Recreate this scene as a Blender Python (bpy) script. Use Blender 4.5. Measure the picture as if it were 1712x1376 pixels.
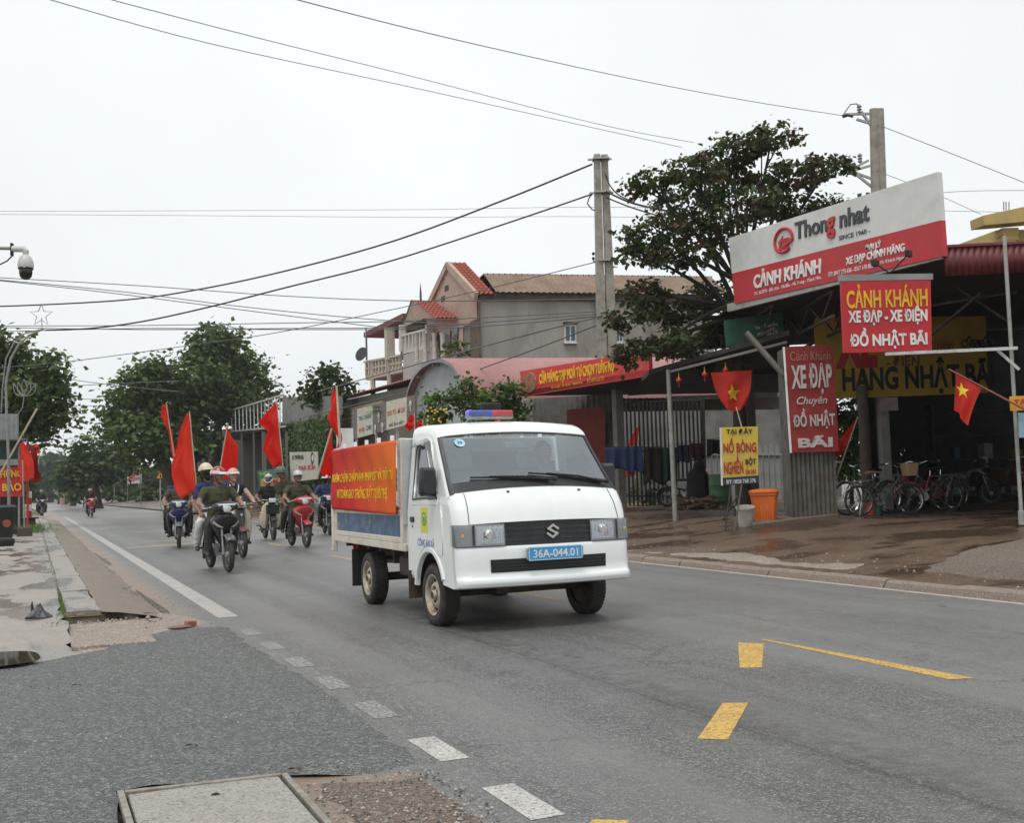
import bpy, bmesh, math, random
from math import sin, cos, pi, sqrt, radians
from mathutils import Vector, Matrix
V = Vector
rnd = random.Random(7)
scene = bpy.context.scene
for o in list(bpy.data.objects):
    bpy.data.objects.remove(o)
COL = scene.collection

# ------------------------------------------------------------------ camera
CAM_H, YAW, PITCH, ROLL = 1.24, radians(24.05), radians(3.79), radians(1.72)
FOC = 1800.0 / 1712.0                       # focal length in picture widths
fw = V((sin(YAW)*cos(PITCH), cos(YAW)*cos(PITCH), sin(PITCH)))
rt0 = V((cos(YAW), -sin(YAW), 0)); up0 = rt0.cross(fw)
rt = rt0*cos(ROLL) - up0*sin(ROLL); up = up0*cos(ROLL) + rt0*sin(ROLL)
cd = bpy.data.cameras.new('camera'); cam = bpy.data.objects.new('camera', cd); COL.objects.link(cam)
cd.sensor_fit = 'HORIZONTAL'; cd.sensor_width = 36; cd.lens = 36*FOC; cd.clip_start = .05; cd.clip_end = 4000
m3 = Matrix((rt, up, -fw)).transposed()
cam.matrix_world = Matrix.Translation((0, 0, CAM_H)) @ m3.to_4x4()
scene.camera = cam

# ------------------------------------------------------------------ overcast sky and veiled sun
SUN_EL, SUN_AZ = radians(66), radians(222)          # azimuth measured from +Y towards +X
world = bpy.data.worlds.new('World'); scene.world = world; world.use_nodes = True
nt = world.node_tree; nt.nodes.clear()
wo = nt.nodes.new('ShaderNodeOutputWorld'); bg = nt.nodes.new('ShaderNodeBackground')
sky = nt.nodes.new('ShaderNodeTexSky'); sky.sky_type = 'NISHITA'; sky.sun_disc = False
sky.sun_elevation = SUN_EL; sky.sun_rotation = SUN_AZ; sky.dust_density = 4; sky.air_density = 1.2
hs = nt.nodes.new('ShaderNodeHueSaturation'); hs.inputs['Saturation'].default_value = .12
tc = nt.nodes.new('ShaderNodeTexCoord'); nz = nt.nodes.new('ShaderNodeTexNoise')
nz.inputs['Scale'].default_value = 1.3; nz.inputs['Detail'].default_value = 4
mr = nt.nodes.new('ShaderNodeMapRange'); mr.inputs[1].default_value = .3; mr.inputs[2].default_value = .7
mr.inputs[3].default_value = .90; mr.inputs[4].default_value = 1.05
cl = nt.nodes.new('ShaderNodeMixRGB'); cl.blend_type = 'MIX'; cl.inputs[0].default_value = .9
cl.inputs[2].default_value = (8.42, 8.75, 8.85, 1)                  # even cloud sheet
mu = nt.nodes.new('ShaderNodeMixRGB'); mu.blend_type = 'MULTIPLY'; mu.inputs[0].default_value = 1
nt.links.new(sky.outputs[0], hs.inputs['Color']); nt.links.new(hs.outputs[0], cl.inputs[1])
nt.links.new(tc.outputs['Generated'], nz.inputs['Vector']); nt.links.new(nz.outputs[0], mr.inputs[0])
nt.links.new(cl.outputs[0], mu.inputs[1]); nt.links.new(mr.outputs[0], mu.inputs[2])
nt.links.new(mu.outputs[0], bg.inputs['Color']); bg.inputs['Strength'].default_value = .0875
nt.links.new(bg.outputs[0], wo.inputs['Surface'])
sd = bpy.data.lights.new('sun', 'SUN'); sd.energy = 1.2; sd.angle = radians(24); sd.color = (1, .97, .92)
sun = bpy.data.objects.new('sun', sd); COL.objects.link(sun)
sdir = V((sin(SUN_AZ)*cos(SUN_EL), cos(SUN_AZ)*cos(SUN_EL), sin(SUN_EL)))
sun.rotation_euler = sdir.to_track_quat('Z', 'Y').to_euler(); sun.location = (0, 0, 40)
vs = scene.view_settings; vs.view_transform = 'Standard'; vs.look = 'None'; vs.gamma = 1; vs.use_curve_mapping = False
vs.exposure = .45
scene.render.engine = 'CYCLES'

# ------------------------------------------------------------------ points of the place
EYE = V((0, 0, CAM_H))
def ray(u, v): return fw + rt*((u-856)/1800.) + up*((688-v)/1800.)
def onx(u, v, x): r = ray(u, v); return EYE + r*(x/r.x)            # a surveyed point on the plane X = x
def ony(u, v, y): r = ray(u, v); return EYE + r*(y/r.y)
def ond(u, v, d): return EYE + ray(u, v)*d                         # at distance d along the view axis
def onz(u, v, z): r = ray(u, v); return EYE + r*((z-CAM_H)/r.z)
E1 = V((cos(YAW), -sin(YAW), 0)); E2 = V((sin(YAW), cos(YAW), 0)); UZ = V((0, 0, 1))

# ------------------------------------------------------------------ materials
MATS = {}
def mat(name, c=(.5,.5,.5), r=.6, c2=None, s=5., d=3., lo=.38, hi=.66, m=0., b=0., bs=60., rv=.0, spec=.5, coat=0., sub=None, c3=None, s3=1.2, a3=.5, stretch=(1,1,1)):
    if name in MATS: return MATS[name]
    M = bpy.data.materials.new(name); M.use_nodes = True; MATS[name] = M
    n = M.node_tree.nodes; l = M.node_tree.links; bs_ = n['Principled BSDF']
    if c2 is None: c2 = tuple(x*.78 for x in c)
    t = n.new('ShaderNodeTexCoord'); mp = n.new('ShaderNodeMapping'); mp.inputs['Scale'].default_value = stretch
    l.new(t.outputs['Object'], mp.inputs[0])
    q = n.new('ShaderNodeTexNoise'); q.inputs['Scale'].default_value = s; q.inputs['Detail'].default_value = d
    l.new(mp.outputs[0], q.inputs['Vector'])
    rp = n.new('ShaderNodeMapRange'); rp.inputs[1].default_value = lo; rp.inputs[2].default_value = hi
    l.new(q.outputs[0], rp.inputs[0])
    mx = n.new('ShaderNodeMixRGB'); mx.inputs[1].default_value = (*c, 1); mx.inputs[2].default_value = (*c2, 1)
    l.new(rp.outputs[0], mx.inputs[0]); last = mx
    if c3 is not None:
        q3 = n.new('ShaderNodeTexNoise'); q3.inputs['Scale'].default_value = s3; q3.inputs['Detail'].default_value = 6; q3.inputs['Roughness'].default_value = .7
        l.new(mp.outputs[0], q3.inputs['Vector'])
        r3 = n.new('ShaderNodeMapRange'); r3.inputs[1].default_value = .5; r3.inputs[2].default_value = .68; r3.inputs[4].default_value = a3
        l.new(q3.outputs[0], r3.inputs[0])
        m3_ = n.new('ShaderNodeMixRGB'); m3_.inputs[2].default_value = (*c3, 1)
        l.new(r3.outputs[0], m3_.inputs[0]); l.new(last.outputs[0], m3_.inputs[1]); last = m3_
    l.new(last.outputs[0], bs_.inputs['Base Color'])
    bs_.inputs['Metallic'].default_value = m; bs_.inputs['Specular IOR Level'].default_value = spec
    bs_.inputs['Coat Weight'].default_value = coat
    if rv:
        rr = n.new('ShaderNodeMapRange'); rr.inputs[1].default_value = .3; rr.inputs[2].default_value = .7
        rr.inputs[3].default_value = max(.03, r-rv); rr.inputs[4].default_value = min(1, r+rv)
        l.new(q.outputs[0], rr.inputs[0]); l.new(rr.outputs[0], bs_.inputs['Roughness'])
    else: bs_.inputs['Roughness'].default_value = r
    if b:
        q2 = n.new('ShaderNodeTexNoise'); q2.inputs['Scale'].default_value = bs; q2.inputs['Detail'].default_value = 4
        l.new(mp.outputs[0], q2.inputs['Vector'])
        bp = n.new('ShaderNodeBump'); bp.inputs['Strength'].default_value = b; bp.inputs['Distance'].default_value = .02
        l.new(q2.outputs[0], bp.inputs['Height']); l.new(bp.outputs[0], bs_.inputs['Normal'])
    if sub: bs_.inputs['Subsurface Weight'].default_value = sub
    return M
def leafmat(name, c, tr=.25, r=.5):
    if name in MATS: return MATS[name]
    M = mat(name, c, r, tuple(x*.55 for x in c), 2.5, 2, spec=.35)
    n = M.node_tree.nodes; l = M.node_tree.links; b = n['Principled BSDF']; o = n['Material Output']
    tl = n.new('ShaderNodeBsdfTranslucent'); tl.inputs[0].default_value = (c[0]*1.5, c[1]*1.6, c[2]*.7, 1)
    mx = n.new('ShaderNodeMixShader'); mx.inputs[0].default_value = tr
    l.new(b.outputs[0], mx.inputs[1]); l.new(tl.outputs[0], mx.inputs[2]); l.new(mx.outputs[0], o.inputs[0])
    return M
def clothmat(name, c, tr=.3, r=.75):
    if name in MATS: return MATS[name]
    M = mat(name, c, r, tuple(x*.85 for x in c), 3, 2, spec=.2, b=.15, bs=400)
    n = M.node_tree.nodes; l = M.node_tree.links; b = n['Principled BSDF']; o = n['Material Output']
    tl = n.new('ShaderNodeBsdfTranslucent'); tl.inputs[0].default_value = (*c, 1)
    mx = n.new('ShaderNodeMixShader'); mx.inputs[0].default_value = tr
    l.new(b.outputs[0], mx.inputs[1]); l.new(tl.outputs[0], mx.inputs[2]); l.new(mx.outputs[0], o.inputs[0])
    return M
def glassmat(name, tint=(.6,.66,.66), r=.02, f0=.07):
    if name in MATS: return MATS[name]
    M = bpy.data.materials.new(name); M.use_nodes = True; MATS[name] = M
    n = M.node_tree.nodes; l = M.node_tree.links; n.remove(n['Principled BSDF']); o = n['Material Output']
    f = n.new('ShaderNodeFresnel'); f.inputs[0].default_value = 1.5
    a = n.new('ShaderNodeMath'); a.operation = 'MULTIPLY_ADD'; a.inputs[1].default_value = 1.5; a.inputs[2].default_value = f0
    t = n.new('ShaderNodeBsdfTransparent'); t.inputs[0].default_value = (*tint, 1)
    g = n.new('ShaderNodeBsdfGlossy'); g.inputs['Roughness'].default_value = r; g.inputs[0].default_value = (.9,.95,1,1)
    mx = n.new('ShaderNodeMixShader')
    l.new(f.outputs[0], a.inputs[0]); l.new(a.outputs[0], mx.inputs[0]); l.new(t.outputs[0], mx.inputs[1]); l.new(g.outputs[0], mx.inputs[2]); l.new(mx.outputs[0], o.inputs[0])
    return M

# ------------------------------------------------------------------ mesh builder
def frame(d, upv=UZ):
    d = d.normalized(); x = d.cross(upv)
    if x.length < 1e-4: x = d.cross(V((1,0,0)))
    x.normalize(); return x, x.cross(d).normalized()
class MB:
    def __init__(s): s.v = []; s.f = []; s.mi = []
    def face(s, idx, m=0): s.f.append(tuple(idx)); s.mi.append(m)
    def add(s, vs, fs, m=0):
        k = len(s.v); s.v += [V(p) for p in vs]
        for f in fs: s.face([i+k for i in f], m)
        return s
    def box(s, c, size, rot=None, m=0, ax=None):
        c = V(c); hx, hy, hz = [q/2 for q in size]
        vs = [V((x,y,z)) for x in (-hx,hx) for y in (-hy,hy) for z in (-hz,hz)]
        if rot is not None: R = rot if isinstance(rot, Matrix) else Matrix.Rotation(rot, 3, 'Z'); vs = [R@p for p in vs]
        if ax is not None: vs = [ax[0]*p.x + ax[1]*p.y + ax[2]*p.z for p in vs]
        return s.add([p+c for p in vs], [(0,1,3,2),(4,6,7,5),(0,4,5,1),(2,3,7,6),(0,2,6,4),(1,5,7,3)], m)
    def bar(s, a, b, w, h=None, m=0, upv=UZ):                    # rectangular bar from a to b
        a = V(a); b = V(b); h = h or w; x, y = frame(b-a, upv); x *= w/2; y *= h/2
        vs = [a-x-y, a+x-y, a+x+y, a-x+y, b-x-y, b+x-y, b+x+y, b-x+y]
        return s.add(vs, [(3,2,1,0),(4,5,6,7),(0,1,5,4),(1,2,6,5),(2,3,7,6),(3,0,4,7)], m)
    def tube(s, pts, r, n=8, m=0, cap=True, flat=1.):
        pts = [V(p) for p in pts]; N = len(pts); rs = r if isinstance(r, (list,tuple)) else [r]*N
        k = len(s.v); px = None
        for i, p in enumerate(pts):
            d = (pts[min(i+1,N-1)] - pts[max(i-1,0)])
            if d.length < 1e-6: d = V((0,0,1))
            d.normalize()
            if px is None: x, y = frame(d)
            else:
                x = px - d*px.dot(d)
                if x.length < 1e-5: x, _ = frame(d)
                x.normalize(); y = d.cross(x)*1
            px = x; y = x.cross(d)
            for j in range(n):
                a = 2*pi*j/n; s.v.append(p + (x*cos(a) + y*sin(a)*flat)*rs[i])
        for i in range(N-1):
            for j in range(n):
                a = k+i*n+j; b = k+i*n+(j+1)%n; s.face((a, b, b+n, a+n), m)
        if cap:
            s.face([k+j for j in range(n)][::-1], m); s.face([k+(N-1)*n+j for j in range(n)], m)
        return s
    def lathe(s, prof, n=16, o=(0,0,0), ax=UZ, m=0, closed=False, cap=True):   # prof: (radius, height)
        o = V(o); ax = V(ax).normalized(); x, y = frame(ax); k = len(s.v); N = len(prof)
        for r, h in prof:
            for j in range(n):
                a = 2*pi*j/n; s.v.append(o + ax*h + (x*cos(a)+y*sin(a))*r)
        rng = range(N if closed else N-1)
        for i in rng:
            i2 = (i+1) % N
            for j in range(n):
                s.face((k+i*n+j, k+i2*n+j, k+i2*n+(j+1)%n, k+i*n+(j+1)%n), m)
        if not closed and cap:
            if prof[0][0] > 1e-4: s.face([k+j for j in range(n)], m)
            if prof[-1][0] > 1e-4: s.face([k+(N-1)*n+j for j in range(n)][::-1], m)
        return s
    def loft(s, rings, m=0, cap=True, close=True):
        k = len(s.v); n = len(rings[0])
        for r in rings: s.v += [V(p) for p in r]
        for i in range(len(rings)-1):
            for j in range(n if close else n-1):
                a = k+i*n+j; b = k+i*n+(j+1)%n; s.face((a, b, b+n, a+n), m)
        if cap and close:
            s.face([k+j for j in range(n)][::-1], m); s.face([k+(len(rings)-1)*n+j for j in range(n)], m)
        return s
    def grid(s, fn, nu, nv, m=0):
        k = len(s.v)
        for i in range(nu+1):
            for j in range(nv+1): s.v.append(V(fn(i/nu, j/nv)))
        for i in range(nu):
            for j in range(nv):
                a = k+i*(nv+1)+j; s.face((a, a+1, a+nv+2, a+nv+1), m)
        return s
    def prism(s, poly, thick, o, x, y, m=0):                     # 2-D polygon extruded along x cross y
        o = V(o); x = V(x); y = V(y); z = x.cross(y).normalized()*thick; n = len(poly)
        vs = [o + x*p[0] + y*p[1] for p in poly]; vs += [p+z for p in vs]
        return s.add(vs, [tuple(range(n))[::-1], tuple(range(n, 2*n))] + [(i, (i+1)%n, (i+1)%n+n, i+n) for i in range(n)], m)
    def ell(s, c, rx, ry, rz, n=12, k=8, m=0, rot=None):
        c = V(c); vs = []; fs = []
        for i in range(k+1):
            t = pi*i/k
            for j in range(n):
                a = 2*pi*j/n; p = V((rx*sin(t)*cos(a), ry*sin(t)*sin(a), rz*cos(t)))
                if rot is not None: p = rot@p
                vs.append(c+p)
        for i in range(k):
            for j in range(n): fs.append((i*n+j, (i+1)*n+j, (i+1)*n+(j+1)%n, i*n+(j+1)%n))
        return s.add(vs, fs, m)
    def mesh(s, name, mats, smooth=True, fix=True):
        me = bpy.data.meshes.new(name); me.from_pydata([tuple(p) for p in s.v], [], s.f)
        mats = mats if isinstance(mats, (list,tuple)) else [mats]
        for q in mats: me.materials.append(q)
        me.polygons.foreach_set('material_index', s.mi)
        if fix and len(s.f) < 60000:
            b = bmesh.new(); b.from_mesh(me); bmesh.ops.remove_doubles(b, verts=b.verts, dist=1e-5)
            bmesh.ops.recalc_face_normals(b, faces=b.faces); b.to_mesh(me); b.free()
        if smooth:
            me.polygons.foreach_set('use_smooth', [True]*len(me.polygons)); me.set_sharp_from_angle(angle=radians(38))
        return me
    def build(s, name, mats, parent=None, smooth=True, bev=0, fix=True, **kw):
        o = bpy.data.objects.new(name, s.mesh(name, mats, smooth, fix)); COL.objects.link(o)
        if parent is not None: o.parent = parent
        if bev:
            b = o.modifiers.new('bevel', 'BEVEL'); b.width = bev; b.segments = 2; b.limit_method = 'ANGLE'; b.angle_limit = radians(40)
        for k, v in kw.items(): o[k] = v
        return o
def link(name, me, parent=None, loc=None, rot=None):
    o = bpy.data.objects.new(name, me); COL.objects.link(o)
    if parent is not None: o.parent = parent
    if loc is not None: o.location = loc
    if rot is not None: o.rotation_euler = rot
    return o
def tag(o, label, cat, group=None):
    o['label'] = label; o['category'] = cat
    if group: o['group'] = group
    return o
def thing(name, label, cat, loc=(0,0,0), rz=0, group=None):
    o = bpy.data.objects.new(name, None); COL.objects.link(o); o.location = loc; o.rotation_euler = (0,0,rz); o.empty_display_size = .2
    return tag(o, label, cat, group)
def setting(o): o['kind'] = 'structure'; return o
def stuff(o): o['kind'] = 'stuff'; return o

# a scratch scene evaluates text, filled outlines and fused bodies
SCR = bpy.data.scenes.new('scratch')
def evalmesh(o):
    SCR.collection.objects.link(o); vl = SCR.view_layers[0]; vl.update(); dg = vl.depsgraph
    me = bpy.data.meshes.new_from_object(o.evaluated_get(dg), depsgraph=dg)
    d = o.data; bpy.data.objects.remove(o)
    return me
def outline(polys, ext=.01):                                      # 2-D outline with holes -> solid sheet in XY, +-ext in Z
    c = bpy.data.curves.new('o', 'CURVE'); c.dimensions = '2D'; c.fill_mode = 'BOTH'; c.extrude = ext
    for P in polys:
        sp = c.splines.new('POLY'); sp.points.add(len(P)-1); sp.use_cyclic_u = True
        for q, p in zip(sp.points, P): q.co = (p[0], p[1], 0, 1)
    return evalmesh(bpy.data.objects.new('o', c))
def map_mesh(me, fn, mats, name, parent=None, smooth=False):
    for v in me.vertices: v.co = fn(v.co)
    me.materials.clear()
    for q in (mats if isinstance(mats, (list,tuple)) else [mats]): me.materials.append(q)
    b = bmesh.new(); b.from_mesh(me); bmesh.ops.recalc_face_normals(b, faces=b.faces); b.to_mesh(me); b.free()
    if smooth: me.polygons.foreach_set('use_smooth', [True]*len(me.polygons)); me.set_sharp_from_angle(angle=radians(38))
    return link(name, me, parent)
TXT = {}
def letters(body, c, x, y, w, h, m, parent, name='lettering', bold=.02, ext=.004, shear=0., fn=None):
    """flat lettering centred at c, x / y the directions of writing, w x h its full size"""
    key = (body, bold, shear)
    if key not in TXT:
        t = bpy.data.curves.new('t', 'FONT'); t.body = body; t.offset = bold; t.resolution_u = 3; t.extrude = .5; t.shear = shear; t.align_x = 'CENTER'; t.space_line = .95
        me = evalmesh(bpy.data.objects.new('t', t)); TXT[key] = me
    me = TXT[key].copy(); xs = [v.co.x for v in me.vertices]; ys = [v.co.y for v in me.vertices]
    x0, x1, y0, y1 = min(xs), max(xs), min(ys), max(ys); c = V(c); x = V(x).normalized(); y = V(y).normalized(); z = x.cross(y)
    def f(p):
        a = (p.x-x0)/(x1-x0)-.5; b_ = (p.y-y0)/(y1-y0)-.5
        q = c + x*(a*w) + y*(b_*h) + z*(p.z*2*ext+ext*.5)
        return fn(q) if fn else q
    return map_mesh(me, f, m, name, parent)
from mathutils import noise as mnoise
def nz3(x, y, s, z=0.): return mnoise.noise(V((x*s, y*s, z)))
# ================================================================== ground, road, pavements
def nodes(M): return M.node_tree.nodes, M.node_tree.links, M.node_tree.nodes['Principled BSDF']
def N_(n, t, **k):
    q = n.new(t)
    for a, v in k.items():
        if a in ('Scale','Detail','Roughness','Randomness','Distortion'): q.inputs[a].default_value = v
        else: setattr(q, a, v)
    return q
def rangen(n, l, src, a, b, c=0., d=1.):
    r = n.new('ShaderNodeMapRange'); r.inputs[1].default_value = a; r.inputs[2].default_value = b; r.inputs[3].default_value = c; r.inputs[4].default_value = d
    l.new(src, r.inputs[0]); return r.outputs[0]
def mixc(n, l, f, a, b, mode='MIX'):
    q = n.new('ShaderNodeMixRGB'); q.blend_type = mode
    for i, s in ((0, f), (1, a), (2, b)):
        if isinstance(s, (int, float)): q.inputs[i].default_value = s
        elif isinstance(s, tuple): q.inputs[i].default_value = (*s, 1)
        else: l.new(s, q.inputs[i])
    return q.outputs[0]
def mathn(n, l, op, a, b=0., c=0.):
    q = n.new('ShaderNodeMath'); q.operation = op
    for i, s in enumerate((a, b, c)):
        if isinstance(s, (int, float)): q.inputs[i].default_value = s
        else: l.new(s, q.inputs[i])
    return q.outputs[0]
def ground_mat(name, base, base2, speck, agg=230., rough=(.45,.75), bump=.35, bdist=.006, tracks=False, dirt=None, wet=None, coarse=False):
    M = bpy.data.materials.new(name); M.use_nodes = True; MATS[name] = M
    n, l, b = nodes(M); t = n.new('ShaderNodeTexCoord'); P = t.outputs['Object']
    sx = n.new('ShaderNodeSeparateXYZ'); l.new(P, sx.inputs[0])
    big = N_(n, 'ShaderNodeTexNoise', Scale=.7, Detail=6, Roughness=.65); l.new(P, big.inputs[0])
    mid = N_(n, 'ShaderNodeTexNoise', Scale=9., Detail=5, Roughness=.7); l.new(P, mid.inputs[0])
    vor = N_(n, 'ShaderNodeTexVoronoi', Scale=agg); l.new(P, vor.inputs[0])
    c = mixc(n, l, rangen(n, l, big.outputs[0], .35, .68), base, base2)
    c = mixc(n, l, rangen(n, l, mid.outputs[0], .3, .75, 0, .45), c, tuple(x*.62 for x in base))
    sv = n.new('ShaderNodeSeparateColor'); l.new(vor.outputs['Color'], sv.inputs[0])
    c = mixc(n, l, rangen(n, l, sv.outputs[0], .62, 1, 0, .62 if coarse else .55), c, speck)
    c = mixc(n, l, rangen(n, l, sv.outputs[1], .7, 1, 0, .7 if coarse else .5), c, tuple(x*.35 for x in base))
    rough_s = rangen(n, l, big.outputs[0], .3, .7, rough[0], rough[1])
    if tracks:
        mp = n.new('ShaderNodeMapping'); mp.inputs['Scale'].default_value = (1.5, .03, 1); l.new(P, mp.inputs[0])
        tr = N_(n, 'ShaderNodeTexNoise', Scale=1.6, Detail=3); l.new(mp.outputs[0], tr.inputs[0])
        k = rangen(n, l, tr.outputs[0], .42, .6, 0, .65)
        c = mixc(n, l, k, c, (base2[0]*1.45, base2[1]*1.45, base2[2]*1.43))
        mp2 = n.new('ShaderNodeMapping'); mp2.inputs['Scale'].default_value = (5, .9, 1); l.new(P, mp2.inputs[0])
        t2 = N_(n, 'ShaderNodeTexNoise', Scale=5, Detail=7, Roughness=.75); l.new(mp2.outputs[0], t2.inputs[0])
        c = mixc(n, l, rangen(n, l, t2.outputs[0], .55, .66, 0, .5), c, (.27,.265,.255))
        for xo in (3.35, 6.55):
            dd_ = mathn(n, l, 'ABSOLUTE', mathn(n, l, 'SUBTRACT', sx.outputs[0], mathn(n, l, 'MULTIPLY_ADD', big.outputs[0], .5, xo-.25)))
            c = mixc(n, l, mathn(n, l, 'MULTIPLY', rangen(n, l, dd_, .05, .5, .55, 0.), rangen(n, l, mid.outputs[0], .35, .6)), c, (.058,.058,.057))
        far_l = mathn(n, l, 'MULTIPLY', rangen(n, l, sx.outputs[0], 3.9, 5.6), rangen(n, l, sx.outputs[0], 7.9, 7.1))
        c = mixc(n, l, mathn(n, l, 'MULTIPLY', far_l, rangen(n, l, t2.outputs[0], .3, .6, .15, .75)), c, (.205,.204,.198))
        # oil-dark lane middles and a seam
        seam = mathn(n, l, 'ABSOLUTE', mathn(n, l, 'SUBTRACT', sx.outputs[0], mathn(n, l, 'MULTIPLY_ADD', big.outputs[0], .12, 3.15)))
        c = mixc(n, l, rangen(n, l, seam, .0, .02, .45, 0.), c, (.03,.03,.03))
        # thin cracks in the old wearing course, only in places
        cw = n.new('ShaderNodeVectorMath'); cw.operation = 'MULTIPLY_ADD'; cw.inputs[1].default_value = (.5,.5,.5); l.new(mid.outputs[1], cw.inputs[0]); l.new(P, cw.inputs[2])
        cr = N_(n, 'ShaderNodeTexVoronoi', Scale=.55, feature='DISTANCE_TO_EDGE'); l.new(cw.outputs[0], cr.inputs[0])
        ck = mathn(n, l, 'MULTIPLY', rangen(n, l, cr.outputs['Distance'], .0, .011, .75, 0.), rangen(n, l, big.outputs[0], .5, .58))
        c = mixc(n, l, ck, c, (.028,.028,.028))
    if dirt:
        # dirt washed against both edges of the carriageway
        e1 = mathn(n, l, 'ADD', rangen(n, l, sx.outputs[0], 1.62, 1.25), 0)
        e2 = rangen(n, l, sx.outputs[0], 7.95, 8.35)
        e = mathn(n, l, 'MAXIMUM', e1, e2); e = mathn(n, l, 'ADD', e, rangen(n, l, mid.outputs[0], .35, .65, -.45, .45))
        e = rangen(n, l, e, .3, .75, 0, .9); c = mixc(n, l, e, c, dirt)
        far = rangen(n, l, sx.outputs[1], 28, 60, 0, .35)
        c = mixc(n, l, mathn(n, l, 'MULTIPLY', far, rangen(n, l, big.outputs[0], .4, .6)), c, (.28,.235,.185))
    if wet:
        w = N_(n, 'ShaderNodeTexNoise', Scale=wet[0], Detail=4, Roughness=.6)
        mp3 = n.new('ShaderNodeMapping'); mp3.inputs['Scale'].default_value = wet[3] if len(wet) > 3 else (1,1,1); l.new(P, mp3.inputs[0]); l.new(mp3.outputs[0], w.inputs[0])
        k = rangen(n, l, w.outputs[0], wet[1], wet[1]+.07)
        c = mixc(n, l, mathn(n, l, 'MULTIPLY', k, .6), c, tuple(x*.38 for x in base))
        rough_s = mixc(n, l, k, rough_s, (wet[2],)*3)
    l.new(c, b.inputs['Base Color']); l.new(rough_s, b.inputs['Roughness']); b.inputs['Specular IOR Level'].default_value = .45
    bp = n.new('ShaderNodeBump'); bp.inputs['Strength'].default_value = bump; bp.inputs['Distance'].default_value = bdist
    hgt = mathn(n, l, 'ADD', mathn(n, l, 'MULTIPLY', vor.outputs['Distance'], 1.), mathn(n, l, 'MULTIPLY', mid.outputs[0], 1.5))
    l.new(hgt, bp.inputs['Height']); l.new(bp.outputs[0], b.inputs['Normal'])
    return M
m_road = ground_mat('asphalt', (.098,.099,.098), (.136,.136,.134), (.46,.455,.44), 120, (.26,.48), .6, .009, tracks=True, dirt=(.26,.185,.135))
m_apron = ground_mat('coarse_asphalt', (.122,.127,.124), (.172,.176,.171), (.44,.445,.43), 80, (.5,.75), 1., .02, coarse=True)
m_pave = ground_mat('old_concrete', (.28,.25,.22), (.37,.34,.305), (.40,.37,.34), 120, (.5,.8), .25, .005, wet=(1.5,.485,.10,(1,.35,1)))
m_ramp = ground_mat('muddy_concrete', (.175,.138,.102), (.235,.19,.145), (.33,.28,.22), 90, (.4,.7), .5, .01, wet=(2.0,.56,.15,(1,.5,1)))
m_low = ground_mat('washed_concrete', (.25,.195,.155), (.33,.275,.225), (.52,.48,.44), 70, (.5,.8), .6, .01, coarse=True)
m_fore = ground_mat('wet_brown_concrete', (.105,.066,.042), (.165,.115,.08), (.2,.15,.12), 60, (.35,.6), .35, .008, wet=(.55,.5,.2,(1,1.5,1)))
m_gravel = ground_mat('gravelly_dirt', (.18,.13,.098), (.25,.195,.155), (.40,.35,.30), 70, (.6,.85), 1., .02, coarse=True)
m_soil = ground_mat('soil', (.19,.15,.10), (.14,.15,.07), (.28,.24,.18), 20, (.7,.95), .8, .03)
m_kerb = ground_mat('kerb_concrete', (.22,.165,.13), (.30,.245,.205), (.38,.33,.29), 90, (.55,.8), .5, .008)

def hshift(y):                                   # the road bends left in the distance
    return -0.000115*max(0, y-48)**2 if y < 150 else -0.000115*102**2 - .0235*(y-150)
def strip(x0, x1, ys, z, nx=1, fn=None):
    mb = MB(); k = 0
    for y in ys:
        for i in range(nx+1):
            x = x0 + (x1-x0)*i/nx; mb.v.append(V((x+hshift(y), y, z(x, y) if callable(z) else z)))
    for j in range(len(ys)-1):
        for i in range(nx):
            a = j*(nx+1)+i; mb.face((a, a+1, a+nx+2, a+nx+1))
    return mb
YS = [-25 + 5*i for i in range(20)] + [80 + 10*i for i in range(30)] + [400, 500, 700]
g = MB(); g.add([(-1500,-300,-.09),(1500,-300,-.09),(1500,2500,-.09),(-1500,2500,-.09)], [(0,1,2,3)])
setting(g.build('ground', m_soil))
setting(strip(.7, 8.31, YS, 0., 4).build('road', m_road))

def fz(x, y=0):                                  # height of the forecourts beyond the right kerb
    return .08 + max(0, min(x, 13.2)-8.45)*.0715
setting(strip(8.44, 60, [-25+2.5*i for i in range(34)]+[65,75,90,120,160,240], lambda x, y: fz(x), 24).build('forecourt', m_fore))
setting(strip(-40, -2.0, YS, .05, 2).build('roadside', m_soil))

# painted markings
def paint_mat(name, c, wear=.5, sc=40):
    M = mat(name, c, .6, tuple(x*.8 for x in c), 6, 4); n, l, b = nodes(M)
    t = n.new('ShaderNodeTexCoord'); q = N_(n, 'ShaderNodeTexNoise', Scale=sc, Detail=6, Roughness=.75); l.new(t.outputs['Object'], q.inputs[0])
    k = rangen(n, l, q.outputs[0], wear, wear+.1, 0, .9)
    src = b.inputs['Base Color'].links[0].from_socket
    l.new(mixc(n, l, k, src, (.115,.115,.112)), b.inputs['Base Color']); return M
m_wline = paint_mat('worn_white_paint', (.40,.385,.355), .56); m_wdash = paint_mat('thin_white_paint', (.50,.485,.45), .5, 55)
m_wfade = paint_mat('faded_white_paint', (.37,.365,.345), .42, 40)
m_yline = paint_mat('yellow_paint', (.62,.38,.075), .50, 40); m_yfade = paint_mat('faded_yellow_paint', (.40,.30,.14), .5, 30)
def marking(poly, m, name, z=.002):
    mb = MB(); mb.add([(p[0], p[1], z) for p in poly], [tuple(range(len(poly)))]); return setting(mb.build(name, m, smooth=False))
setting(strip(1.66, 1.86, [10.95]+[12+2*i for i in range(30)], .002).build('edge_line', m_wline))
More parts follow.
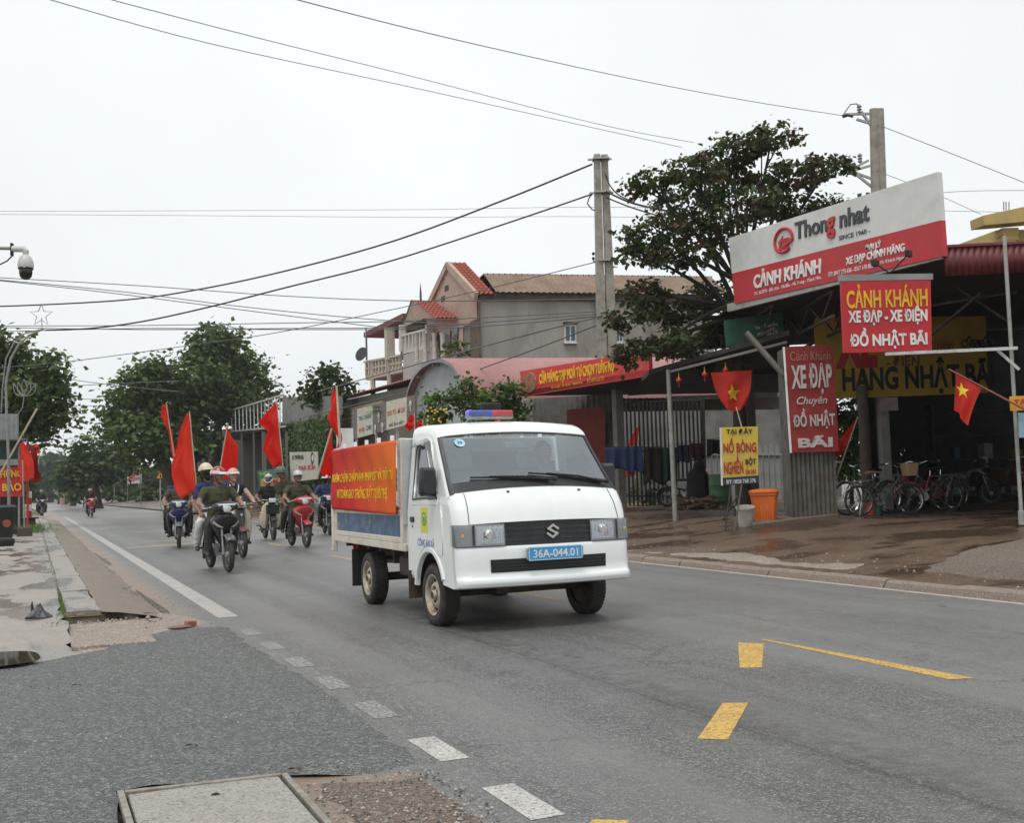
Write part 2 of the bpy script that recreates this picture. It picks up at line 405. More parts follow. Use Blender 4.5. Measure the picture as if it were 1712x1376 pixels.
setting(strip(8.17, 8.27, [-8+2*i for i in range(45)], .002).build('edge_line', m_wline))
for i, y in enumerate((3.68, 4.64, 5.66, 6.62, 7.55, 8.5, 9.45)):
    marking([(1.67,y),(1.81,y),(1.81,y+.48),(1.67,y+.48)], m_wdash if i < 2 else m_wfade, 'road_dash')
marking([(4.8,6.75),(4.92,6.6),(4.3,5.8),(4.17,5.86)], m_yline, 'yellow_dash')
marking([(3.45,5.02),(3.57,4.95),(2.99,4.32),(2.88,4.41)], m_yline, 'yellow_dash')
marking([(1.98,3.5),(1.87,3.58),(1.3,2.95),(1.41,2.86)], m_yline, 'yellow_dash')
marking([(5.02,6.8),(5.06,6.76),(5.10,4.82),(4.95,4.86)], m_yline, 'centre_line')
for y in (10.2, 14, 18, 24, 30, 37, 44, 52):
    marking([(4.97,y),(5.09,y),(5.09,y+1.7),(4.97,y+1.7)], m_yfade, 'centre_line')
for (x0, x1, y, s, w) in ((1.95,4.7,26.2,1.6,.5),(2.6,4.9,29.5,-1.2,.4),(3.0,5.2,36.5,1.8,.5),(5.2,7.9,33,2.,.5)):
    marking([(x0,y),(x1,y+s),(x1,y+s+w),(x0,y+w)], m_yfade, 'yellow_hatching')
for (x0, x1, y) in ((2.6,3.7,39),(3.2,4.6,46),(5.6,7.2,20.2)):
    marking([(x0,y),(x1,y+.2),(x1,y+.45),(x0,y+.3)], m_wfade, 'road_dash')

# tar seams and the newer rough apron of the side street
def cdt_sheet(poly, step, zf, m, name, edge=0., drop=.03):
    from mathutils.geometry import delaunay_2d_cdt
    xs = [p[0] for p in poly]; ys = [p[1] for p in poly]
    def inside(x, y):
        c = False; j = len(poly)-1
        for i in range(len(poly)):
            (xi, yi), (xj, yj) = poly[i], poly[j]
            if (yi > y) != (yj > y) and x < (xj-xi)*(y-yi)/(yj-yi)+xi: c = not c
            j = i
        return c
    bound = []
    for i, p in enumerate(poly):
        q = poly[(i+1) % len(poly)]; k = max(1, int(math.hypot(q[0]-p[0], q[1]-p[1])/step/1.5))
        for t in range(k):
            f = t/k; j = step*.5 if 0 < t else 0
            bound.append(V((p[0]+(q[0]-p[0])*f+rnd.uniform(-j,j), p[1]+(q[1]-p[1])*f+rnd.uniform(-j,j))))
    nb = len(bound); pts = list(bound); y = min(ys)
    while y < max(ys):
        x = min(xs)
        while x < max(xs):
            a, b_ = x+rnd.uniform(-.3,.3)*step, y+rnd.uniform(-.3,.3)*step
            if inside(a, b_): pts.append(V((a, b_)))
            x += step
        y += step
    vs, es, fs, *_ = delaunay_2d_cdt(pts, [(i, (i+1) % nb) for i in range(nb)], [], 1, 1e-5)
    def dist(x, y):
        best = 9.
        for i in range(len(poly)):
            (ax, ay), (bx, by) = poly[i], poly[(i+1) % len(poly)]; dx, dy = bx-ax, by-ay; t = max(0, min(1, ((x-ax)*dx+(y-ay)*dy)/(dx*dx+dy*dy+1e-9))); best = min(best, math.hypot(x-ax-t*dx, y-ay-t*dy))
        return best
    zb = zf
    if edge: zf = lambda x, y: zb(x, y) - drop*max(0, 1-(dist(x, y)+.35*edge*nz3(x, y, 5.))/edge)*(max(0, min(1, (x-1.1)/.3)) if name == 'side_street' else max(0, min(1, (10.2-y)/.5)) if name == 'pavement_slope' else 1)
    mb = MB(); mb.add([(p.x, p.y, zf(p.x, p.y)) for p in vs], [tuple(f) for f in fs]); return mb.build(name, m, fix=False)
apron = [(-9,8.0),(-3,8.35),(-.22,8.68),(.02,8.83),(.45,9.2),(.92,9.93),(1.39,10.39),(1.72,10.2),(1.66,8.8),(1.7,7.75),(1.74,6.9),(1.7,5.7),(1.66,5.1),(1.62,4.62),(1.37,4.55),(1.0,4.73),(.31,4.81),(.2,2.),(.0,-2),(-9,-2)]
setting(cdt_sheet(apron, .085, lambda x, y: max(0, min(1, (1.74-x)/.16))*.012 - .012*max(0, min(1, (x-1.6)/.12)) + .004 + .012*nz3(x, y, 1.1)*max(0, min(1, (1.72-x)/.3)) + .007*nz3(x, y, 6.) + .004*nz3(x, y, 14., 3), m_apron, 'side_street', .16, .022))
setting(cdt_sheet([(.99,4.71),(1.37,4.55),(1.62,4.6),(1.6,3.4),(1.3,1),(1.0,-1),(.9,-1),(1.0,4)], .06, lambda x, y: .008 + .01*nz3(x, y, 3.) + .005*nz3(x, y, 15.), m_gravel, 'gravel_verge', .12, .03))
# loose chippings
st = MB()
def chip(x, y, z, r):
    a = rnd.random()*6.3; k = len(st.v)
    for i in range(4):
        q = a + i*pi/2 + rnd.uniform(-.4,.4); st.v.append(V((x+cos(q)*r*rnd.uniform(.6,1.1), y+sin(q)*r*rnd.uniform(.6,1.1), z)))
    st.v.append(V((x+rnd.uniform(-.3,.3)*r, y+rnd.uniform(-.3,.3)*r, z+r*rnd.uniform(.5,.9))))
    mi = rnd.randrange(3)
    for i in range(4): st.face((k+i, k+(i+1) % 4, k+4), mi)
for i in range(1500):
    x, y = rnd.uniform(-3,1.6), rnd.uniform(3.6,9.2)
    chip(x, y, .012, rnd.uniform(.004,.011))
for i in range(800): chip(rnd.uniform(1.0,1.6), rnd.uniform(3.2,4.55), .008, rnd.uniform(.004,.011))
for i in range(500): chip(rnd.gauss(1.35,.12), rnd.uniform(7,14), .004, rnd.uniform(.004,.010))
for i in range(260): x = rnd.gauss(9.2,.4); chip(x, rnd.uniform(7,17), fz(x), rnd.uniform(.006,.02))
stuff(tag(st.build('loose_chippings', [mat('chip_grey',(.25,.25,.25),.8), mat('chip_pale',(.42,.39,.35),.8), mat('chip_dark',(.06,.06,.06),.8)], smooth=False, fix=False), 'loose stone chippings scattered on the rough asphalt and road edges', 'gravel'))

# inspection slab let into the apron, with its steel angle frame
m_agg = ground_mat('exposed_aggregate', (.33,.305,.275), (.40,.375,.345), (.46,.43,.39), 95, (.5,.75), .8, .008, coarse=True)
sl = thing('inspection_slab', 'square concrete cover slab in a steel angle frame in the rough asphalt', 'manhole cover', (.65,4.1,.0))
mb = MB(); mb.box((0,-.0,.005), (.6,1.2,.05)); mb.build('slab', m_agg, sl, bev=.006)
m_angle = mat('weathered_steel_angle', (.32,.30,.27), .6, (.22,.19,.16), 20, 4, m=.3, b=.2)
for (a, b_) in (((-.325,-.7,.022),(-.325,.65,.022)), ((.325,-.7,.02),(.325,.575,.02)), ((-.31,.635,.021),(.31,.572,.021))):
    mb = MB(); mb.bar(a, b_, .026, .035); mb.build('frame_angle', m_angle, sl, bev=.003)
for (u, v) in ((320,1250),(365,1333),(128,1148),(492,1290)):
    p = onz(u, v, .02); mb = MB()
    mb.grid(lambda a, b_: (p.x-.03+.06*a, p.y+(b_-.5)*.02*(1-abs(a-.5)), .03+.014*sin(a*5)*abs(b_-.5)), 6, 2); o = mb.build('dead_leaf', mat('dead_leaf',(.055,.04,.03),.8))
    tag(o, {320:'dark dead leaf in the middle of the rough asphalt',365:'curled dark leaf lying on the concrete inspection slab',128:'dead twig leaf near the puddle edge on rough asphalt',492:'dark leaf just above the inspection slab corner'}[u], 'leaf', 'dead leaves on the side street')

# left pavement: base, slabs, muddy ramp, broken end
def pz(x, y):
    z = .12
    if y < 12.2: z = .12 - .1*min(1, max(0, (12.2-y)/3.2)) if x < .27 else z
    return z
pav = setting(strip(-2.0, .62, [11.2]+[12+i for i in range(8)]+[20+4*i for i in range(14)], .085).build('pavement', m_pave))
slab_v = 0
def slab(x0, x1, y0, y1, zt=None, th=.06, name='slab', mt=None, tilt=0.):
    mb = MB(); n = 6
    j = lambda: rnd.uniform(-.012,.012)
    xs = [x0, x1]; ring = []
    pts = [(x0+j(), y0+j()), ((x0+x1)/2+j(), y0+j()), (x1+j(), y0+j()), (x1+j(), (y0+y1)/2), (x1+j(), y1+j()), ((x0+x1)/2, y1+j()), (x0+j(), y1+j()), (x0+j(), (y0+y1)/2)]
    zf = zt or (lambda x, y: .12+tilt)
    top = [V((p[0]+hshift(p[1]), p[1], zf(*p))) for p in pts]; mid = [q-V((0,0,.008)) for q in top]; low = [q-V((0,0,th)) for q in top]
    c = sum(top, V())/8; top2 = [q+(c-q).normalized()*.01 for q in top]
    mb.loft([low, mid, top2]); return mb.build(name, mt or m_pave, pav)
ys = [12.15, 14.6, 17.7, 20.3, 23.4, 26.2, 29.5, 33, 37, 41.5, 46, 52, 60]
for i in range(len(ys)-1):
    t = rnd.uniform(-.006,.008)
    slab(-2.0, -.87, ys[i]+.01, ys[i+1]-.01, tilt=t); slab(-.85, .265, ys[i]+rnd.uniform(0,.02), ys[i+1]-.02, tilt=rnd.uniform(-.004,.006))
y = 11.35
while y < 60:
    y2 = y + rnd.uniform(1.0,1.7)*(1 if y < 30 else 2.5); slab(.29, .60, y+.008, y2-.008, tilt=rnd.uniform(-.006,.01)); y = y2
# slope of the pavement running down to the side street left of the joint
setting(cdt_sheet([(-9,8.3),(-3,8.5),(-.2,8.75),(.3,9.1),(.27,12.15),(-2,12.15),(-9,12.15)], .13, lambda x, y: .03 + .09*max(0, min(1, (y-9.3)/2.8)) + .006*nz3(x,y,1.3) - .03*max(0, 1-((x+.35)**2/.25+(y-8.95)**2/.3)), m_pave, 'pavement_slope', .22, .045))
# muddy ramp between slabs and gutter
def rampz(x, y): return .118 - .12*((x-.6)/.6)**1.4 + .018*nz3(x, y, 2.2) + .008*nz3(x, y, 7.)*min(1, (x-.6)*6)
rp = MB()
def rampf(a, b_):
    y = 11.25 + (60-11.25)*(b_**1.8); x = .6 + .62*a
    if b_ == 0: y += .35*a + .12*sin(a*9)
    return (x+hshift(y), y, rampz(x, y))
rp.grid(rampf, 14, 90); setting(rp.build('kerb_ramp', m_ramp))
# the broken vertical end of the pavement
be = MB(); ring = []
def endf(a, b_):
    x = .27 + .98*a; y = 11.25 + .35*max(0, (x-.6)/.62) + (.12*sin(max(0, x-.6)/.62*9) if x > .6 else 0)
    zt = .119 if x < .6 else rampz(x, 11.3)
    return (x, y - .05*(1-b_) - .03*nz3(x, b_, 7.)*(b_ < .99), zt*b_ - .01*(1-b_))
be.grid(endf, 30, 5); setting(be.build('broken_kerb_end', mat('broken_concrete', (.20,.165,.125), .9, (.12,.095,.07), 14, 5, b=.8, bs=30)))
# lower washed slabs in front of the break
low = setting(cdt_sheet([(.27,11.4),(.27,9.0),(.5,9.2),(.95,9.95),(1.4,10.42),(1.6,10.6),(1.5,11.3),(1.25,12.),(.9,11.8)], .12, lambda x, y: .014+.010*nz3(x,y,4.), m_low, 'washed_verge', .18, .022))
def zl(x, y): return .03
for (x0, x1, y0, y1) in ((.29,.95,10.45,11.1),(.29,.93,9.45,10.43)):
    o = slab(x0, x1, y0, y1, zt=zl, mt=m_low); o.parent = low
# puddles
m_water = mat('muddy_water', (.05,.042,.032), .03, (.06,.05,.04), 2, 2, spec=.8); m_milky = mat('sky_pale_muddy_water', (.26,.235,.20), .10, (.20,.18,.15), 5, 3, b=.12, bs=9)  # gutter water: reflected sky put into its pale muddy colour
def puddle(poly, z, name, label):
    P = []; n = len(poly)
    for i in range(n):
        a, b_, c, d = [V(poly[(i+k) % n]) for k in (-1,0,1,2)]
        for t in (0,.25,.5,.75):
            P.append(.5*((2*b_)+(c-a)*t+(2*a-5*b_+4*c-d)*t*t+(3*b_-a-3*c+d)*t**3))
    mb = MB(); mb.add([(p.x, p.y, z) for p in P], [tuple(range(len(P)))]); o = mb.build(name, m_water if poly[0][0] < 0 else m_milky, smooth=False); return setting(o)
puddle([(-.7,9.25),(-.3,9.42),(-.02,9.3),(.05,8.95),(.0,8.72),(-.25,8.62),(-.7,8.6)], .042, 'puddle', '')
puddle([(1.21,14.9),(1.27,13.),(1.3,11.9),(1.24,11.6),(1.21,12.6)], .007, 'puddle', '')
puddle([(1.2,25),(1.26,23),(1.29,20.8),(1.23,20.5),(1.2,22)], .007, 'puddle', '')
puddle([(1.12,10.35),(1.3,10.45),(1.34,10.35),(1.2,10.24)], .02, 'puddle', '')

# right kerb: separate stones
kerb = setting(strip(8.36, 8.46, [-25+5*i for i in range(40)], .06).build('kerb', m_kerb))
ks = MB(); ks.loft([[(-.06,0,-.05),(-.015,0,.065),(.02,0,.085),(.12,0,.09),(.12,0,-.05)],[(-.06,1.0,-.05),(-.015,1.0,.065),(.02,1.0,.085),(.12,1.0,.09),(.12,1.0,-.05)]])
ksm = ks.mesh('kerb_stone', m_kerb)
y = -6.
while y < 60:
    L = 1.0; o = link('kerb_stone', ksm, kerb, (8.33+hshift(y)+rnd.uniform(-.008,.008), y, rnd.uniform(-.012,.006)), (0, rnd.uniform(-.02,.02), rnd.uniform(-.008,.008))); o.scale = (1, L-.012, 1); y += L
# grit piled along the kerb and the dry gravelly patch in front of the bicycle shop
setting(cdt_sheet([(8.6,5),(8.7,9.2),(9.6,9.9),(10.8,10.4),(12.4,10.6),(15,10.2),(15,3),(9,2)], .16, lambda x, y: fz(x)+.02+.012*nz3(x,y,2.)+.008*nz3(x,y,7.), m_gravel, 'gravel_patch', .5, .05))
setting(cdt_sheet([(8.47,10),(8.48,13.8),(8.5,18),(8.9,17),(9.0,14.2),(9.5,12.8),(9.1,11.2),(9.4,10.2),(8.9,9.8)], .14, lambda x, y: fz(x)+.012+.012*nz3(x,y,3.), m_low, 'washed_verge', .3, .035))
# ================================================================== the white pickup truck
TR = thing('police_pickup_truck', 'small white pickup truck with red banner and roof light bar on the road', 'truck', (4.01,8.23,0), radians(-.8))
m_white = mat('white_car_paint', (.79,.81,.81), .25, (.755,.775,.775), 3, 3, coat=.6, c3=(.55,.50,.43), s3=3.5, a3=.10)
m_cream = mat('dusty_cream_paint', (.66,.62,.54), .5, (.58,.52,.43), 6, 4, c3=(.36,.27,.2), s3=4, a3=.5)
m_blk = mat('black_plastic', (.018,.018,.02), .42, (.026,.026,.028), 20, 2); m_blk2 = mat('matt_black', (.012,.012,.012), .7)
m_rub = mat('tyre_rubber', (.022,.021,.02), .8, (.05,.042,.034), 9, 4, b=.3, bs=90)
m_chrome = mat('bright_metal', (.75,.75,.75), .18, (.65,.65,.65), 30, 2, m=1.)
m_rimp = mat('dusty_silver_wheel', (.52,.47,.39), .5, (.30,.23,.16), 11, 4, m=.3)
m_dark = mat('dark_chassis', (.035,.028,.022), .75, (.09,.06,.04), 8, 4)
m_glass = glassmat('windscreen_glass', (.74,.84,.87), .03, .16); m_lens = glassmat('clear_lens', (.85,.87,.88), .05)
m_grey = mat('grey_trim', (.18,.19,.195), .6); m_steel = mat('steel', (.38,.38,.37), .4, (.28,.28,.27), 14, 3, m=.7)

PROF = [(.08,.368),(.025,.382),(.008,.412),(.012,.445),(.046,.468),(.045,.60),(.05,.695),(.062,.715),(.072,.90),(.07,.915),(.095,.99),(.135,1.075),(.205,1.156),
        (.36,1.30),(.475,1.43),(.59,1.56),(.70,1.685),(.745,1.742),(.81,1.785),(.94,1.812),(1.2,1.826),(1.43,1.822)]
RAD = [.09,.10,.11,.11,.10,.11,.11,.11,.11,.11,.10,.09,.075,.065,.06,.06,.06,.065,.07,.07,.07,.07]
BOW = [.055]*12 + [.055]*4 + [.05,.045,.04,.035,.03,.03]
NP_ = len(PROF)
def wid(z): return .815 if z < 1.12 else .815 - .072*(z-1.12)/.62
def pn(i):
    if i < 9: return V((1., 0.))
    a = V(PROF[max(i-1,0)]); b = V(PROF[min(i+1,NP_-1)]); t = (b-a).normalized(); return V((t.y, -t.x))   # inward normal in (y,z)
def lerp(a, b, t): return a + (b-a)*t
def cab(p, q, off=0.):
    i = max(0, min(int(p), NP_-2)); t = p-i
    P = V(PROF[i]).lerp(V(PROF[i+1]), t); n = pn(i).lerp(pn(i+1), t).normalized()
    r = lerp(RAD[i], RAD[i+1], t); bow = lerp(BOW[i], BOW[i+1], t)
    w = wid(P.y + n.y*(r+bow)); half = (w-r) + r*pi/2; s = abs(q)*half; sg = 1 if q >= 0 else -1
    if s <= w-r: x = s; ins = bow*(s/(w-r))**2; ox = 0; on = off
    else:
        f = (s-(w-r))/r; x = w-r+r*sin(f); ins = bow+r*(1-cos(f)); ox = off*sin(f); on = off*cos(f)
    return V((sg*(x+ox), P.x + n.x*(ins-on), P.y + n.y*(ins-on)))
def qx(p, x):                                     # q for a lateral position x near the middle of the section
    i = max(0, min(int(p), NP_-2)); t = p-i; r = lerp(RAD[i], RAD[i+1], t); n = pn(i).lerp(pn(i+1), t).normalized(); P = V(PROF[i]).lerp(V(PROF[i+1]), t)
    w = wid(P.y+n.y*(r+.05)); half = (w-r)+r*pi/2; a = abs(x)
    s = a if a <= w-r else (w-r)+r*math.asin(min(1, (a-w+r)/r)); return math.copysign(s/half, x)
def patch(mb, p0, p1, q0, q1, off=0., nu=None, nv=14, m=0):
    nu = nu or max(2, int((p1-p0)*2)); mb.grid(lambda a, b_: cab(p0+(p1-p0)*a, q0+(q1-q0)*b_, off), nu, nv, m)
body = MB()
patch(body, 9, 12.35, -1, 1, 0, 8, 34)                                   # bonnet
patch(body, 16.25, 21, -1, 1, 0, 12, 34)                                 # roof
for sgn in (-1, 1): patch(body, 12.3, 16.3, sgn*.915, sgn*1., 0, 12, 4)   # screen pillars
def bpt(p): c = cab(p, 1); return (c.y, c.z)
arc = [(.83+.365*cos(a), .28+.365*sin(a)) for a in [radians(17+i*(146/16)) for i in range(17)]]
low_poly = [bpt(k*.5) for k in range(0, 23)] + [(1.44, bpt(11)[1]), (1.44,.40)] + arc + [bpt(0)]
low_poly = low_poly[:-1]
up_poly = [bpt(11+k*.5) for k in range(0, 21)] + [(1.44, bpt(11)[1])]
win = [(.585,1.145),(1.235,1.125),(1.245,1.57),(1.20,1.60),(.94,1.615),(.90,1.60)]
def side_fn(sgn, off=0.): return lambda c: V((sgn*(wid(c.y)+c.z+off), c.x, c.y))
ob = body.build('cab_body', m_white, TR)
for sgn in (-1, 1):
    map_mesh(outline([low_poly], .004), side_fn(sgn, -.004), m_white, 'side_panel', TR)
    map_mesh(outline([up_poly, win], .004), side_fn(sgn, -.004), m_white, 'side_pillar_frame', TR)
    # door skin, slightly proud so that its shut lines show
    ar2 = [(.83+.425*cos(a), .28+.425*sin(a)) for a in [radians(28+i*(95/10)) for i in range(11)]]
    dp = [(.49,1.06),(.46,.80),(.47,.64)] + [p for p in ar2[::-1] if p[0] > .56] + [(1.24,.415),(1.335,.42),(1.345,1.06)]
    door = map_mesh(outline([dp], .004), side_fn(sgn, .004), m_white, 'door', TR)
    fr = [(.535,1.065),(1.325,1.065),(1.325,1.60),(1.28,1.66),(.93,1.675),(.86,1.62)]
    map_mesh(outline([fr, win], .004), side_fn(sgn, .004), m_white, 'door_frame', TR)
    map_mesh(outline([win], .002), side_fn(sgn, -.008), glassmat('side_glass', (.25,.28,.29), .03, .04), 'side_window', TR)
    sl_ = [(.565,1.125),(1.26,1.105),(1.27,1.575),(1.21,1.625),(.93,1.64),(.885,1.615)]
    map_mesh(outline([sl_, win], .003), side_fn(sgn, .009), m_blk, 'window_seal', TR)
    mb = MB(); tri = [(.565,1.115),(.80,1.11),(.80,1.16),(.70,1.30)]; map_mesh(outline([tri], .004), side_fn(sgn, .012), m_blk, 'quarter_panel', TR)
    # rain visor over the window
    vis = MB(); pts = [(.60,1.20),(.70,1.38),(.83,1.56),(.90,1.64),(1.0,1.665),(1.15,1.66),(1.30,1.64)]
    vis.grid(lambda a, b_: (lambda P: V((sgn*(wid(P.y)+.012+.05*(b_)), P.x, P.y-.055*b_ if P.x > .9 else P.y-.02*b_)))(V(pts[min(int(a*6),5)]).lerp(V(pts[min(int(a*6),5)+1]), a*6-min(int(a*6),5))), 24, 3)
    o = vis.build('rain_visor', mat('smoked_visor', (.09,.095,.1), .12, (.13,.135,.14), 3, 2, coat=.6), TR); sm = o.modifiers.new('t', 'SOLIDIFY'); sm.thickness = .004
    h = MB(); h.box((sgn*(.812+.016), 1.265, .93), (.02,.10,.05)); hd = h.build('door_handle', m_blk, door, bev=.008)
    h = MB(); h.lathe([(.0,.0),(.012,.0),(.012,.006),(.0,.006)], 10, (sgn*.819,1.27,.865), (sgn,0,0)); h.build('lock', m_blk2, door)
    # wheel-arch lip and dark liner
    fl = MB()
    ring = []
    for i in range(19):
        a = radians(8+i*(150/18)); c, s_ = cos(a), sin(a)
        ring.append([V((sgn*(.812+.002), .83+.425*c, .28+.425*s_)), V((sgn*.828, .83+.41*c, .28+.41*s_)), V((sgn*.828, .83+.375*c, .28+.375*s_)), V((sgn*.79, .83+.362*c, .28+.362*s_))])
    fl.loft(ring, close=False, cap=False); fl.build('wheel_arch_lip', m_white, TR)
    ln = MB(); ln.loft([[V((sgn*.79, .83+.37*cos(a), .28+.37*sin(a))), V((sgn*.5, .83+.37*cos(a), .28+.37*sin(a)))] for a in [radians(14+i*9.5) for i in range(17)]], close=False, cap=False); ln.build('arch_liner', m_blk2, TR)
    # mirror
    mr_ = MB(); mr_.tube([(sgn*.80,.60,1.17),(sgn*.85,.62,1.17),(sgn*.87,.62,1.19)], .018, 8); mr_.build('mirror_arm', m_blk, TR)
    mm = MB(); cx = sgn*.885
    mm.loft([[V((cx+sgn*a*k, .63+d, 1.27+b_*k2)) for (a, b_) in ((-.075,-.10),(-.06,-.125),(.055,-.125),(.07,-.10),(.07,.10),(.055,.125),(-.06,.125),(-.075,.10))] for (d, k, k2) in ((-.05,.72,.8),(-.025,.95,.96),(.02,1,1),(.05,.96,.97))]); mo = mm.build('wing_mirror', m_blk, TR)
    g_ = MB(); g_.box((cx,.684,1.27), (.11,.004,.2)); g_.build('mirror_glass', m_chrome, mo)
# front bumper, grille and lamps
bp_ = MB(); patch(bp_, 0, 6.9, -1, 1, .004, 20, 36); bo = bp_.build('bumper', m_white, TR); so = bo.modifiers.new('s', 'SOLIDIFY'); so.thickness = .01; so.offset = -1
gr = MB(); patch(gr, 4.22, 5.06, qx(5,-.54), qx(5,.54), .009, 3, 20); ino = gr.build('air_intake', m_blk2, TR)
for dz in (4.4, 4.6, 4.8):
    b_ = MB(); patch(b_, dz, dz+.06, qx(5,-.53), qx(5,.53), .014, 1, 20); b_.build('intake_bar', m_blk, ino)
gp = MB(); patch(gp, 6.9, 9.02, -.985, .985, -.006, 6, 36); go = gp.build('grille_panel', m_blk, TR)
for dz in (7.25, 7.5, 7.75, 8.0):
    b_ = MB(); patch(b_, dz-.05, dz+.05, qx(7.5,-.46), qx(7.5,.46), .004, 2, 24); b_.build('grille_bar', m_blk, go)
# the maker's slanted S emblem
em = MB(); S_ = [(.95,.38),(.05,.98),(-.78,.40),(.78,-.40),(-.05,-.98),(-.95,-.38)]
for i in range(5):
    a, b2 = V(S_[i]), V(S_[i+1]); pa = V((a.x*.052, -.004-.0006*i, .82+a.y*.052)); pb = V((b2.x*.052, -.004-.0006*i, .82+b2.y*.052))
    d = (pb-pa).normalized()*.008; em.bar(pa-d, pb+d, .012, .02, upv=V((0,-1,0)).cross(d))
e_o = em.build('emblem', m_chrome, TR, smooth=False, bev=.002); e_o.location = (.03,.055,0)
m_hous = mat('lamp_housing', (.34,.35,.35), .3, m=.5); m_refl = mat('lamp_reflector', (.86,.87,.88), .22, (.62,.63,.64), 45, 2, m=.55, b=.5, bs=60)
for sgn in (-1, 1):
    q0, q1 = sgn*qx(8,.405), sgn*.995
    hl = MB(); patch(hl, 7.02, 8.0, min(q0,q1), max(q0,q1), .004, 4, 16); ho = hl.build('headlight', m_hous, TR)
    pm = (q0+q1)/2
    for (a, b2, mt, nm) in ((q0+.01*sgn, q0+(q1-q0)*.52, m_refl, 'main_reflector'), (q0+(q1-q0)*.62, q0+(q1-q0)*.93, m_hous, 'corner_reflector')):
        r_ = MB(); patch(r_, 7.12, 7.9, min(a,b2), max(a,b2), .008, 4, 10); r_.build(nm, mt, ho)
    for k in range(7):
        qq = q0+(q1-q0)*(.06+.07*k); r_ = MB(); r_.tube([cab(7.14+.12*i, qq, .010) for i in range(7)], .004, 5); r_.build('lens_rib', m_chrome, ho)
    bz = MB(); bz.tube([cab(7.06+.13*i, q0+(q1-q0)*.57, .016) for i in range(8)], .012, 6); bz.build('bezel', m_blk, ho)
    c = cab(7.5, q0+(q1-q0)*.27, .004); bl = MB(); bl.lathe([(.0,.03),(.035,.03),(.055,.012),(.062,0)], 16, c+V((0,.01,0)), (0,-1,0)); bl.build('bulb_shade', m_chrome, ho)
    c = cab(7.5, q0+(q1-q0)*.75, .004); bl = MB(); bl.lathe([(.0,.022),(.018,.018),(.026,0)], 12, c, (sgn*.5,-1,0)); bl.build('indicator', mat('amber_lamp', (.6,.33,.1), .2), ho)
    ls = MB(); patch(ls, 7.04, 7.98, min(q0,q1), max(q0,q1), .022, 4, 16); ls.build('lens', m_lens, ho)
    vt = MB(); bonnet_seam = [cab(9.05+i*.4, sgn*.80, .0015) for i in range(9)]; vt.tube(bonnet_seam, .0035, 5); vt.build('bonnet_seam', m_blk2, TR)
# number plate
m_plate = mat('blue_number_plate', (.05,.34,.68), .4, (.045,.31,.63), 3, 2)
pl = MB(); pl.box((.02,-.014,.640), (.50,.008,.115)); po = pl.build('number_plate', m_plate, TR, bev=.004)
for d in (-1, 1):
    b_ = MB(); b_.box((.02+d*.253,-.004,.64), (.02,.014,.09)); b_.build('plate_bracket', m_steel, po)
rim_ = MB()
for a, b2 in (((-.245,.052),(.245,.052)),((-.245,-.052),(.245,-.052)),((-.245,-.052),(-.245,.052)),((.245,-.052),(.245,.052))): rim_.bar((.02+a[0],-.02,.640+a[1]), (.02+b2[0],-.02,.640+b2[1]), .004)
rim_.build('plate_border', mat('plate_white', (.8,.8,.8), .4), po, smooth=False)
letters('36A-044.01', (.02,-.02,.640), (1,0,0), (0,0,1), .415, .068, MATS['plate_white'], po, bold=.012, ext=.002)
# windscreen: black surround, glass, wipers
sr = MB()
patch(sr, 12.32, 12.9, -.935, .935, .003, 4, 30); patch(sr, 16.08, 16.3, -.935, .935, .003, 3, 30)
for sgn in (-1, 1): patch(sr, 12.3, 16.3, min(sgn*.89,sgn*.94), max(sgn*.89,sgn*.94), .003, 12, 3)
sr.build('windscreen_surround', m_blk, TR)
gl = MB(); patch(gl, 12.7, 16.2, -.91, .91, -.004, 12, 26); gl.build('windscreen', m_glass, TR)
def wiper(xa, xb, pa, pb):
    w = MB(); a = cab(12.55, qx(12.5,xa), .03); b2 = cab(pb, qx(13,xb), .03); e = cab(pb+.06, qx(13,xb), .03)
    w.tube([a, a.lerp(b2,.5)+V((0,-.02,.015)), b2], [.012,.010,.006], 6); w.lathe([(.018,0),(.018,.03),(.0,.035)], 8, a, (0,-.7,.6)); wo_ = w.build('wiper_arm', m_blk2, TR)
    k = MB(); pts = [cab(lerp(12.62, pb+.12, t), qx(13, lerp(xa-.05, xb-.16, t) if xb < xa else lerp(xa+.05, xb+.16, t)), .014) for t in (0,.2,.4,.6,.8,1)]
    k.tube(pts, .009, 6); k.build('wiper_blade', m_blk2, wo_)
wiper(.17,-.42,12.5,12.95); wiper(.70,.12,12.5,12.98)
for x in (-.30,.38): 
    nzl = MB(); nzl.box(cab(12.1, qx(12,x), .006), (.02,.02,.012)); nzl.build('washer_nozzle', m_blk2, TR)
stk = MB(); c0 = cab(15.55, qx(15.5,-.56), .001); n0 = (cab(15.55, qx(15.5,-.56), .01)-c0).normalized(); stk.lathe([(0,.004),(.048,.004),(.05,0)], 20, c0, n0); so_ = stk.build('round_sticker', mat('pale_blue_sticker', (.45,.72,.82), .5), TR)
xx, yy = V((1,0,0)), n0.cross(V((1,0,0))).normalized(); letters('36', c0+n0*.006, xx, yy if yy.z > 0 else -yy, .045, .034, mat('sticker_ink', (.05,.2,.35), .6), so_, bold=.02, ext=.001)
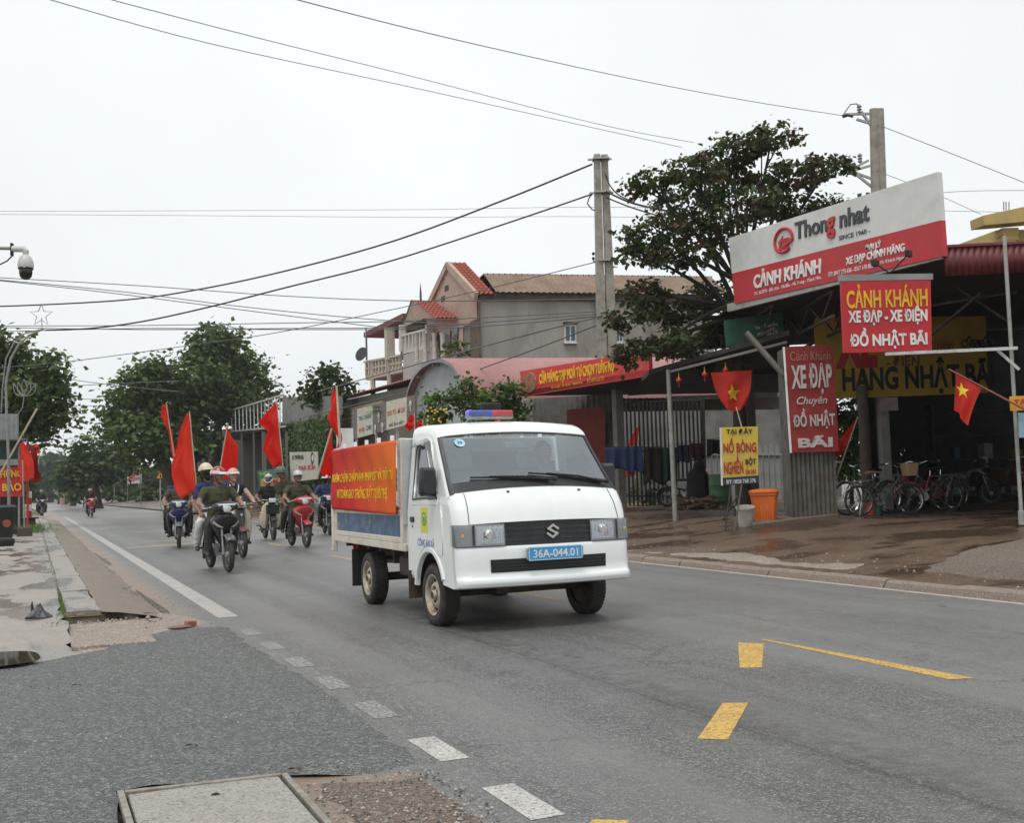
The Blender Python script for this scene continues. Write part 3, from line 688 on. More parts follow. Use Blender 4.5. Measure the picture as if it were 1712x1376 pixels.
# roof lamps
lb = MB(); lb.box((-.07,1.16,1.862), (.44,.10,.03)); lbo = lb.build('light_bar_base', m_steel, TR, bev=.006)
def lampbox(x0, x1, c, nm, blob):
    q = MB(); q.loft([[V((x, 1.16+dy, 1.875+dz)) for (dy, dz) in ((-.055,0),(-.05,.042),(-.03,.058),(.03,.058),(.05,.042),(.055,0))] for x in (x0, x0+.01, x1-.01, x1)])
    q.build('light_bar_dome', mat(nm, c, .15, tuple(k*.7 for k in c), 8, 2, coat=.6, spec=.6), lbo)
lampbox(-.29,-.06,(.03,.06,.34),'blue_lens',0); lampbox(-.06,.15,(.45,.02,.025),'red_lens',0)
q = MB(); q.ell((-.27,1.16,1.905), .045,.05,.034); q.build('beacon', mat('violet_beacon', (.16,.16,.75), .15, coat=.6), lbo)
q = MB(); q.box((.02,1.36,1.96), (.20,.10,.12)); q.box((.02,1.36,1.87),(.08,.06,.08)); q.build('roof_dark_box', m_blk2, TR, bev=.02)  # dark box added on the roof in place of a pot behind
# interior
q = MB(); q.box((0,.68,1.05), (1.40,.34,.16)); q.box((0,.60,1.13),(1.3,.2,.05)); q.build('dashboard', m_grey, TR, bev=.03)
pc = MB(); pc.box((.18,.50,1.165), (.30,.12,.006)); pc.build('dash_papers', mat('paper', (.7,.66,.55), .7), TR)
m_seat = mat('seat_fabric', (.34,.37,.39), .8, b=.2, bs=80)
for x in (-.36,.36):
    q = MB(); q.loft([[V((x+a*w, 1.16+d+b_*.06, z)) for (a, b_) in ((-1,-.6),(-.7,-1),(.7,-1),(1,-.6),(1,.6),(.7,1),(-.7,1),(-1,.6))] for (z, w, d) in ((.72,.24,-.05),(.95,.245,0),(1.25,.23,.05),(1.36,.20,.07))]); so2 = q.build('seat_back', m_seat, TR)
    q = MB(); q.box((x,.95,.70), (.46,.42,.13)); q.build('seat_cushion', m_seat, TR, bev=.04)
    q = MB(); q.box((x,1.24,1.46), (.26,.09,.17)); q.build('headrest', mat('pale_headrest_cover', (.62,.64,.64), .8), TR, bev=.04)
q = MB(); q.tube([V((.36+.185*cos(a), .82+.10*sin(a)*.6, 1.17+.16*sin(a))) for a in [i*pi/12 for i in range(25)]], .014, 8); q.bar((.36-.17,.82,1.17),(.36+.17,.82,1.17),.03,.02); q.bar((.36,.82,1.17),(.36,.6,1.02),.04); q.build('steering_wheel', m_blk, TR)
q = MB(); q.box((0,1.425,1.0), (1.45,.012,.9)); q.build('rear_bulkhead', mat('cab_lining', (.40,.42,.42), .7), TR)
q = MB(); q.box((0,1.396,1.42), (1.0,.006,.26)); q.build('rear_window', mat('rear_glass', (.20,.24,.25), .1, spec=.8), TR, bev=.03)
q = MB(); q.box((0,.95,.60),(1.5,.9,.05)); q.build('cab_floor', m_blk2, TR)
q = MB(); q.box((.0,.73,1.58),(.22,.02,.07)); q.build('rear_view_mirror', m_steel, TR, bev=.01)
# wheels
def wheel(x, y, sgn, steer=0.):
    w = bpy.data.objects.new('wheel', None); COL.objects.link(w); w.parent = TR; w.location = (x, y, .272); w.rotation_euler = (0,0,steer)
    T = MB(); R_, W = .272, .085
    T.lathe([(.175,-W*.8),(.20,-W),(.245,-W*.98),(.264,-W*.8),(R_,-W*.5),(R_,W*.5),(.264,W*.8),(.245,W*.98),(.20,W),(.175,W*.8)], 36, (0,0,0), (1,0,0), cap=False); T.build('tyre', m_rub, w)
    tr_ = MB()
    for i in range(44):
        a = 2*pi*i/44
        for dx in (-.05,0,.05):
            c, s_ = cos(a+dx*2), sin(a+dx*2); tr_.box((dx, c*(R_+.0005), s_*(R_+.0005)), (.034,.022,.008), Matrix.Rotation(a+dx*2-pi/2, 3, 'X'))
    tr_.build('tread', m_rub, w, smooth=False)
    rm = MB(); rm.lathe([(.178,.075),(.172,.08),(.160,.072),(.150,.018),(.138,.012),(.112,.052),(.10,.062),(.085,.064),(.07,.05),(.045,.045),(.04,.078),(.03,.086),(.0,.087)], 28, (0,0,0), (sgn,0,0), cap=False); ro = rm.build('rim', m_rimp, w)
    bd_ = MB(); bd_.lathe([(0,-.02),(.17,-.02),(.17,-.06),(0,-.06)], 20, (0,0,0), (sgn,0,0)); bd_.build('brake_drum', m_dark, w)
    for i in range(10):
        a = 2*pi*i/10; hb = MB(); hb.lathe([(.0,.006),(.019,.006),(.02,-.01)], 10, (sgn*.033, cos(a)*.126, sin(a)*.126), (sgn,0,0)); hb.build('vent_hole', m_blk2, ro, smooth=False)
    hb = MB(); hb.lathe([(.172,.0795),(.180,.083),(.186,.078)], 28, (0,0,0), (sgn,0,0), cap=False); hb.build('rim_edge', m_rimp, ro)
    for i in range(5):
        a = 2*pi*i/5; nb = MB(); nb.lathe([(.011,0),(.011,.014),(.0,.016)], 6, (sgn*.047, cos(a)*.060, sin(a)*.060), (sgn,0,0)); nb.build('wheel_nut', m_dark, ro)
    hc = MB(); hc.lathe([(.036,.080),(.03,.0885),(0,.089)], 14, (0,0,0), (sgn,0,0)); hc.build('hub_cap', m_dark, ro)
    gp_ = MB(); gp_.lathe([(.192,.0815),(.1865,.0828),(.183,.0815)], 28, (0,0,0), (sgn,0,0), cap=False); gp_.build('bead_gap', m_blk2, ro)
for x in (-.715, .715): wheel(x, .83, 1 if x > 0 else -1, radians(2)); wheel(x, 2.96, 1 if x > 0 else -1)
# chassis
for x in (-.36,.36): q = MB(); q.box((x,2.3,.50),(.07,3.6,.11)); q.build('chassis_rail', m_dark, TR)
q = MB(); q.tube([(-.7,2.96,.28),(.7,2.96,.28)], .045, 10); q.ell((.02,2.96,.28),.14,.13,.13); q.build('rear_axle', m_dark, TR)
q = MB(); q.tube([(-.65,.83,.27),(.65,.83,.27)], .03, 8); q.box((0,.75,.36),(.9,.3,.10)); q.box((-.15,.62,.31),(.3,.16,.08)); q.build('front_subframe', m_dark, TR)
q = MB(); q.box((0,2.3,.455),(1.15,3.5,.02)); q.box((0,.85,.40),(1.0,1.1,.03)); q.build('underbody_blocker', m_blk2, TR)  # dark panel added under the truck to deepen the shade beneath
q = MB(); q.tube([(.0,.9,.34),(.02,2.9,.30)], .035, 8); q.build('prop_shaft', m_dark, TR)
q = MB(); q.box((-.50,1.95,.44),(.30,.7,.2)); q.build('fuel_tank', m_dark, TR, bev=.03)
q = MB(); q.box((.5,1.9,.44),(.25,.5,.2)); q.build('battery_box', m_dark, TR, bev=.02)
for x in (-.6,.6):
    q = MB(); q.box((x,2.96,.46),(.07,.95,.03)); q.box((x,2.55,.52),(.05,.05,.14)); q.box((x,3.4,.52),(.05,.05,.14)); q.build('leaf_spring', m_dark, TR)
    q = MB(); q.box((x*1.2,3.38,.36),(.26,.012,.40)); q.build('mud_flap', m_blk2, TR)
    q = MB(); q.box((x*1.25,1.34,.33),(.2,.012,.26)); q.build('front_mud_flap', m_dark, TR)
q = MB(); q.ell((-.3,3.85,.44),.27,.27,.085); q.build('spare_wheel', m_rub, TR)
q = MB(); q.tube([(.45,1.6,.33),(.45,3.0,.33),(.5,4.1,.36)], .03, 8); q.build('exhaust_pipe', m_dark, TR)
# load bed
Y0, Y1, X_ = 1.48, 4.15, .82
q = MB(); q.box((0,(Y0+Y1)/2,.66),(1.62,Y1-Y0,.06)); q.build('bed_floor', m_cream, TR)
for i in range(6): q = MB(); q.box((0,Y0+.25+i*.45,.60),(1.5,.06,.06)); q.build('cross_member', m_dark, TR)
m_blue = mat('scratched_blue_panel', (.045,.11,.22), .5, (.035,.085,.17), 7, 5, c3=(.30,.31,.31), s3=9, a3=.55)
for sgn in (-1, 1):
    q = MB(); q.box((sgn*X_,(Y0+Y1)/2,.66),(.045,Y1-Y0,.075)); q.build('bed_side_rail', m_cream, TR, bev=.008)
    q = MB(); q.box((sgn*X_,(Y0+Y1)/2,.845),(.025,Y1-Y0-.14,.27)); q.build('dropside', m_blue, TR)
    q = MB(); q.box((sgn*(X_+.008),(Y0+Y1)/2,.985),(.05,Y1-Y0-.14,.06)); q.build('dropside_top_rail', m_cream, TR, bev=.012)
    q = MB(); q.box((sgn*(X_+.012),(Y0+Y1)/2,1.03),(.03,Y1-Y0-.2,.05), Matrix.Rotation(sgn*.35, 3, 'Y')); q.build('dropside_flare', m_cream, TR, bev=.01)
    q = MB(); q.box((sgn*(X_+.004),(Y0+Y1)/2,.725),(.04,Y1-Y0-.14,.055)); q.build('dropside_bottom_rail', m_cream, TR, bev=.006)
    for y in (Y0+.06, Y1-.04): q = MB(); q.box((sgn*(X_+.003),y,1.16),(.05,.09,1.07)); q.build('corner_post', m_cream, TR, bev=.008)
    for i in range(5): q = MB(); q.box((sgn*(X_-.02),Y0+.45+i*.47,1.38),(.03,.05,.72)); q.build('stake', m_white, TR, bev=.004)
    q = MB(); q.box((sgn*(X_-.02),(Y0+Y1)/2,1.66),(.03,Y1-Y0-.1,.03)); q.build('upper_rail', m_white, TR)
q = MB(); q.box((0,Y0+.01,1.18),(1.62,.03,1.02)); q.build('headboard', m_white, TR, bev=.006)
q = MB(); q.box((-.80,Y0-.012,1.28),(.10,.02,.80)); q.build('headboard_flange', mat('galvanised_sheet', (.55,.56,.56), .4, (.47,.48,.48), 9, 3, m=.3), TR)
q = MB(); q.box((0,Y1,.85),(1.62,.03,.32)); q.build('tailgate', m_cream, TR)
q = MB(); q.box((-.70,Y1+.02,1.72),(.20,.03,.44)); q.build('rear_board', mat('pale_grey_board', (.62,.64,.64), .6), TR, bev=.006)
q = MB(); q.box((-.845,Y1+.03,.82),(.05,.09,.62)); q.build('rear_bumper_post', m_cream, TR, bev=.006)
for z in (.55,): q = MB(); q.box((-.5,Y1+.04,z),(.25,.03,.09)); q.build('tail_lamp', MATS['red_lens'], TR, bev=.01)
# banner
bm = bpy.data.materials.new('printed_banner'); bm.use_nodes = True; n, l, b_ = nodes(bm)
t = n.new('ShaderNodeTexCoord'); sx_ = n.new('ShaderNodeSeparateXYZ'); l.new(t.outputs['Object'], sx_.inputs[0])
f1 = rangen(n, l, sx_.outputs[1], 3.9, 1.6); q2 = N_(n, 'ShaderNodeTexNoise', Scale=1.2, Detail=3); l.new(t.outputs['Object'], q2.inputs[0])
zz = rangen(n, l, sx_.outputs[2], 1.1, 1.7, 1., .0); arcf = mathn(n, l, 'SUBTRACT', f1, mathn(n, l, 'MULTIPLY', mathn(n, l, 'POWER', mathn(n, l, 'SUBTRACT', zz, .45), 2.), .9))
l.new(mixc(n, l, rangen(n, l, arcf, .05, 1.), (.52,.012,.010), (.74,.15,.008)), b_.inputs['Base Color']); b_.inputs['Roughness'].default_value = .6; b_.inputs['Specular IOR Level'].default_value = .2
def banner(a, b2):
    y = 4.17 - (4.17-1.55)*a + .0; z = 1.00 + .68*b2 - .035*a*(1-b2); x = -.868 - .012*sin(a*9)*(1-abs(b2-.5)*2) - .006*sin(a*31+b2*7) - .01*sin(b2*6+a*3) - .03*max(0, a-.93)/.07*(1-b2)
    return V((x, y, z))
q = MB(); q.grid(banner, 70, 24); bo = q.build('banner', bm, TR); s2 = bo.modifiers.new('s', 'SOLIDIFY'); s2.thickness = .004; s2.offset = 1
m_ytext = mat('yellow_print', (.90,.62,.02), .6, spec=.2)
def onb(p):
    a = (4.17-p.y)/(4.17-1.55); b2 = (p.z-1.0+.035*a)/(.68+.035*a); s_ = banner(a, b2); return V((s_.x-.008+(p.x+.87)*1., p.y, p.z))
letters('NGHIÊM CHỈNH CHẤP HÀNH PHÁP LUẬT VÀ TRẬT TỰ', (-.87,2.87,1.365), (0,-1,0), (0,0,1), 2.5, .17, m_ytext, bo, bold=.004, ext=.001, fn=onb)
letters('AN TOÀN GIAO THÔNG, TRẬT TỰ ĐÔ THỊ', (-.87,2.88,1.175), (0,-1,0), (0,0,1), 1.95, .165, m_ytext, bo, bold=.004, ext=.001, fn=onb)
# door crest and lettering
letters('CÔNG AN XÃ', (-.823,.90,.735), (0,-1,0), (0,0,1), .46, .082, mat('blue_lettering', (.06,.14,.36), .5), TR, bold=.004, ext=.001)
cr = MB(); cr.box((-.8225,.93,.93),(.002,.20,.23)); co = cr.build('door_crest', mat('crest_yellow', (.66,.60,.05), .5, (.5,.62,.12), 14, 3), TR)
for (r1, dz, mt) in ((.062,.0,'crest_green'),(.045,.0,'crest_yellow'),(.03,-.005,'crest_green')):
    q = MB(); q.lathe([(0,.002),(r1,.002),(r1,0)], 20, (-.8235-.0012*(.07-r1)*40,.93,.94+dz), (-1,0,0)); q.build('crest_ring', mat('crest_green', (.05,.33,.09), .5) if mt == 'crest_green' else MATS['crest_yellow'], co)
# dirt spray is geometry-free: stains in the paint only
# ================================================================== people
import numpy as np
m_skin = mat('skin', (.27,.15,.10), .55, (.23,.125,.08), 20, 2, sub=.05); m_skin2 = mat('tanned_skin', (.21,.11,.072), .55, (.18,.092,.06), 20, 2)
m_hair = mat('black_hair', (.012,.010,.009), .5); m_eye = mat('eye_dark', (.01,.008,.008), .25); m_lip = mat('lips', (.26,.10,.08), .5)
m_olive = mat('olive_drab_cloth', (.062,.060,.030), .85, (.045,.045,.022), 9, 4, b=.4, bs=35); m_oliveT = mat('olive_trousers', (.045,.046,.026), .85, (.034,.035,.02), 9, 4, b=.4, bs=30)
m_navy = mat('navy_cloth', (.012,.014,.03), .85, b=.3, bs=35); m_bluej = mat('royal_blue_cloth', (.018,.028,.125), .75, (.013,.022,.09), 9, 3, b=.4, bs=30)
m_blackc = mat('black_cloth', (.014,.014,.015), .85, b=.4, bs=30); m_whitec = mat('white_cloth', (.62,.62,.60), .8, (.5,.5,.48), 9, 3, b=.4, bs=25)
m_sandal = mat('brown_leather', (.05,.028,.02), .6); m_dkred = mat('dark_red_cloth', (.12,.02,.02), .8)
def tubeL(mb, S, pts, rs, lab, n=10, flat=1.):
    mb.tube(pts, rs, n, flat=flat)
    for p, r in ((pts[0], rs[0]), (pts[-1], rs[-1])): mb.ell(p, r, r, r, n, 6)
    for i in range(len(pts)-1):
        for t in (0,.25,.5,.75,1): S.append((V(pts[i]).lerp(V(pts[i+1]), t), lerp(rs[i], rs[i+1], t), lab))
def hand(mb, S, w, d, side, upv, lab, grip=.85):
    """palm from wrist w along d, four fingers curling down round a bar, thumb leaving the inner side"""
    d = V(d).normalized(); s_ = V(side).normalized(); u_ = V(upv).normalized()
    pc = w + d*.045
    mb.loft([[w+d*t+s_*a*wd+u_*b_*.014 for (a, b_) in ((-1,-.6),(-.6,-1),(.6,-1),(1,-.6),(1,.6),(.6,1),(-.6,1),(-1,.6))] for t, wd in ((-.015,.024),(.03,.036),(.07,.04),(.085,.036))])
    for t in (0,.04,.08): S.append((w+d*t, .035, lab))
    for k, L in enumerate((.068,.078,.072,.056)):
        b0 = w + d*.08 + s_*(-.03+.02*k); a = b0 + (d*cos(grip*.5) - u_*sin(grip*.5))*L*.45; b2 = a + (d*cos(grip*1.6) - u_*sin(grip*1.6))*L*.35; c = b2 + (d*cos(grip*2.6) - u_*sin(grip*2.6))*L*.3
        tubeL(mb, S, [b0-d*.015, a, b2, c], [.0095,.009,.0085,.0075], lab, 7)
    t0 = w + d*.03 - s_*.03; t1 = t0 + d*.03 - s_*.025 - u_*.012; t2 = t1 + d*.02 - u_*.028
    tubeL(mb, S, [t0, t1, t2], [.012,.0105,.009], lab, 7)
def person(label, loc, rz, J, shirt, trousers, shoe, skin=None, sleeve=.55, group='riders in the motorbike procession', look=0., tilt=0., vox=.0125, mask=None, long_sleeve=False):
    skin = skin or m_skin; mb = MB(); S = []; L = lambda k: V(J[k])
    hip, chest, neck, headc = L('hip'), L('chest'), L('neck'), L('head')
    # trunk
    def ring(c, ax, rx, ry):
        x = V((1,0,0)); y = ax.cross(x).normalized(); return [c + x*rx*cos(a)*(1.0) + y*ry*sin(a) for a in [2*pi*i/16 for i in range(16)]]
    ax = (chest-hip).normalized()
    secs = [(hip-ax*.09,.13,.10),(hip,.165,.125),(hip.lerp(chest,.3),.150,.112),(hip.lerp(chest,.6),.158,.115),(chest-ax*.06,.178,.118),(chest+ax*.03,.182,.105),(chest+ax*.085,.145,.082),(neck-ax*.01,.065,.06)]
    mb.loft([ring(c, ax, a, b_) for c, a, b_ in secs])
    for c, a, b_ in secs:
        for dx in (-.75,-.35,0,.35,.75): S.append((c+V((dx*a,0,0)), b_*.85, 0 if c.z > hip.z-.02 or True else 1))
    for dx in (-.09,0,.09): S.append((hip+V((dx,0,-.07))-ax*.03, .10, 1))
    # neck, head
    tubeL(mb, S, [neck-ax*.03, neck+(headc-neck)*.55], [.056,.05], 2, 12)
    R = Matrix.Rotation(look, 3, 'Z') @ Matrix.Rotation(tilt, 3, 'X')
    H = lambda x, y, z: headc + R@V((x,y,z))
    hd = []
    for i in range(13):
        t = pi*i/12; z = .118*cos(t); k = sin(t)
        hd.append([H(.077*k*cos(a)*(1-.18*max(0,-z/.118)), (.096*k*sin(a))*(1-.1*max(0,-z/.118)) - .012*max(0,-z/.118), z) for a in [2*pi*j/16 for j in range(16)]])
    mb.loft(hd)
    S.append((headc, .10, 2)); S.append((H(0,0,-.06), .07, 2))
    mb.tube([H(0,-.088,.025), H(0,-.108,-.012), H(0,-.112,-.028)], [.010,.014,.016], 8); S.append((H(0,-.105,-.02), .02, 2))
    mb.ell(H(0,-.075,-.092), .035,.03,.026, 8, 6); S.append((H(0,-.08,-.095), .03, 2))
    for sg in (-1,1):
        mb.ell(H(sg*.078,.01,-.01), .012,.022,.032, 8, 6); S.append((H(sg*.08,.01,-.01), .025, 2)); mb.ell(H(sg*.032,-.080,.028), .026,.014,.009, 8, 6)
    # limbs
    for sg, sd in ((-1,'l'),(1,'r')):
        sh, el, wr = L('sh'+sd), L('el'+sd), L('wr'+sd)
        tubeL(mb, S, [chest.lerp(sh,.55)+V((0,0,.02)), sh], [.075,.068], 0)
        if sleeve > 0:
            e = 1. if long_sleeve else sleeve
            tubeL(mb, S, [sh, sh.lerp(el, e)], [.068,.060 if not long_sleeve else .052], 0)
        if long_sleeve: tubeL(mb, S, [el, el.lerp(wr,.93)], [.05,.040], 0)
        tubeL(mb, S, [sh, el], [.056,.043], 2 if not long_sleeve else 0); tubeL(mb, S, [el, el.lerp(wr,.35), wr], [.042,.043,.027], 2 if not long_sleeve else 0)
        hand(mb, S, wr, L('hd'+sd)-wr, V((sg,0,0)) if abs((L('hd'+sd)-wr).normalized().x) < .7 else V((0,-1,0)), V((0,0,1)), 2)
        hp, kn, an, toe = L('hp'+sd), L('kn'+sd), L('an'+sd), L('to'+sd)
        tubeL(mb, S, [hp, hp.lerp(kn,.5), kn], [.098,.088,.066], 1, 12); tubeL(mb, S, [kn, kn.lerp(an,.3), kn.lerp(an,.92)], [.064,.066,.056], 1, 12)
        tubeL(mb, S, [kn.lerp(an,.85), an], [.036,.034], 3)
        f = (toe-an); heel = an - f*.28 - V((0,0,.045)); tubeL(mb, S, [heel, an.lerp(toe,.45)-V((0,0,.035)), toe-V((0,0,.03))], [.034,.038,.028], 3, 10)
    me = mb.mesh('b', m_skin, fix=False); o = bpy.data.objects.new('b', me)
    r = o.modifiers.new('r', 'REMESH'); r.mode = 'VOXEL'; r.voxel_size = vox; sm = o.modifiers.new('s', 'SMOOTH'); sm.factor = .5; sm.iterations = 2
    out = evalmesh(o); out.materials.clear()
    for q in (shirt, trousers, skin, shoe, mask or skin): out.materials.append(q)
    n = len(out.polygons); C = np.empty(n*3); out.polygons.foreach_get('center', C); C = C.reshape(-1,3)
    SP = np.array([tuple(s_[0]) for s_ in S]); SR = np.array([s_[1] for s_ in S]); SL = np.array([s_[2] for s_ in S])
    D = np.sqrt(((C[:,None,:]-SP[None])**2).sum(-1)) - SR[None]; lab = SL[D.argmin(1)]
    # shirt tail ends at the hips
    hh = np.array(hip); low = (lab == 0) & (C[:,2] < hip.z-.03) & (np.abs(C[:,0]-hip.x) < .22); lab[low] = 1
    if mask:
        hc = np.array(headc); rel = (C-hc) @ np.array(R); lab[(lab == 2) & (rel[:,2] < .005) & (rel[:,2] > -.14) & (rel[:,1] < -.02) & (np.abs(rel[:,0]) < .09)] = 4
    nv = len(out.vertices); cloth = np.zeros(nv, dtype=bool)
    for pl_, lb_i in zip(out.polygons, lab):
        if lb_i < 2:
            for vi in pl_.vertices: cloth[vi] = True
    nn = np.empty(nv*3, dtype=np.float32); out.vertices.foreach_get('normal', nn); nn = nn.reshape(-1,3); cc_ = np.empty(nv*3, dtype=np.float32); out.vertices.foreach_get('co', cc_); cc_ = cc_.reshape(-1,3)
    for k in np.nonzero(cloth)[0]:
        x_, y_, z_ = (float(t) for t in cc_[k]); f_ = mnoise.noise(V((x_*9, y_*9, z_*16))) + .6*mnoise.noise(V((x_*22+5, y_*22, z_*30))); cc_[k] += nn[k]*(.010*f_+.004)
    out.vertices.foreach_set('co', cc_.ravel())
    out.polygons.foreach_set('material_index', lab.astype(np.int32)); out.polygons.foreach_set('use_smooth', np.ones(n, dtype=bool))
    p = link('person', out, None, loc, (0,0,rz)); tag(p, label, 'person', group)
    for sg in (-1,1):
        e = MB(); e.ell(H(sg*.031,-.0905,.012), .013,.006,.007, 8, 5); e.build('eye', m_eye, p)
        e = MB(); e.tube([H(sg*.014,-.099,.034), H(sg*.034,-.098,.039), H(sg*.052,-.085,.032)], .004, 5); e.build('eyebrow', m_hair, p)
    if not mask:
        e = MB(); e.tube([H(-.022,-.096,-.058), H(0,-.102,-.056), H(.022,-.096,-.058)], [.003,.006,.003], 6); e.build('mouth', m_lip, p)
    h = MB(); h.loft([[H(.083*k*cos(a), .012+.098*k*sin(a), z) for a in [2*pi*j/14 for j in range(14)]] for z, k in ((-.06,.55),(-.03,.86),(.02,1.),(.07,.92),(.105,.6),(.125,.1))]); ho = h.build('hair', m_hair, p)
    # keep the hairline behind the face
    for v_ in ho.data.vertices:
        rl = R.transposed()@(v_.co-headc)
        if rl.y < -.03 and rl.z < .055: v_.co = headc + R@V((rl.x*.8, -.03, rl.z))
    return p, H, R
def helmet(p, H, kind, c, c2=None, rough=.25):
    m = mat('helmet_%s_%d%d%d' % (kind, c[0]*99, c[1]*99, c[2]*99), c, rough, tuple(x*.9 for x in c), 3, 2, coat=.3); m2 = mat('helmet_trim_%d%d%d' % tuple(int(x*99) for x in (c2 or (.02,.02,.02))), c2 or (.02,.02,.02), .4)
    sh = MB()
    if kind == 'pith':
        prof = [(.0,.150),(.05,.146),(.09,.125),(.112,.085),(.118,.05),(.120,.035)]
        sh.loft([[H(r*cos(a)*.96, .005+r*1.1*sin(a), z) for a in [2*pi*j/20 for j in range(20)]] for r, z in prof]+[[H(.160*cos(a), .005+.185*sin(a), .012-.012*sin(a)) for a in [2*pi*j/20 for j in range(20)]],[H(.157*cos(a), .005+.182*sin(a), .006-.012*sin(a)) for a in [2*pi*j/20 for j in range(20)]]]); o = sh.build('helmet', m, p)
        b_ = MB(); b_.tube([H(.121*cos(a), .005+.132*sin(a), .043) for a in [2*pi*j/20 for j in range(21)]], .008, 6); b_.build('helmet_band', m2, o); return o
    lowz = -.075 if kind == 'open' else .012
    rings = []
    for i in range(9):
        t = i/8; z = .150 - (.150-lowz)*t**1.2; k = sqrt(max(.0, 1-((z-.01)/.142)**2)) if z > .01 else 1-.12*((.01-z)/.085)
        rings.append([H(.112*k*cos(a), .008+.130*k*sin(a), z + (.028*max(0,-sin(a))*t if kind == 'half' else .075*max(0,-sin(a))**2*t)) for a in [2*pi*j/22 for j in range(22)]])
    sh.loft(rings); o = sh.build('helmet', m, p)
    if kind in ('half','cap'):
        pk = MB()
        def pkf(a, b_):
            an = -pi/2 + (a-.5)*1.9; rr = 1+.0*b_; z = .052 - .03*b_ ; return H(.110*cos(an)*(1+.12*b_), .008+.128*sin(an)*(1+.42*b_), z + (.02 if kind == 'half' else .0) - .012*abs(a-.5)*2*b_)
        pk.grid(pkf, 12, 3); q = pk.build('peak', m2 if c2 else m, o); s_ = q.modifiers.new('s', 'SOLIDIFY'); s_.thickness = .006
    if kind == 'open':
        vz = MB(); vz.tube([H(.105*cos(a), .0+.125*sin(a)*1.05, .03-.105*(1 if False else max(0,-sin(a)))**1 + .0) for a in [pi+i*pi/14 for i in range(15)]], .011, 7); vz.build('visor_rim', m2, o)
        vz2 = MB(); vz2.grid(lambda a, b_: H(.108*cos(pi+a*pi), .128*sin(pi+a*pi), .075-.10*b_*sin(a*pi)), 14, 4); vz2.build('visor', glassmat('visor_glass', (.35,.36,.36)), o)
    st = MB(); st.tube([H(-.085,-.01,-.01), H(-.07,-.045,-.09), H(0,-.07,-.122), H(.07,-.045,-.09), H(.085,-.01,-.01)], .005, 5); st.build('chin_strap', m_blackc, p)
    if c2 and kind == 'half':
        for sg in (-1,1):
            b_ = MB(); b_.loft([[H(sg*.116*cos(a)*k, .008+.134*sin(a)*k, z) for (z, k) in ((.035,.99),(.075,.905),(.085,.87))] for a in [radians(-50+12*i) for i in range(12)]], close=False, cap=False); b_.build('helmet_stripe', m2, o)
    return o
def riding(lean=.06, hipy=.12, hipz=.81, hx=.30, hy=-.36, hz=1.0, knx=.19, kny=-.24, knz=.70, anx=.20, any_=-.10, anz=.33, hz2=None, scale=1., head=(0,0), down=0.):
    hip = (0,hipy,hipz); ch = (0,hipy-.42*sin(lean)-.02,hipz+.40*cos(lean)); nk = (0,ch[1]-.015,ch[2]+.135); J = dict(hip=hip, chest=ch, neck=nk, head=(head[0],nk[1]-.035+head[1],nk[2]+.155))
    for sg, sd in ((-1,'l'),(1,'r')):
        sh = V((sg*.195, ch[1], ch[2]+.055)); wr = V((sg*(hx-.01), hy+.085, hz+.025)); el = sh.lerp(wr,.5)+V((sg*.075,.05,-.07))
        J.update({'sh'+sd: sh, 'el'+sd: el, 'wr'+sd: wr, 'hd'+sd: V((sg*hx,hy,hz+.012)), 'hp'+sd: V((sg*.10,hipy-.03,hipz-.03)), 'kn'+sd: V((sg*knx,kny,knz)), 'an'+sd: V((sg*anx,any_,anz)), 'to'+sd: V((sg*(anx+.02),any_-.17,anz-.03))})
    return J
def pillion(hipy=.50, hipz=.88, lean=.05, handy=.22, knx=.26):
    J = riding(lean, hipy, hipz, .22, handy, hipz+.02, knx, hipy-.34, .74, knx, hipy-.12, .40)
    return J

# ================================================================== motorbikes
m_grip = mat('rubber_grip', (.018,.018,.018), .75); m_seatl = mat('black_vinyl', (.016,.016,.017), .45); m_alu = mat('cast_aluminium', (.42,.42,.42), .45, (.33,.33,.33), 20, 3, m=.7)
m_spoke = mat('spoke_steel', (.22,.22,.22), .3, m=.8); m_lamp = mat('lamp_glass', (.72,.75,.75), .1, (.6,.63,.63), 40, 2, coat=.5); m_amb = MATS['amber_lamp']; m_cream2 = mat('cream_plastic', (.62,.57,.46), .45, (.55,.5,.4), 6, 3)
def gloss(nm, c): return mat(nm, c, .33, tuple(x*.85 for x in c), 4, 2, coat=.2)
def bwheel(B, y, R_=.29, rw=.041, name='wheel'):
    T = MB(); k = 30
    T.lathe([(R_-rw*1.5+rw*1.5*sin(a)*.0 + rw*cos(a)*1.1, rw*sin(a)) for a in [2*pi*i/10 for i in range(10)]], k, (0,y,R_-.003), (1,0,0), closed=True); w = T.build(name, m_rub, B)
    r = MB(); r.lathe([(R_-rw*2.5,-.02),(R_-rw*2.9,-.012),(R_-rw*2.9,.012),(R_-rw*2.5,.02),(R_-rw*2.2,.018),(R_-rw*2.2,-.018)], k, (0,y,R_-.003), (1,0,0), closed=True); r.build('rim', mat('dark_rim', (.16,.16,.16), .4, m=.6), w)
    h = MB(); h.lathe([(.0,-.05),(.028,-.05),(.05,-.035),(.05,.035),(.028,.05),(.0,.05)], 14, (0,y,R_-.003), (1,0,0)); h.build('hub', m_alu, w)
    s_ = MB()
    for i in range(20):
        a = 2*pi*i/20; b_ = a+.25*(1 if i % 2 else -1); s_.tube([(.03 if i % 4 < 2 else -.03, y+.045*cos(a), R_+.045*sin(a)), (0, y+(R_-rw*2.8)*cos(b_), R_+(R_-rw*2.8)*sin(b_))], .0028, 4)
    stuff(s_.build('spokes', m_spoke, w)); return w
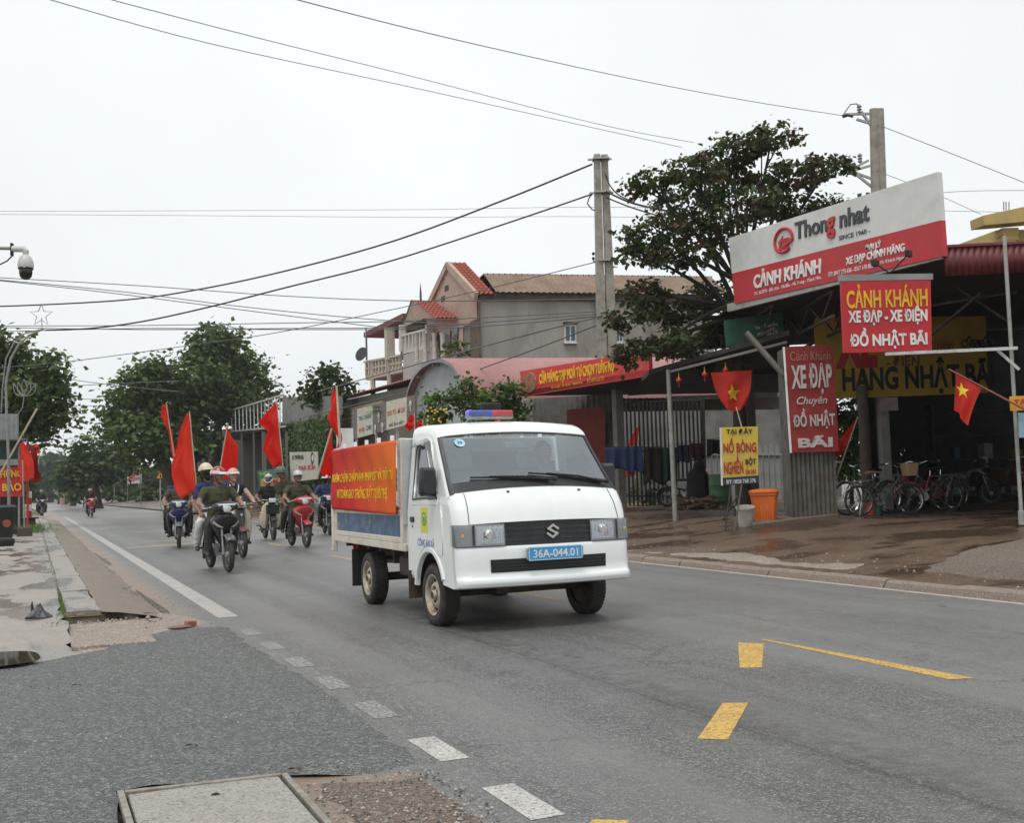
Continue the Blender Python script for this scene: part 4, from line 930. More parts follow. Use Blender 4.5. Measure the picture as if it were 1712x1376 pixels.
def fender(B, y, R_, hw, a0, a1, m, name):
    f = MB(); f.grid(lambda a, b_: (lambda t, s_: V((hw*s_, y+(R_+.035-.03*s_*s_)*cos(t), .285+(R_+.035-.03*s_*s_)*sin(t))))(radians(a0+(a1-a0)*a), 2*b_-1), 14, 6)
    o = f.build(name, m, B); q = o.modifiers.new('s', 'SOLIDIFY'); q.thickness = .005; return o
def motorbike(label, loc, rz, style, paint, trim=None, group='motorbikes in the procession', fend=None, name='motorbike'):
    B = thing(name, label, 'motorbike', loc, rz, group); trim = trim or m_blk; fend = fend or paint
    bwheel(B, -.62, name='front_wheel'); bwheel(B, .60, name='rear_wheel')
    for sg in (-1,1):
        f = MB(); f.tube([(sg*.075,-.62,.285),(sg*.07,-.555,.49)], .02, 9); f.tube([(sg*.07,-.555,.49),(sg*.065,-.44,.84)], .015, 8); f.build('fork_leg', mat('fork_steel', (.26,.26,.26), .4, m=.6), B)
    fender(B, -.62, .285, .075, 5, 135, fend, 'front_fender')
    fender(B, .60, .285, .07, -25, 110, m_blk, 'rear_fender')
    f = MB(); f.tube([(0,-.44,.86),(0,-.30,.62),(0,-.05,.50),(0,.25,.55),(0,.55,.72)], [.05,.055,.06,.06,.05], 10); f.build('frame', trim, B)
    e = MB(); e.box((0,-.02,.34),(.20,.30,.18)); e.lathe([(.075,0),(.075,.06),(.05,.075),(0,.076)], 16, (.09,.02,.33), (1,0,0)); e.lathe([(.075,0),(.075,.06),(.05,.075),(0,.076)], 16, (-.09,.02,.33), (-1,0,0)); e.tube([(0,-.14,.38),(0,-.30,.40)], [.07,.06], 12); e.build('engine', m_alu, B, bev=.01)
    x_ = MB(); x_.tube([(.06,-.28,.34),(.13,-.22,.24),(.15,.05,.23)], .016, 8); x_.tube([(.15,.05,.24),(.16,.30,.28),(.165,.78,.36)], [.025,.042,.045], 12); x_.build('exhaust', m_steel, B)
    pg = MB(); pg.tube([(-.27,-.12,.275),(.27,-.12,.275)], .016, 8); pg.build('footrest', m_grip, B)
    for sg in (-1,1):
        k = MB(); k.tube([(sg*.13,.30,.36),(sg*.27,.34,.36)], .014, 8); k.build('pillion_footrest', m_grip, B); k = MB(); k.tube([(sg*.10,.10,.30),(sg*.09,.60,.285)], .02, 8); k.build('swingarm', m_dark, B)
    c = MB(); c.box((-.105,.32,.30),(.02,.56,.09)); c.build('chain_case', m_blk, B, bev=.02)
    s_ = MB(); s_.loft([[V((w*a, y, z+h*b_)) for (a, b_) in ((-1,-.7),(-1.02,.1),(-.7,.85),(0,1),(.7,.85),(1.02,.1),(1,-.7),(0,-1))] for (y, z, w, h) in ((-.10,.735,.06,.02),(-.02,.755,.10,.035),(.15,.755,.125,.04),(.30,.775,.13,.045),(.50,.80,.125,.045),(.66,.815,.10,.035),(.70,.82,.06,.02))]); s_.build('seat', m_seatl, B)
    t = MB(); t.loft([[V((w*a, y, z+h*b_)) for (a, b_) in ((-.8,-1),(-1,0),(-.9,1),(.9,1),(1,0),(.8,-1))] for (y, z, w, h) in ((-.12,.60,.05,.08),(.05,.62,.10,.12),(.30,.66,.125,.10),(.55,.72,.12,.08),(.74,.78,.07,.05),(.80,.80,.04,.03))]); t.build('side_cowl', paint, B)
    tl = MB(); tl.box((0,.81,.77),(.12,.04,.07)); tl.build('tail_lamp', MATS['red_lens'], B, bev=.012)
    hb = MB(); hb.tube([(-.33,-.34,1.0),(-.22,-.40,1.005),(0,-.44,.98),(.22,-.40,1.005),(.33,-.34,1.0)], .012, 8); hb.build('handlebar', m_steel, B)
    for sg in (-1,1):
        g_ = MB(); g_.tube([(sg*.335,-.338,1.0),(sg*.225,-.396,1.005)], .019, 9); g_.build('grip', m_grip, B)
        g_ = MB(); g_.tube([(sg*.19,-.43,1.0),(sg*.27,-.44,.99),(sg*.33,-.41,.985)], .007, 6); g_.build('lever', m_steel, B)
    if style == 'wave':
        for sg in (-1,1): pass
        fc = MB(); rows = ((.44,.06,-.38,-.24),(.52,.10,-.43,-.22),(.61,.145,-.49,-.21),(.71,.195,-.55,-.23),(.79,.205,-.60,-.28),(.86,.165,-.61,-.34),(.91,.09,-.55,-.40))
        fc.loft([[V((w*a, lerp(f_, b_, t_), z)) for (a, t_) in ((-1,1),(-1.04,.6),(-.80,.25),(-.42,.06),(0,0),(.42,.06),(.80,.25),(1.04,.6),(1,1),(.5,.9),(0,.85),(-.5,.9))] for (z, w, f_, b_) in rows]); fo = fc.build('front_cover', paint, B)
        for sg in (-1,1):
            ls = MB(); ls.loft([[V((sg*x, y, z)) for (x, y) in ((w-.05,y0),(w,y0+.02),(w+.035,y0+.10),(w+.02,y0+.105),(w-.02,y0+.03),(w-.06,y0+.015))] for (z, w, y0) in ((.26,.17,-.20),(.42,.215,-.24),(.58,.24,-.29),(.72,.245,-.33),(.80,.21,-.37))]); ls.build('leg_shield', trim, B)
            lm = MB(); lm.loft([[V((sg*x, y, z)) for (x, y, z) in q] for q in (((.06,-.560,.70),(.065,-.552,.685),(.065,-.53,.685)),((.12,-.548,.735),(.13,-.53,.705),(.13,-.51,.705)),((.195,-.49,.80),(.205,-.465,.765),(.2,-.45,.765)))]); lm.build('indicator', mat('indicator_lens', (.42,.36,.33), .15, (.5,.46,.44), 30, 2, coat=.5), fo)
        cw = MB(); cw.loft([[V((w*cos(a), y + d*sin(a)*.9, z + h*sin(a))) for a in [2*pi*i/14 for i in range(14)]] for (y, z, w, h, d) in ((-.38,1.0,.07,.03,.0),(-.42,1.01,.21,.065,.0),(-.48,1.01,.20,.085,.0),(-.54,1.0,.16,.08,.0),(-.575,.985,.11,.055,.0))]); cw.build('handlebar_cowl', paint, B)
        hl = MB(); hl.loft([[V((w*a, y+.03*abs(a), .99+h*b_)) for (a, b_) in ((-1,.9),(-.55,-.6),(-.3,-1),(.3,-1),(.55,-.6),(1,.9),(.4,1),(-.4,1))] for (y, w, h) in ((-.53,.15,.072),(-.582,.135,.062),(-.596,.09,.042))]); hl.build('headlight', m_lamp, B)
        for sg in (-1,1):
            ts = MB(); ts.loft([[V((sg*x, y, z)) for (x, y, z) in q] for q in (((.10,-.555,1.0),(.10,-.55,1.03),(.10,-.53,1.03)),((.165,-.50,1.02),(.165,-.50,1.04),(.16,-.48,1.04)))]); ts.build('corner_lamp', m_lamp, B)
    else:
        hcw = MB(); hcw.loft([[V((w*a, y, .985+h*b_)) for (a, b_) in ((-.9,-1),(-1,-.6),(-1,.6),(-.8,1),(.8,1),(1,.6),(1,-.6),(.9,-1))] for (y, w, h) in ((-.38,.05,.03),(-.43,.09,.055),(-.50,.095,.062),(-.525,.09,.06))]); hcw.build('headlight_case', trim, B)
        hl = MB(); hl.box((0,-.53,.985),(.165,.03,.105)); hl.build('headlight', m_lamp, B, bev=.02)
        hs_ = MB(); hs_.loft([[V((w*a, y, z)) for a, y in ((-1,y0+.05),(-.6,y0),(.6,y0),(1,y0+.05),(.8,y0+.10),(-.8,y0+.10))] for (z, w, y0) in ((.52,.085,-.56),(.70,.085,-.53),(.88,.075,-.49),(.93,.06,-.47))]); fk = hs_.build('fork_cover', trim, B)
        bd = MB(); bd.prism([(-.03,.03),(0,-.035),(.03,.03),(0,.015)], .006, (0,-.545,.80), (1,0,0), (0,0,1)); bd.build('badge', m_chrome, fk)
        for sg in (-1,1):
            ls = MB(); rows = ((.95,.07,.10,-.40),(.86,.07,.20,-.40),(.70,.07,.26,-.36),(.52,.09,.275,-.31),(.38,.11,.255,-.26),(.30,.13,.20,-.22))
            ls.loft([[V((sg*lerp(x0,x1,t_), y0-.05*sin(pi*(.15+.85*t_))+.12*t_*t_+d, z)) for t_, d in ((0,0),(.3,0),(.6,0),(.85,0),(1,0),(.85,.012),(.6,.012),(.3,.012),(0,.012))] for (z, x0, x1, y0) in rows]); ls.build('leg_shield', paint, B)
            ts = MB(); ts.ell((sg*.21,-.43,.93), .028,.035,.028); ts.build('indicator', m_amb, B)
    return B
RID = {}
grp = 'motorbikes in the procession'
# nearest: black underbone, two riders
b1 = (2.66,17.35,0); r1 = radians(4)
motorbike('black motorbike at the front of the procession, carrying two people', b1, r1, 'wave', gloss('black_gloss', (.014,.014,.016)), fend=gloss('graphite', (.10,.105,.11)))
p, H, R = person('rider in olive shirt and red and white helmet on the black motorbike', b1, r1, riding(.10, .12, .80, .31, -.36, 1.0), m_olive, m_oliveT, m_sandal, look=radians(38), tilt=radians(6)); helmet(p, H, 'half', (.36,.03,.035), (.60,.60,.60))
p, H, R = person('passenger in blue shirt and cream helmet with a black mask on the black motorbike', b1, r1, dict(pillion(.50,.86,.05), head=(-.10,.43,1.56), neck=(-.06,.46,1.40)), m_bluej, m_whitec, m_sandal, mask=m_blackc, look=radians(10)); helmet(p, H, 'half', (.62,.55,.40), (.58,.52,.38), .5)
# cub beside it
b2 = (3.47,20.7,0); r2 = radians(3)
motorbike('maroon and cream step-through motorbike just behind the black motorbike', b2, r2, 'cub', m_cream2, m_blk, fend=gloss('maroon', (.10,.025,.022)))
p, H, R = person('smiling rider in navy sleeveless top and pearl necklace with pink and white helmet', b2, r2, riding(-.02, .16, .84, .31, -.34, 1.0), m_navy, m_oliveT, m_sandal, skin=mat('pale_skin', (.46,.28,.20), .55), sleeve=0, look=radians(8)); helmet(p, H, 'half', (.58,.30,.27), (.66,.62,.60))
nk = MB(); nk.tube([(.075*sin(a)*1.1, .035-.09*cos(a)*1.15 if cos(a) > 0 else .03, 1.335-.16*max(0,cos(a))**1.5 + .03*(1-max(0,cos(a)))) for a in [-pi*.62+i*pi*1.24/20 for i in range(21)]], .009, 6); nk.build('necklace', mat('pearl_white', (.75,.73,.7), .3), p)
nt_ = MB(); nt_.box((.10,-.02,1.12),(.045,.006,.045)); nt_.build('badge', mat('pearl_white'), p)
# blue bike on the left, hidden rider
b3 = (3.02,25.5,0); r3 = radians(-6)
motorbike('dark blue motorbike at the left of the procession under a long red flag', b3, r3, 'wave', gloss('navy_gloss', (.018,.025,.10)), fend=gloss('grey_blue', (.10,.12,.17)))
p, H, R = person('rider in olive shirt half hidden by the red flag on the dark blue motorbike', b3, r3, riding(.05), m_olive, m_blackc, m_sandal); helmet(p, H, 'half', (.30,.30,.29), (.2,.2,.2))
p, H, R = person('passenger in blue shirt behind the flag on the dark blue motorbike', b3, r3, pillion(), m_bluej, m_blackc, m_sandal); helmet(p, H, 'cap', (.30,.30,.32))
# white cub and red bike on the right
b4 = (5.36,27.0,0); r4 = radians(-2)
motorbike('step-through motorbike with a tall white leg shield beside the red motorbike', b4, r4, 'cub', m_cream2, m_blk2, fend=m_blk)
q = MB(); q.box((0,-.56,.76),(.30,.22,.20)); q.box((0,-.56,.87),(.32,.24,.02)); fb = q.build('front_box', m_blk2, bpy.data.objects['motorbike.003'] if 'motorbike.003' in bpy.data.objects else None, bev=.01)
p, H, R = person('rider in black shirt and silver open-face helmet on the white-shielded motorbike', b4, r4, riding(.08), m_blackc, m_blackc, m_sandal, skin=m_skin2, look=radians(-15)); helmet(p, H, 'open', (.45,.45,.42), (.60,.58,.52))
b5 = (5.17,22.9,0); r5 = radians(2)
motorbike('bright red motorbike on the right of the procession', b5, r5, 'wave', gloss('red_gloss', (.42,.03,.04)), m_blk, fend=gloss('red_gloss', (.42,.03,.04)))
p, H, R = person('rider in olive shirt and white helmet on the bright red motorbike', b5, r5, riding(.08), m_olive, m_oliveT, m_blackc, look=radians(0), tilt=radians(-4)); helmet(p, H, 'half', (.52,.52,.52), (.40,.41,.43))
p, H, R = person('passenger in olive shirt and green pith helmet behind the rider of the red motorbike', b5, r5, dict(pillion(.50,.88,.02), head=(-.26,.44,1.60), neck=(-.20,.47,1.44), chest=(-.15,.48,1.29), hip=(-.06,.5,.88), shl=(-.34,.48,1.33), shr=(.04,.48,1.35)), m_olive, m_oliveT, m_sandal, skin=m_skin2, look=radians(32)); helmet(p, H, 'pith', (.10,.125,.10), (.05,.06,.045), .7)
b6 = (7.15,28.3,0); r6 = radians(-8)
motorbike('dark motorbike last on the right behind the red motorbike', b6, r6, 'wave', gloss('black_gloss', (.014,.014,.016)))
p, H, R = person('rider in royal blue jacket with white cap and black face mask', b6, r6, riding(.05), m_bluej, m_blackc, m_blackc, long_sleeve=True, mask=m_blackc, look=radians(-40)); helmet(p, H, 'cap', (.66,.66,.62))
# far rider, far parked scooter on the left
b7 = (3.0,66.4,0)
motorbike('red motorbike riding alone far down the road', b7, radians(6), 'wave', gloss('red_gloss', (.42,.03,.04)), group='motorbikes far off')
p, H, R = person('lone rider in black shirt and red helmet on the far red motorbike', b7, radians(6), riding(.05), m_blackc, m_dkred, m_blackc, vox=.016, group='riders far off'); helmet(p, H, 'half', (.35,.06,.06), (.5,.3,.28))
b8 = (.52,74.,.0)
motorbike('dark motorbike far off at the left edge of the road with two people', b8, radians(4), 'wave', gloss('black_gloss', (.014,.014,.016)), group='motorbikes far off')
p, H, R = person('far rider in dark blue at the left edge of the road', b8, radians(4), riding(.05), m_navy, m_blackc, m_blackc, vox=.018, group='riders far off'); helmet(p, H, 'half', (.05,.06,.09))
p, H, R = person('far passenger in dark clothes behind the rider at the left edge of the road', b8, radians(4), pillion(), m_blackc, m_blackc, m_blackc, vox=.018, group='riders far off'); helmet(p, H, 'half', (.10,.10,.11))
# truck driver
J = riding(.10, 1.02, .82, .14, .80, 1.16, .16, .72, .80, .16, .62, .45); p, H, R = person('driver in olive shirt at the wheel behind the truck windscreen', (4.01+.36,8.23,0), radians(-.8), J, m_olive, m_oliveT, m_blackc, group=None)
# ================================================================== bicycle shop on the right
def panel(name, P, thick, m, parent=None, bev=0., back=None):
    """solid board from four corners (bl, br, tr, tl seen from the front)"""
    P = [V(p) for p in P]; n = (P[1]-P[0]).cross(P[3]-P[0]).normalized(); mb = MB()
    mb.add(P + [p-n*thick for p in P], [(0,1,2,3),(7,6,5,4),(0,4,5,1),(1,5,6,2),(2,6,7,3),(3,7,4,0)]); return mb.build(name, m, parent, smooth=False, bev=bev)
def words(body, pl, u0, v0, u1, v1, hpx, m, parent, bold=.015, ext=.003, shear=0., off=.004):
    """lettering whose middle runs between two surveyed points of a board"""
    a, b_ = pl(u0, v0), pl(u1, v1); um, vm = (u0+u1)/2, (v0+v1)/2; x = (b_-a); y = pl(um, vm-10)-pl(um, vm+10); c = (a+b_)/2
    xn = x.normalized(); y = (y - xn*y.dot(xn)); h = y.length*hpx/20; n = xn.cross(y.normalized())
    return letters(body, c+n*off, x, y, x.length, h, m, parent, bold=bold, ext=ext, shear=shear)
def corrug(mb, O, U, W, nU, amp=.012, per=.08, m=0):                   # corrugated sheet, ribs along W, spanning U
    O, U, W = V(O), V(U), V(W); n = U.cross(W).normalized(); L = U.length; k = max(4, int(L/per)*4)
    mb.grid(lambda a, b_: O + U*a + W*b_ + n*amp*sin(a*L/per*2*pi), k, 1, m)
m_swhite = mat('sign_white', (.66,.66,.645), .45, (.60,.60,.585), 2, 3, c3=(.42,.41,.38), s3=1.6, a3=.35); m_sred = mat('sign_red', (.50,.018,.028), .45, (.44,.015,.024), 3, 2, c3=(.27,.035,.035), s3=2.2, a3=.4); m_lwhite = mat('letter_white', (.78,.78,.76), .45)
m_ldark = mat('letter_charcoal', (.045,.05,.055), .4); m_lred = mat('letter_red', (.52,.03,.03), .4); m_galv = mat('galvanised_gutter', (.50,.49,.46), .45, (.40,.38,.35), 6, 4, m=.4, c3=(.3,.24,.18), s3=5, a3=.4)
m_dkroof = mat('dark_roof_sheet', (.055,.052,.05), .8, (.035,.032,.03), 5, 3); m_maroon = mat('maroon_sheet', (.13,.016,.018), .5, (.10,.013,.014), 4, 3); m_wsteel = mat('white_painted_steel', (.55,.56,.56), .5, (.42,.42,.41), 9, 4, c3=(.25,.16,.1), s3=8, a3=.5)
m_yband = mat('shaded_yellow_vinyl', (.46,.30,.035), .7, (.38,.25,.03), 2, 3); m_redlt = mat('faded_red_vinyl', (.29,.025,.026), .6, (.23,.018,.018), 3, 3, c3=(.42,.09,.08), s3=2, a3=.35); m_yel = mat('letter_yellow', (.84,.50,.02), .45)  # yellow banner colour darkened to stand for the canopy's deep shade
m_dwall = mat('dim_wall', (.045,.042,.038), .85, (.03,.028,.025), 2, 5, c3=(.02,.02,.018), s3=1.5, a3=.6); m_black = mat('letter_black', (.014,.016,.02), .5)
SHOP = thing('bicycle_shop', 'open-fronted bicycle shop with a wide canopy behind the hanging red sign', 'shop', (14.5,15,.4)); SHOP_INV = V((-14.5,-15,-.4))
def S(o):                                       # keep world coordinates under the shop empty
    o.parent = SHOP; o.location = V(o.location)+SHOP_INV; return o
# canopy roof and fascia
A = onx(1218,519,13.02); Bc = onx(1577,432,13.02); Bc.z = 4.6; A.z = 4.66
C_ = Bc + V((cos(radians(27)), -sin(radians(27)), 0))*6.0 + V((0,0,.05)); D_ = C_ + E2*11; E_ = A + E2*7
q = MB()
for a, b_, c, d in ((A,Bc,C_,D_),):
    q.add([A,Bc,C_,D_,E_]+[p+V((0,0,.05)) for p in (A,Bc,C_,D_,E_)], [(0,1,2,3,4),(9,8,7,6,5),(0,5,6,1),(1,6,7,2),(2,7,8,3),(3,8,9,4),(4,9,5,0)])
S(q.build('canopy_roof', m_dkroof, smooth=False))
S(panel('gutter', [A+V((-.03,0,-.06)), Bc+V((-.03,0,-.06)), Bc+V((-.03,0,.1)), A+V((-.03,0,.1))], .08, m_galv))
fd = (C_-Bc).normalized(); q = MB(); corrug(q, Bc+V((0,0,-.34))+fd*.02, fd*5.9, V((0,0,.46)), 1, .012, .10); o = S(q.build('red_fascia', m_maroon)); sm = o.modifiers.new('s', 'SOLIDIFY'); sm.thickness = .01
S(panel('fascia_cap', [Bc+V((-.02,-.03,.11)), Bc+fd*5.9+V((-.02,-.03,.11)), Bc+fd*5.9+V((-.02,-.03,.15)), Bc+V((-.02,-.03,.15))], .12, mat('maroon_cap', (.18,.03,.03), .5)))
for i in (1,3,5):                              # roof trusses under the canopy
    t0 = A.lerp(Bc, .08+i*.15)+V((.1,0,-.12)); t1 = t0+E2*6.2; q = MB(); q.bar(t0, t1, .05); q.bar(t0+V((0,0,-.45)), t1+V((0,0,-.45)), .05)
    for k in range(8): q.bar(t0.lerp(t1, k/8)+V((0,0,-.45 if k % 2 else 0)), t0.lerp(t1,(k+1)/8)+V((0,0,0 if k % 2 else -.45)), .03)
    S(q.build('truss', m_dark, smooth=False))
for (a, b_) in (((1500,520),(1700,488)),((1556,560),(1640,490)),((1600,480),(1690,540))):
    q = MB(); q.bar(ond(*a, 19), ond(*b_, 18), .04); S(q.build('truss', m_dark, smooth=False))
# walls of the shop
def wallq(name, u0, u1, d, z0, z1, m, th=.15):
    a, b_ = ond(u0,800,d), ond(u1,800,d); return S(panel(name, [V((a.x,a.y,z0)), V((b_.x,b_.y,z0)), V((b_.x,b_.y,z1)), V((a.x,a.y,z1))], th, m))
wallq('back_wall', 1447, 1990, 26., .35, 4.6, m_dwall); a = ond(1850,800,15); b_ = ond(1990,800,26.); S(panel('side_wall', [V((a.x,a.y,.2)), V((b_.x,b_.y,.2)), V((b_.x,b_.y,4.6)), V((a.x,a.y,4.6))], .12, m_dwall)); wallq('pillar_wall', 1478, 1492, 22.2, .4, 2.95, mat('grey_plaster', (.36,.35,.34), .8), .3)  # right-hand wall is out of view, added to keep light out of the shop
a = ond(1447,800,22.4); b_ = ond(1447,800,26); S(panel('side_wall', [V((b_.x,b_.y,.4)), V((a.x,a.y,.4)), V((a.x,a.y,4.5)), V((b_.x,b_.y,4.5))], .12, m_dwall))
q = MB(); c = ond(1449,800,21.9); q.lathe([(.11,0),(.11,2.6)], 14, (c.x,c.y,.4)); S(q.build('pillar', mat('dark_post', (.12,.10,.08), .8)))
# yellow banner across the front
PB = lambda u, v: ond(u, v, 22.1)
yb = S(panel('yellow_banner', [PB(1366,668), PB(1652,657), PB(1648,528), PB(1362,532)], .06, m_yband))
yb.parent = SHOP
def SW(*a, **k):
    o = words(*a, **k); o.parent = None; return S(o)
SW('HÀNG NHẬT BÃI', PB, 1408, 634, 1660, 624, 62, m_black, None, bold=.035)
SW('XE', PB, 1395, 575, 1466, 573, 84, m_sred, None, bold=.06); SW('- ĐIỆN', PB, 1482, 605, 1537, 602, 26, mat('brown_letter', (.16,.05,.02), .6), None, bold=.02); SW('ĐẠP', PB, 1482, 566, 1537, 562, 30, MATS['brown_letter'], None, bold=.02)
SW('BẢO HÀNH', PB, 1545, 577, 1592, 573, 22, MATS['brown_letter'], None, bold=.0)
for i in range(3):                               # printed bicycle silhouettes
    c = PB(1618+i*14, 575+6*(i % 2)); q = MB()
    for dx in (-.09,.09): q.tube([c+E1*(dx+.07*cos(t))+UZ*(.07*sin(t))-E2*.07 for t in [k*pi/8 for k in range(17)]], .012, 4)
    q.bar(c-E1*.09-E2*.07, c+UZ*.14-E2*.07, .02); q.bar(c+E1*.09-E2*.07, c+UZ*.16-E2*.07, .02); S(q.build('printed_bicycle', m_black, smooth=False))
q = MB(); S(panel('notice', [PB(1471,688), PB(1502,686), PB(1501,664), PB(1470,665)], .01, mat('paper_notice', (.42,.36,.33), .8)))
# big roof sign
BX = lambda u, v: onx(u, v, 12.95)
bs = thing('roof_sign', 'long white and red sign with CẢNH KHÁNH above the shop canopy', 'sign', (12.95,15,4.6)); BSI = V((-12.95,-15,-4.6))
def Bp(o): o.parent = bs; o.location = BSI; return o
bl, br, tl, tr = BX(1228,508), BX(1577,428), BX(1218,398), BX(1567,287); ml, mr_2 = bl.lerp(tl,.46), br.lerp(tr,.425)
Bp(panel('white_board', [ml, mr_2, tr, tl], .10, m_swhite)); Bp(panel('red_board', [bl, br, mr_2, ml], .10, m_sred))
def BW(body, *a, **k): return Bp(words(body, BX, *a, None, **k))
BW('Thong nhat', 1330, 391, 1454, 358, 40, m_ldark, bold=.022, ext=.012)
gch = words('g', BX, 1384, 383, 1397, 379, 36, m_lred, None, bold=.03, ext=.016, off=.012); Bp(gch)
BW('SINCE 1960 - ', 1403, 398, 1455, 385, 8, m_ldark, bold=.01)
BW('CẢNH KHÁNH', 1261, 468, 1373, 440, 32, m_lwhite, bold=.03, ext=.012); BW('ĐẠI LÝ', 1448, 415, 1474, 407, 15, m_lwhite, bold=.02, ext=.008)
BW('XE ĐẠP CHÍNH HÃNG', 1415, 437, 1513, 413, 20, m_lwhite, bold=.025, ext=.008)
BW('ĐC: B.2175 - Bắc Sơn - Hà Bắc - Hà Trung - Thanh Hóa', 1261, 491, 1373, 463, 9, m_lwhite, bold=.006); BW('ĐT: 0917 275 636 - 0367 618 868', 1385, 459, 1460, 443, 8, m_lwhite, bold=.006); BW('Fb: Khánh Nguyễn', 1472, 439, 1520, 428, 9, m_lwhite, bold=.006)
c = BX(1311,402); n_ = V((-1,0,0)); yv = V((0,-1,0)); q = MB()
ringp = [c + n_*.02 + yv*.26*cos(t) + UZ*.225*sin(t) for t in [radians(-10+i*11) for i in range(30)]]; q.tube(ringp, .03, 6); q.bar(c+n_*.02+yv*.26+UZ*-.04, c+n_*.02+yv*.05+UZ*-.10, .05, .05); Bp(q.build('logo_ring', m_lred))
Bp(words('tn', BX, 1302, 408, 1321, 402, 24, m_lred, None, bold=.05, ext=.01, shear=.3))
for t in (.15,.5,.85):
    p = bl.lerp(br, t); q = MB(); q.bar(p+V((.12,0,0)), p+V((.12,0,1.2)), .05); q.bar(p+V((.12,0,1.1)), p+V((1.0,0,.05)), .04); Bp(q.build('sign_strut', m_galv, smooth=False))
# hanging red sign with floodlights
HS = lambda u, v: ond(u, v, 15.9)
hsn = thing('hanging_sign', 'red hanging sign reading XE ĐẠP - XE ĐIỆN below the big roof sign', 'sign', HS(1480,530)); HSI = -HS(1480,530)
def Hp(o): o.parent = hsn; o.location = HSI; return o
Hp(panel('board', [HS(1411,590), HS(1558,586), HS(1556,468), HS(1406,471)], .07, m_sred))
Hp(panel('top_rail', [HS(1405,470), HS(1560,467), HS(1560,457), HS(1405,459)], .12, mat('grey_rail', (.28,.29,.30), .5)))
for (bd, u0, v0, u1, v1, h, mt, bo_) in (('CẢNH KHÁNH', 1415,496,1550,492,40,m_yel,.02),('XE ĐẠP - XE ĐIỆN', 1418,529,1550,526,32,m_lwhite,.035),('ĐỒ NHẬT BÃI', 1421,567,1550,563,36,m_lwhite,.035)):
    Hp(words(bd, HS, u0, v0, u1, v1, h, mt, None, bold=bo_, ext=.006))
for (u0, v0, u1, v1) in ((1485,455,1463,440),(1490,455,1519,424)):
    q = MB(); q.tube([ond(u0,v0,15.85), ond(u1,v1,15.6)], .012, 6); q.box(ond(u1,v1,15.58), (.12,.07,.09), rot=.4); Hp(q.build('floodlight', m_blk2, bev=.01))
# canopy post with bracket
pst = ond(1709,884,15.6); pz_ = fz(pst.x); q = MB(); q.lathe([(.028,0),(.028,4.25)], 12, (pst.x,pst.y,pz_)); q.lathe([(.045,0),(.045,.2),(.03,.21)], 10, (pst.x,pst.y,pz_)); S(q.build('canopy_post', mat('dull_white_post', (.36,.36,.35), .6, (.25,.24,.22), 6, 4)))
q = MB(); q.bar(ond(1480,592,15.8), ond(1701,582,15.6), .045); S(q.build('bracket_bar', m_wsteel, smooth=False)); q = MB(); q.bar(ond(1668,586,15.7), ond(1704,618,15.6), .04); S(q.build('bracket_brace', m_wsteel, smooth=False))
# corrugated column carrying a vertical red sign
CS = lambda u, v: ond(u, v, 20.1)
cb = onx(1362,869,13.1); col = thing('sign_column', 'corrugated metal column carrying the vertical red XE ĐẠP sign', 'column', cb); CI = -cb
def Cp(o): o.parent = col; o.location = CI; return o
l0, r0 = CS(1324,871), CS(1401,868); l1, r1_ = CS(1312,575), CS(1390,575); zb = fz(13.1)
q = MB(); x = (r0-l0); x.z = 0; base_l = V((l0.x,l0.y,zb)); corrug(q, base_l, x, V((0,0,3.2)), 1, .014, .085); o = Cp(q.build('front_sheet', mat('rusty_corrugated', (.14,.132,.12), .6, (.09,.083,.075), 5, 4, m=.3, c3=(.12,.07,.04), s3=3, a3=.6)))
for p in (base_l, base_l+x):
    q = MB(); corrug(q, p, E2*.5, V((0,0,3.2)), 1, .012, .085); Cp(q.build('side_sheet', MATS['rusty_corrugated']))
q = MB(); q.box(base_l+x*.5+E2*.3+V((0,0,1.6)), (.5,.4,3.2), rot=-YAW); Cp(q.build('core', m_dark))
sb = Cp(panel('red_panel', [CS(1323,757)-E2*.03, CS(1402,755)-E2*.03, CS(1392,577)-E2*.03, CS(1310,580)-E2*.03], .03, m_redlt)); Cp(panel('panel_edge', [CS(1320,758)-E2*.02, CS(1323,757)-E2*.04, CS(1311,580)-E2*.04, CS(1308,580)-E2*.02], .02, m_lwhite))
CW = lambda u, v: ond(u, v, 20.06); m_fwhite = mat('faded_white_letter', (.60,.55,.53), .6)
for (bd, u0, v0, u1, v1, h, bo_, sh_) in (('Cảnh Khánh',1321,595,1388,593,17,.0,0),('XE ĐẠP',1323,635,1391,632,52,.03,0),('Chuyên',1332,672,1383,670,17,.01,.3),('ĐỒ NHẬT',1326,702,1396,698,36,.03,0),('BÃI',1334,739,1392,737,20,.04,0)):
    Cp(words(bd, CW, u0, v0, u1, v1, h, m_fwhite if bd != 'Cảnh Khánh' else mat('faint_letter', (.45,.2,.16), .6), None, bold=bo_, shear=sh_))
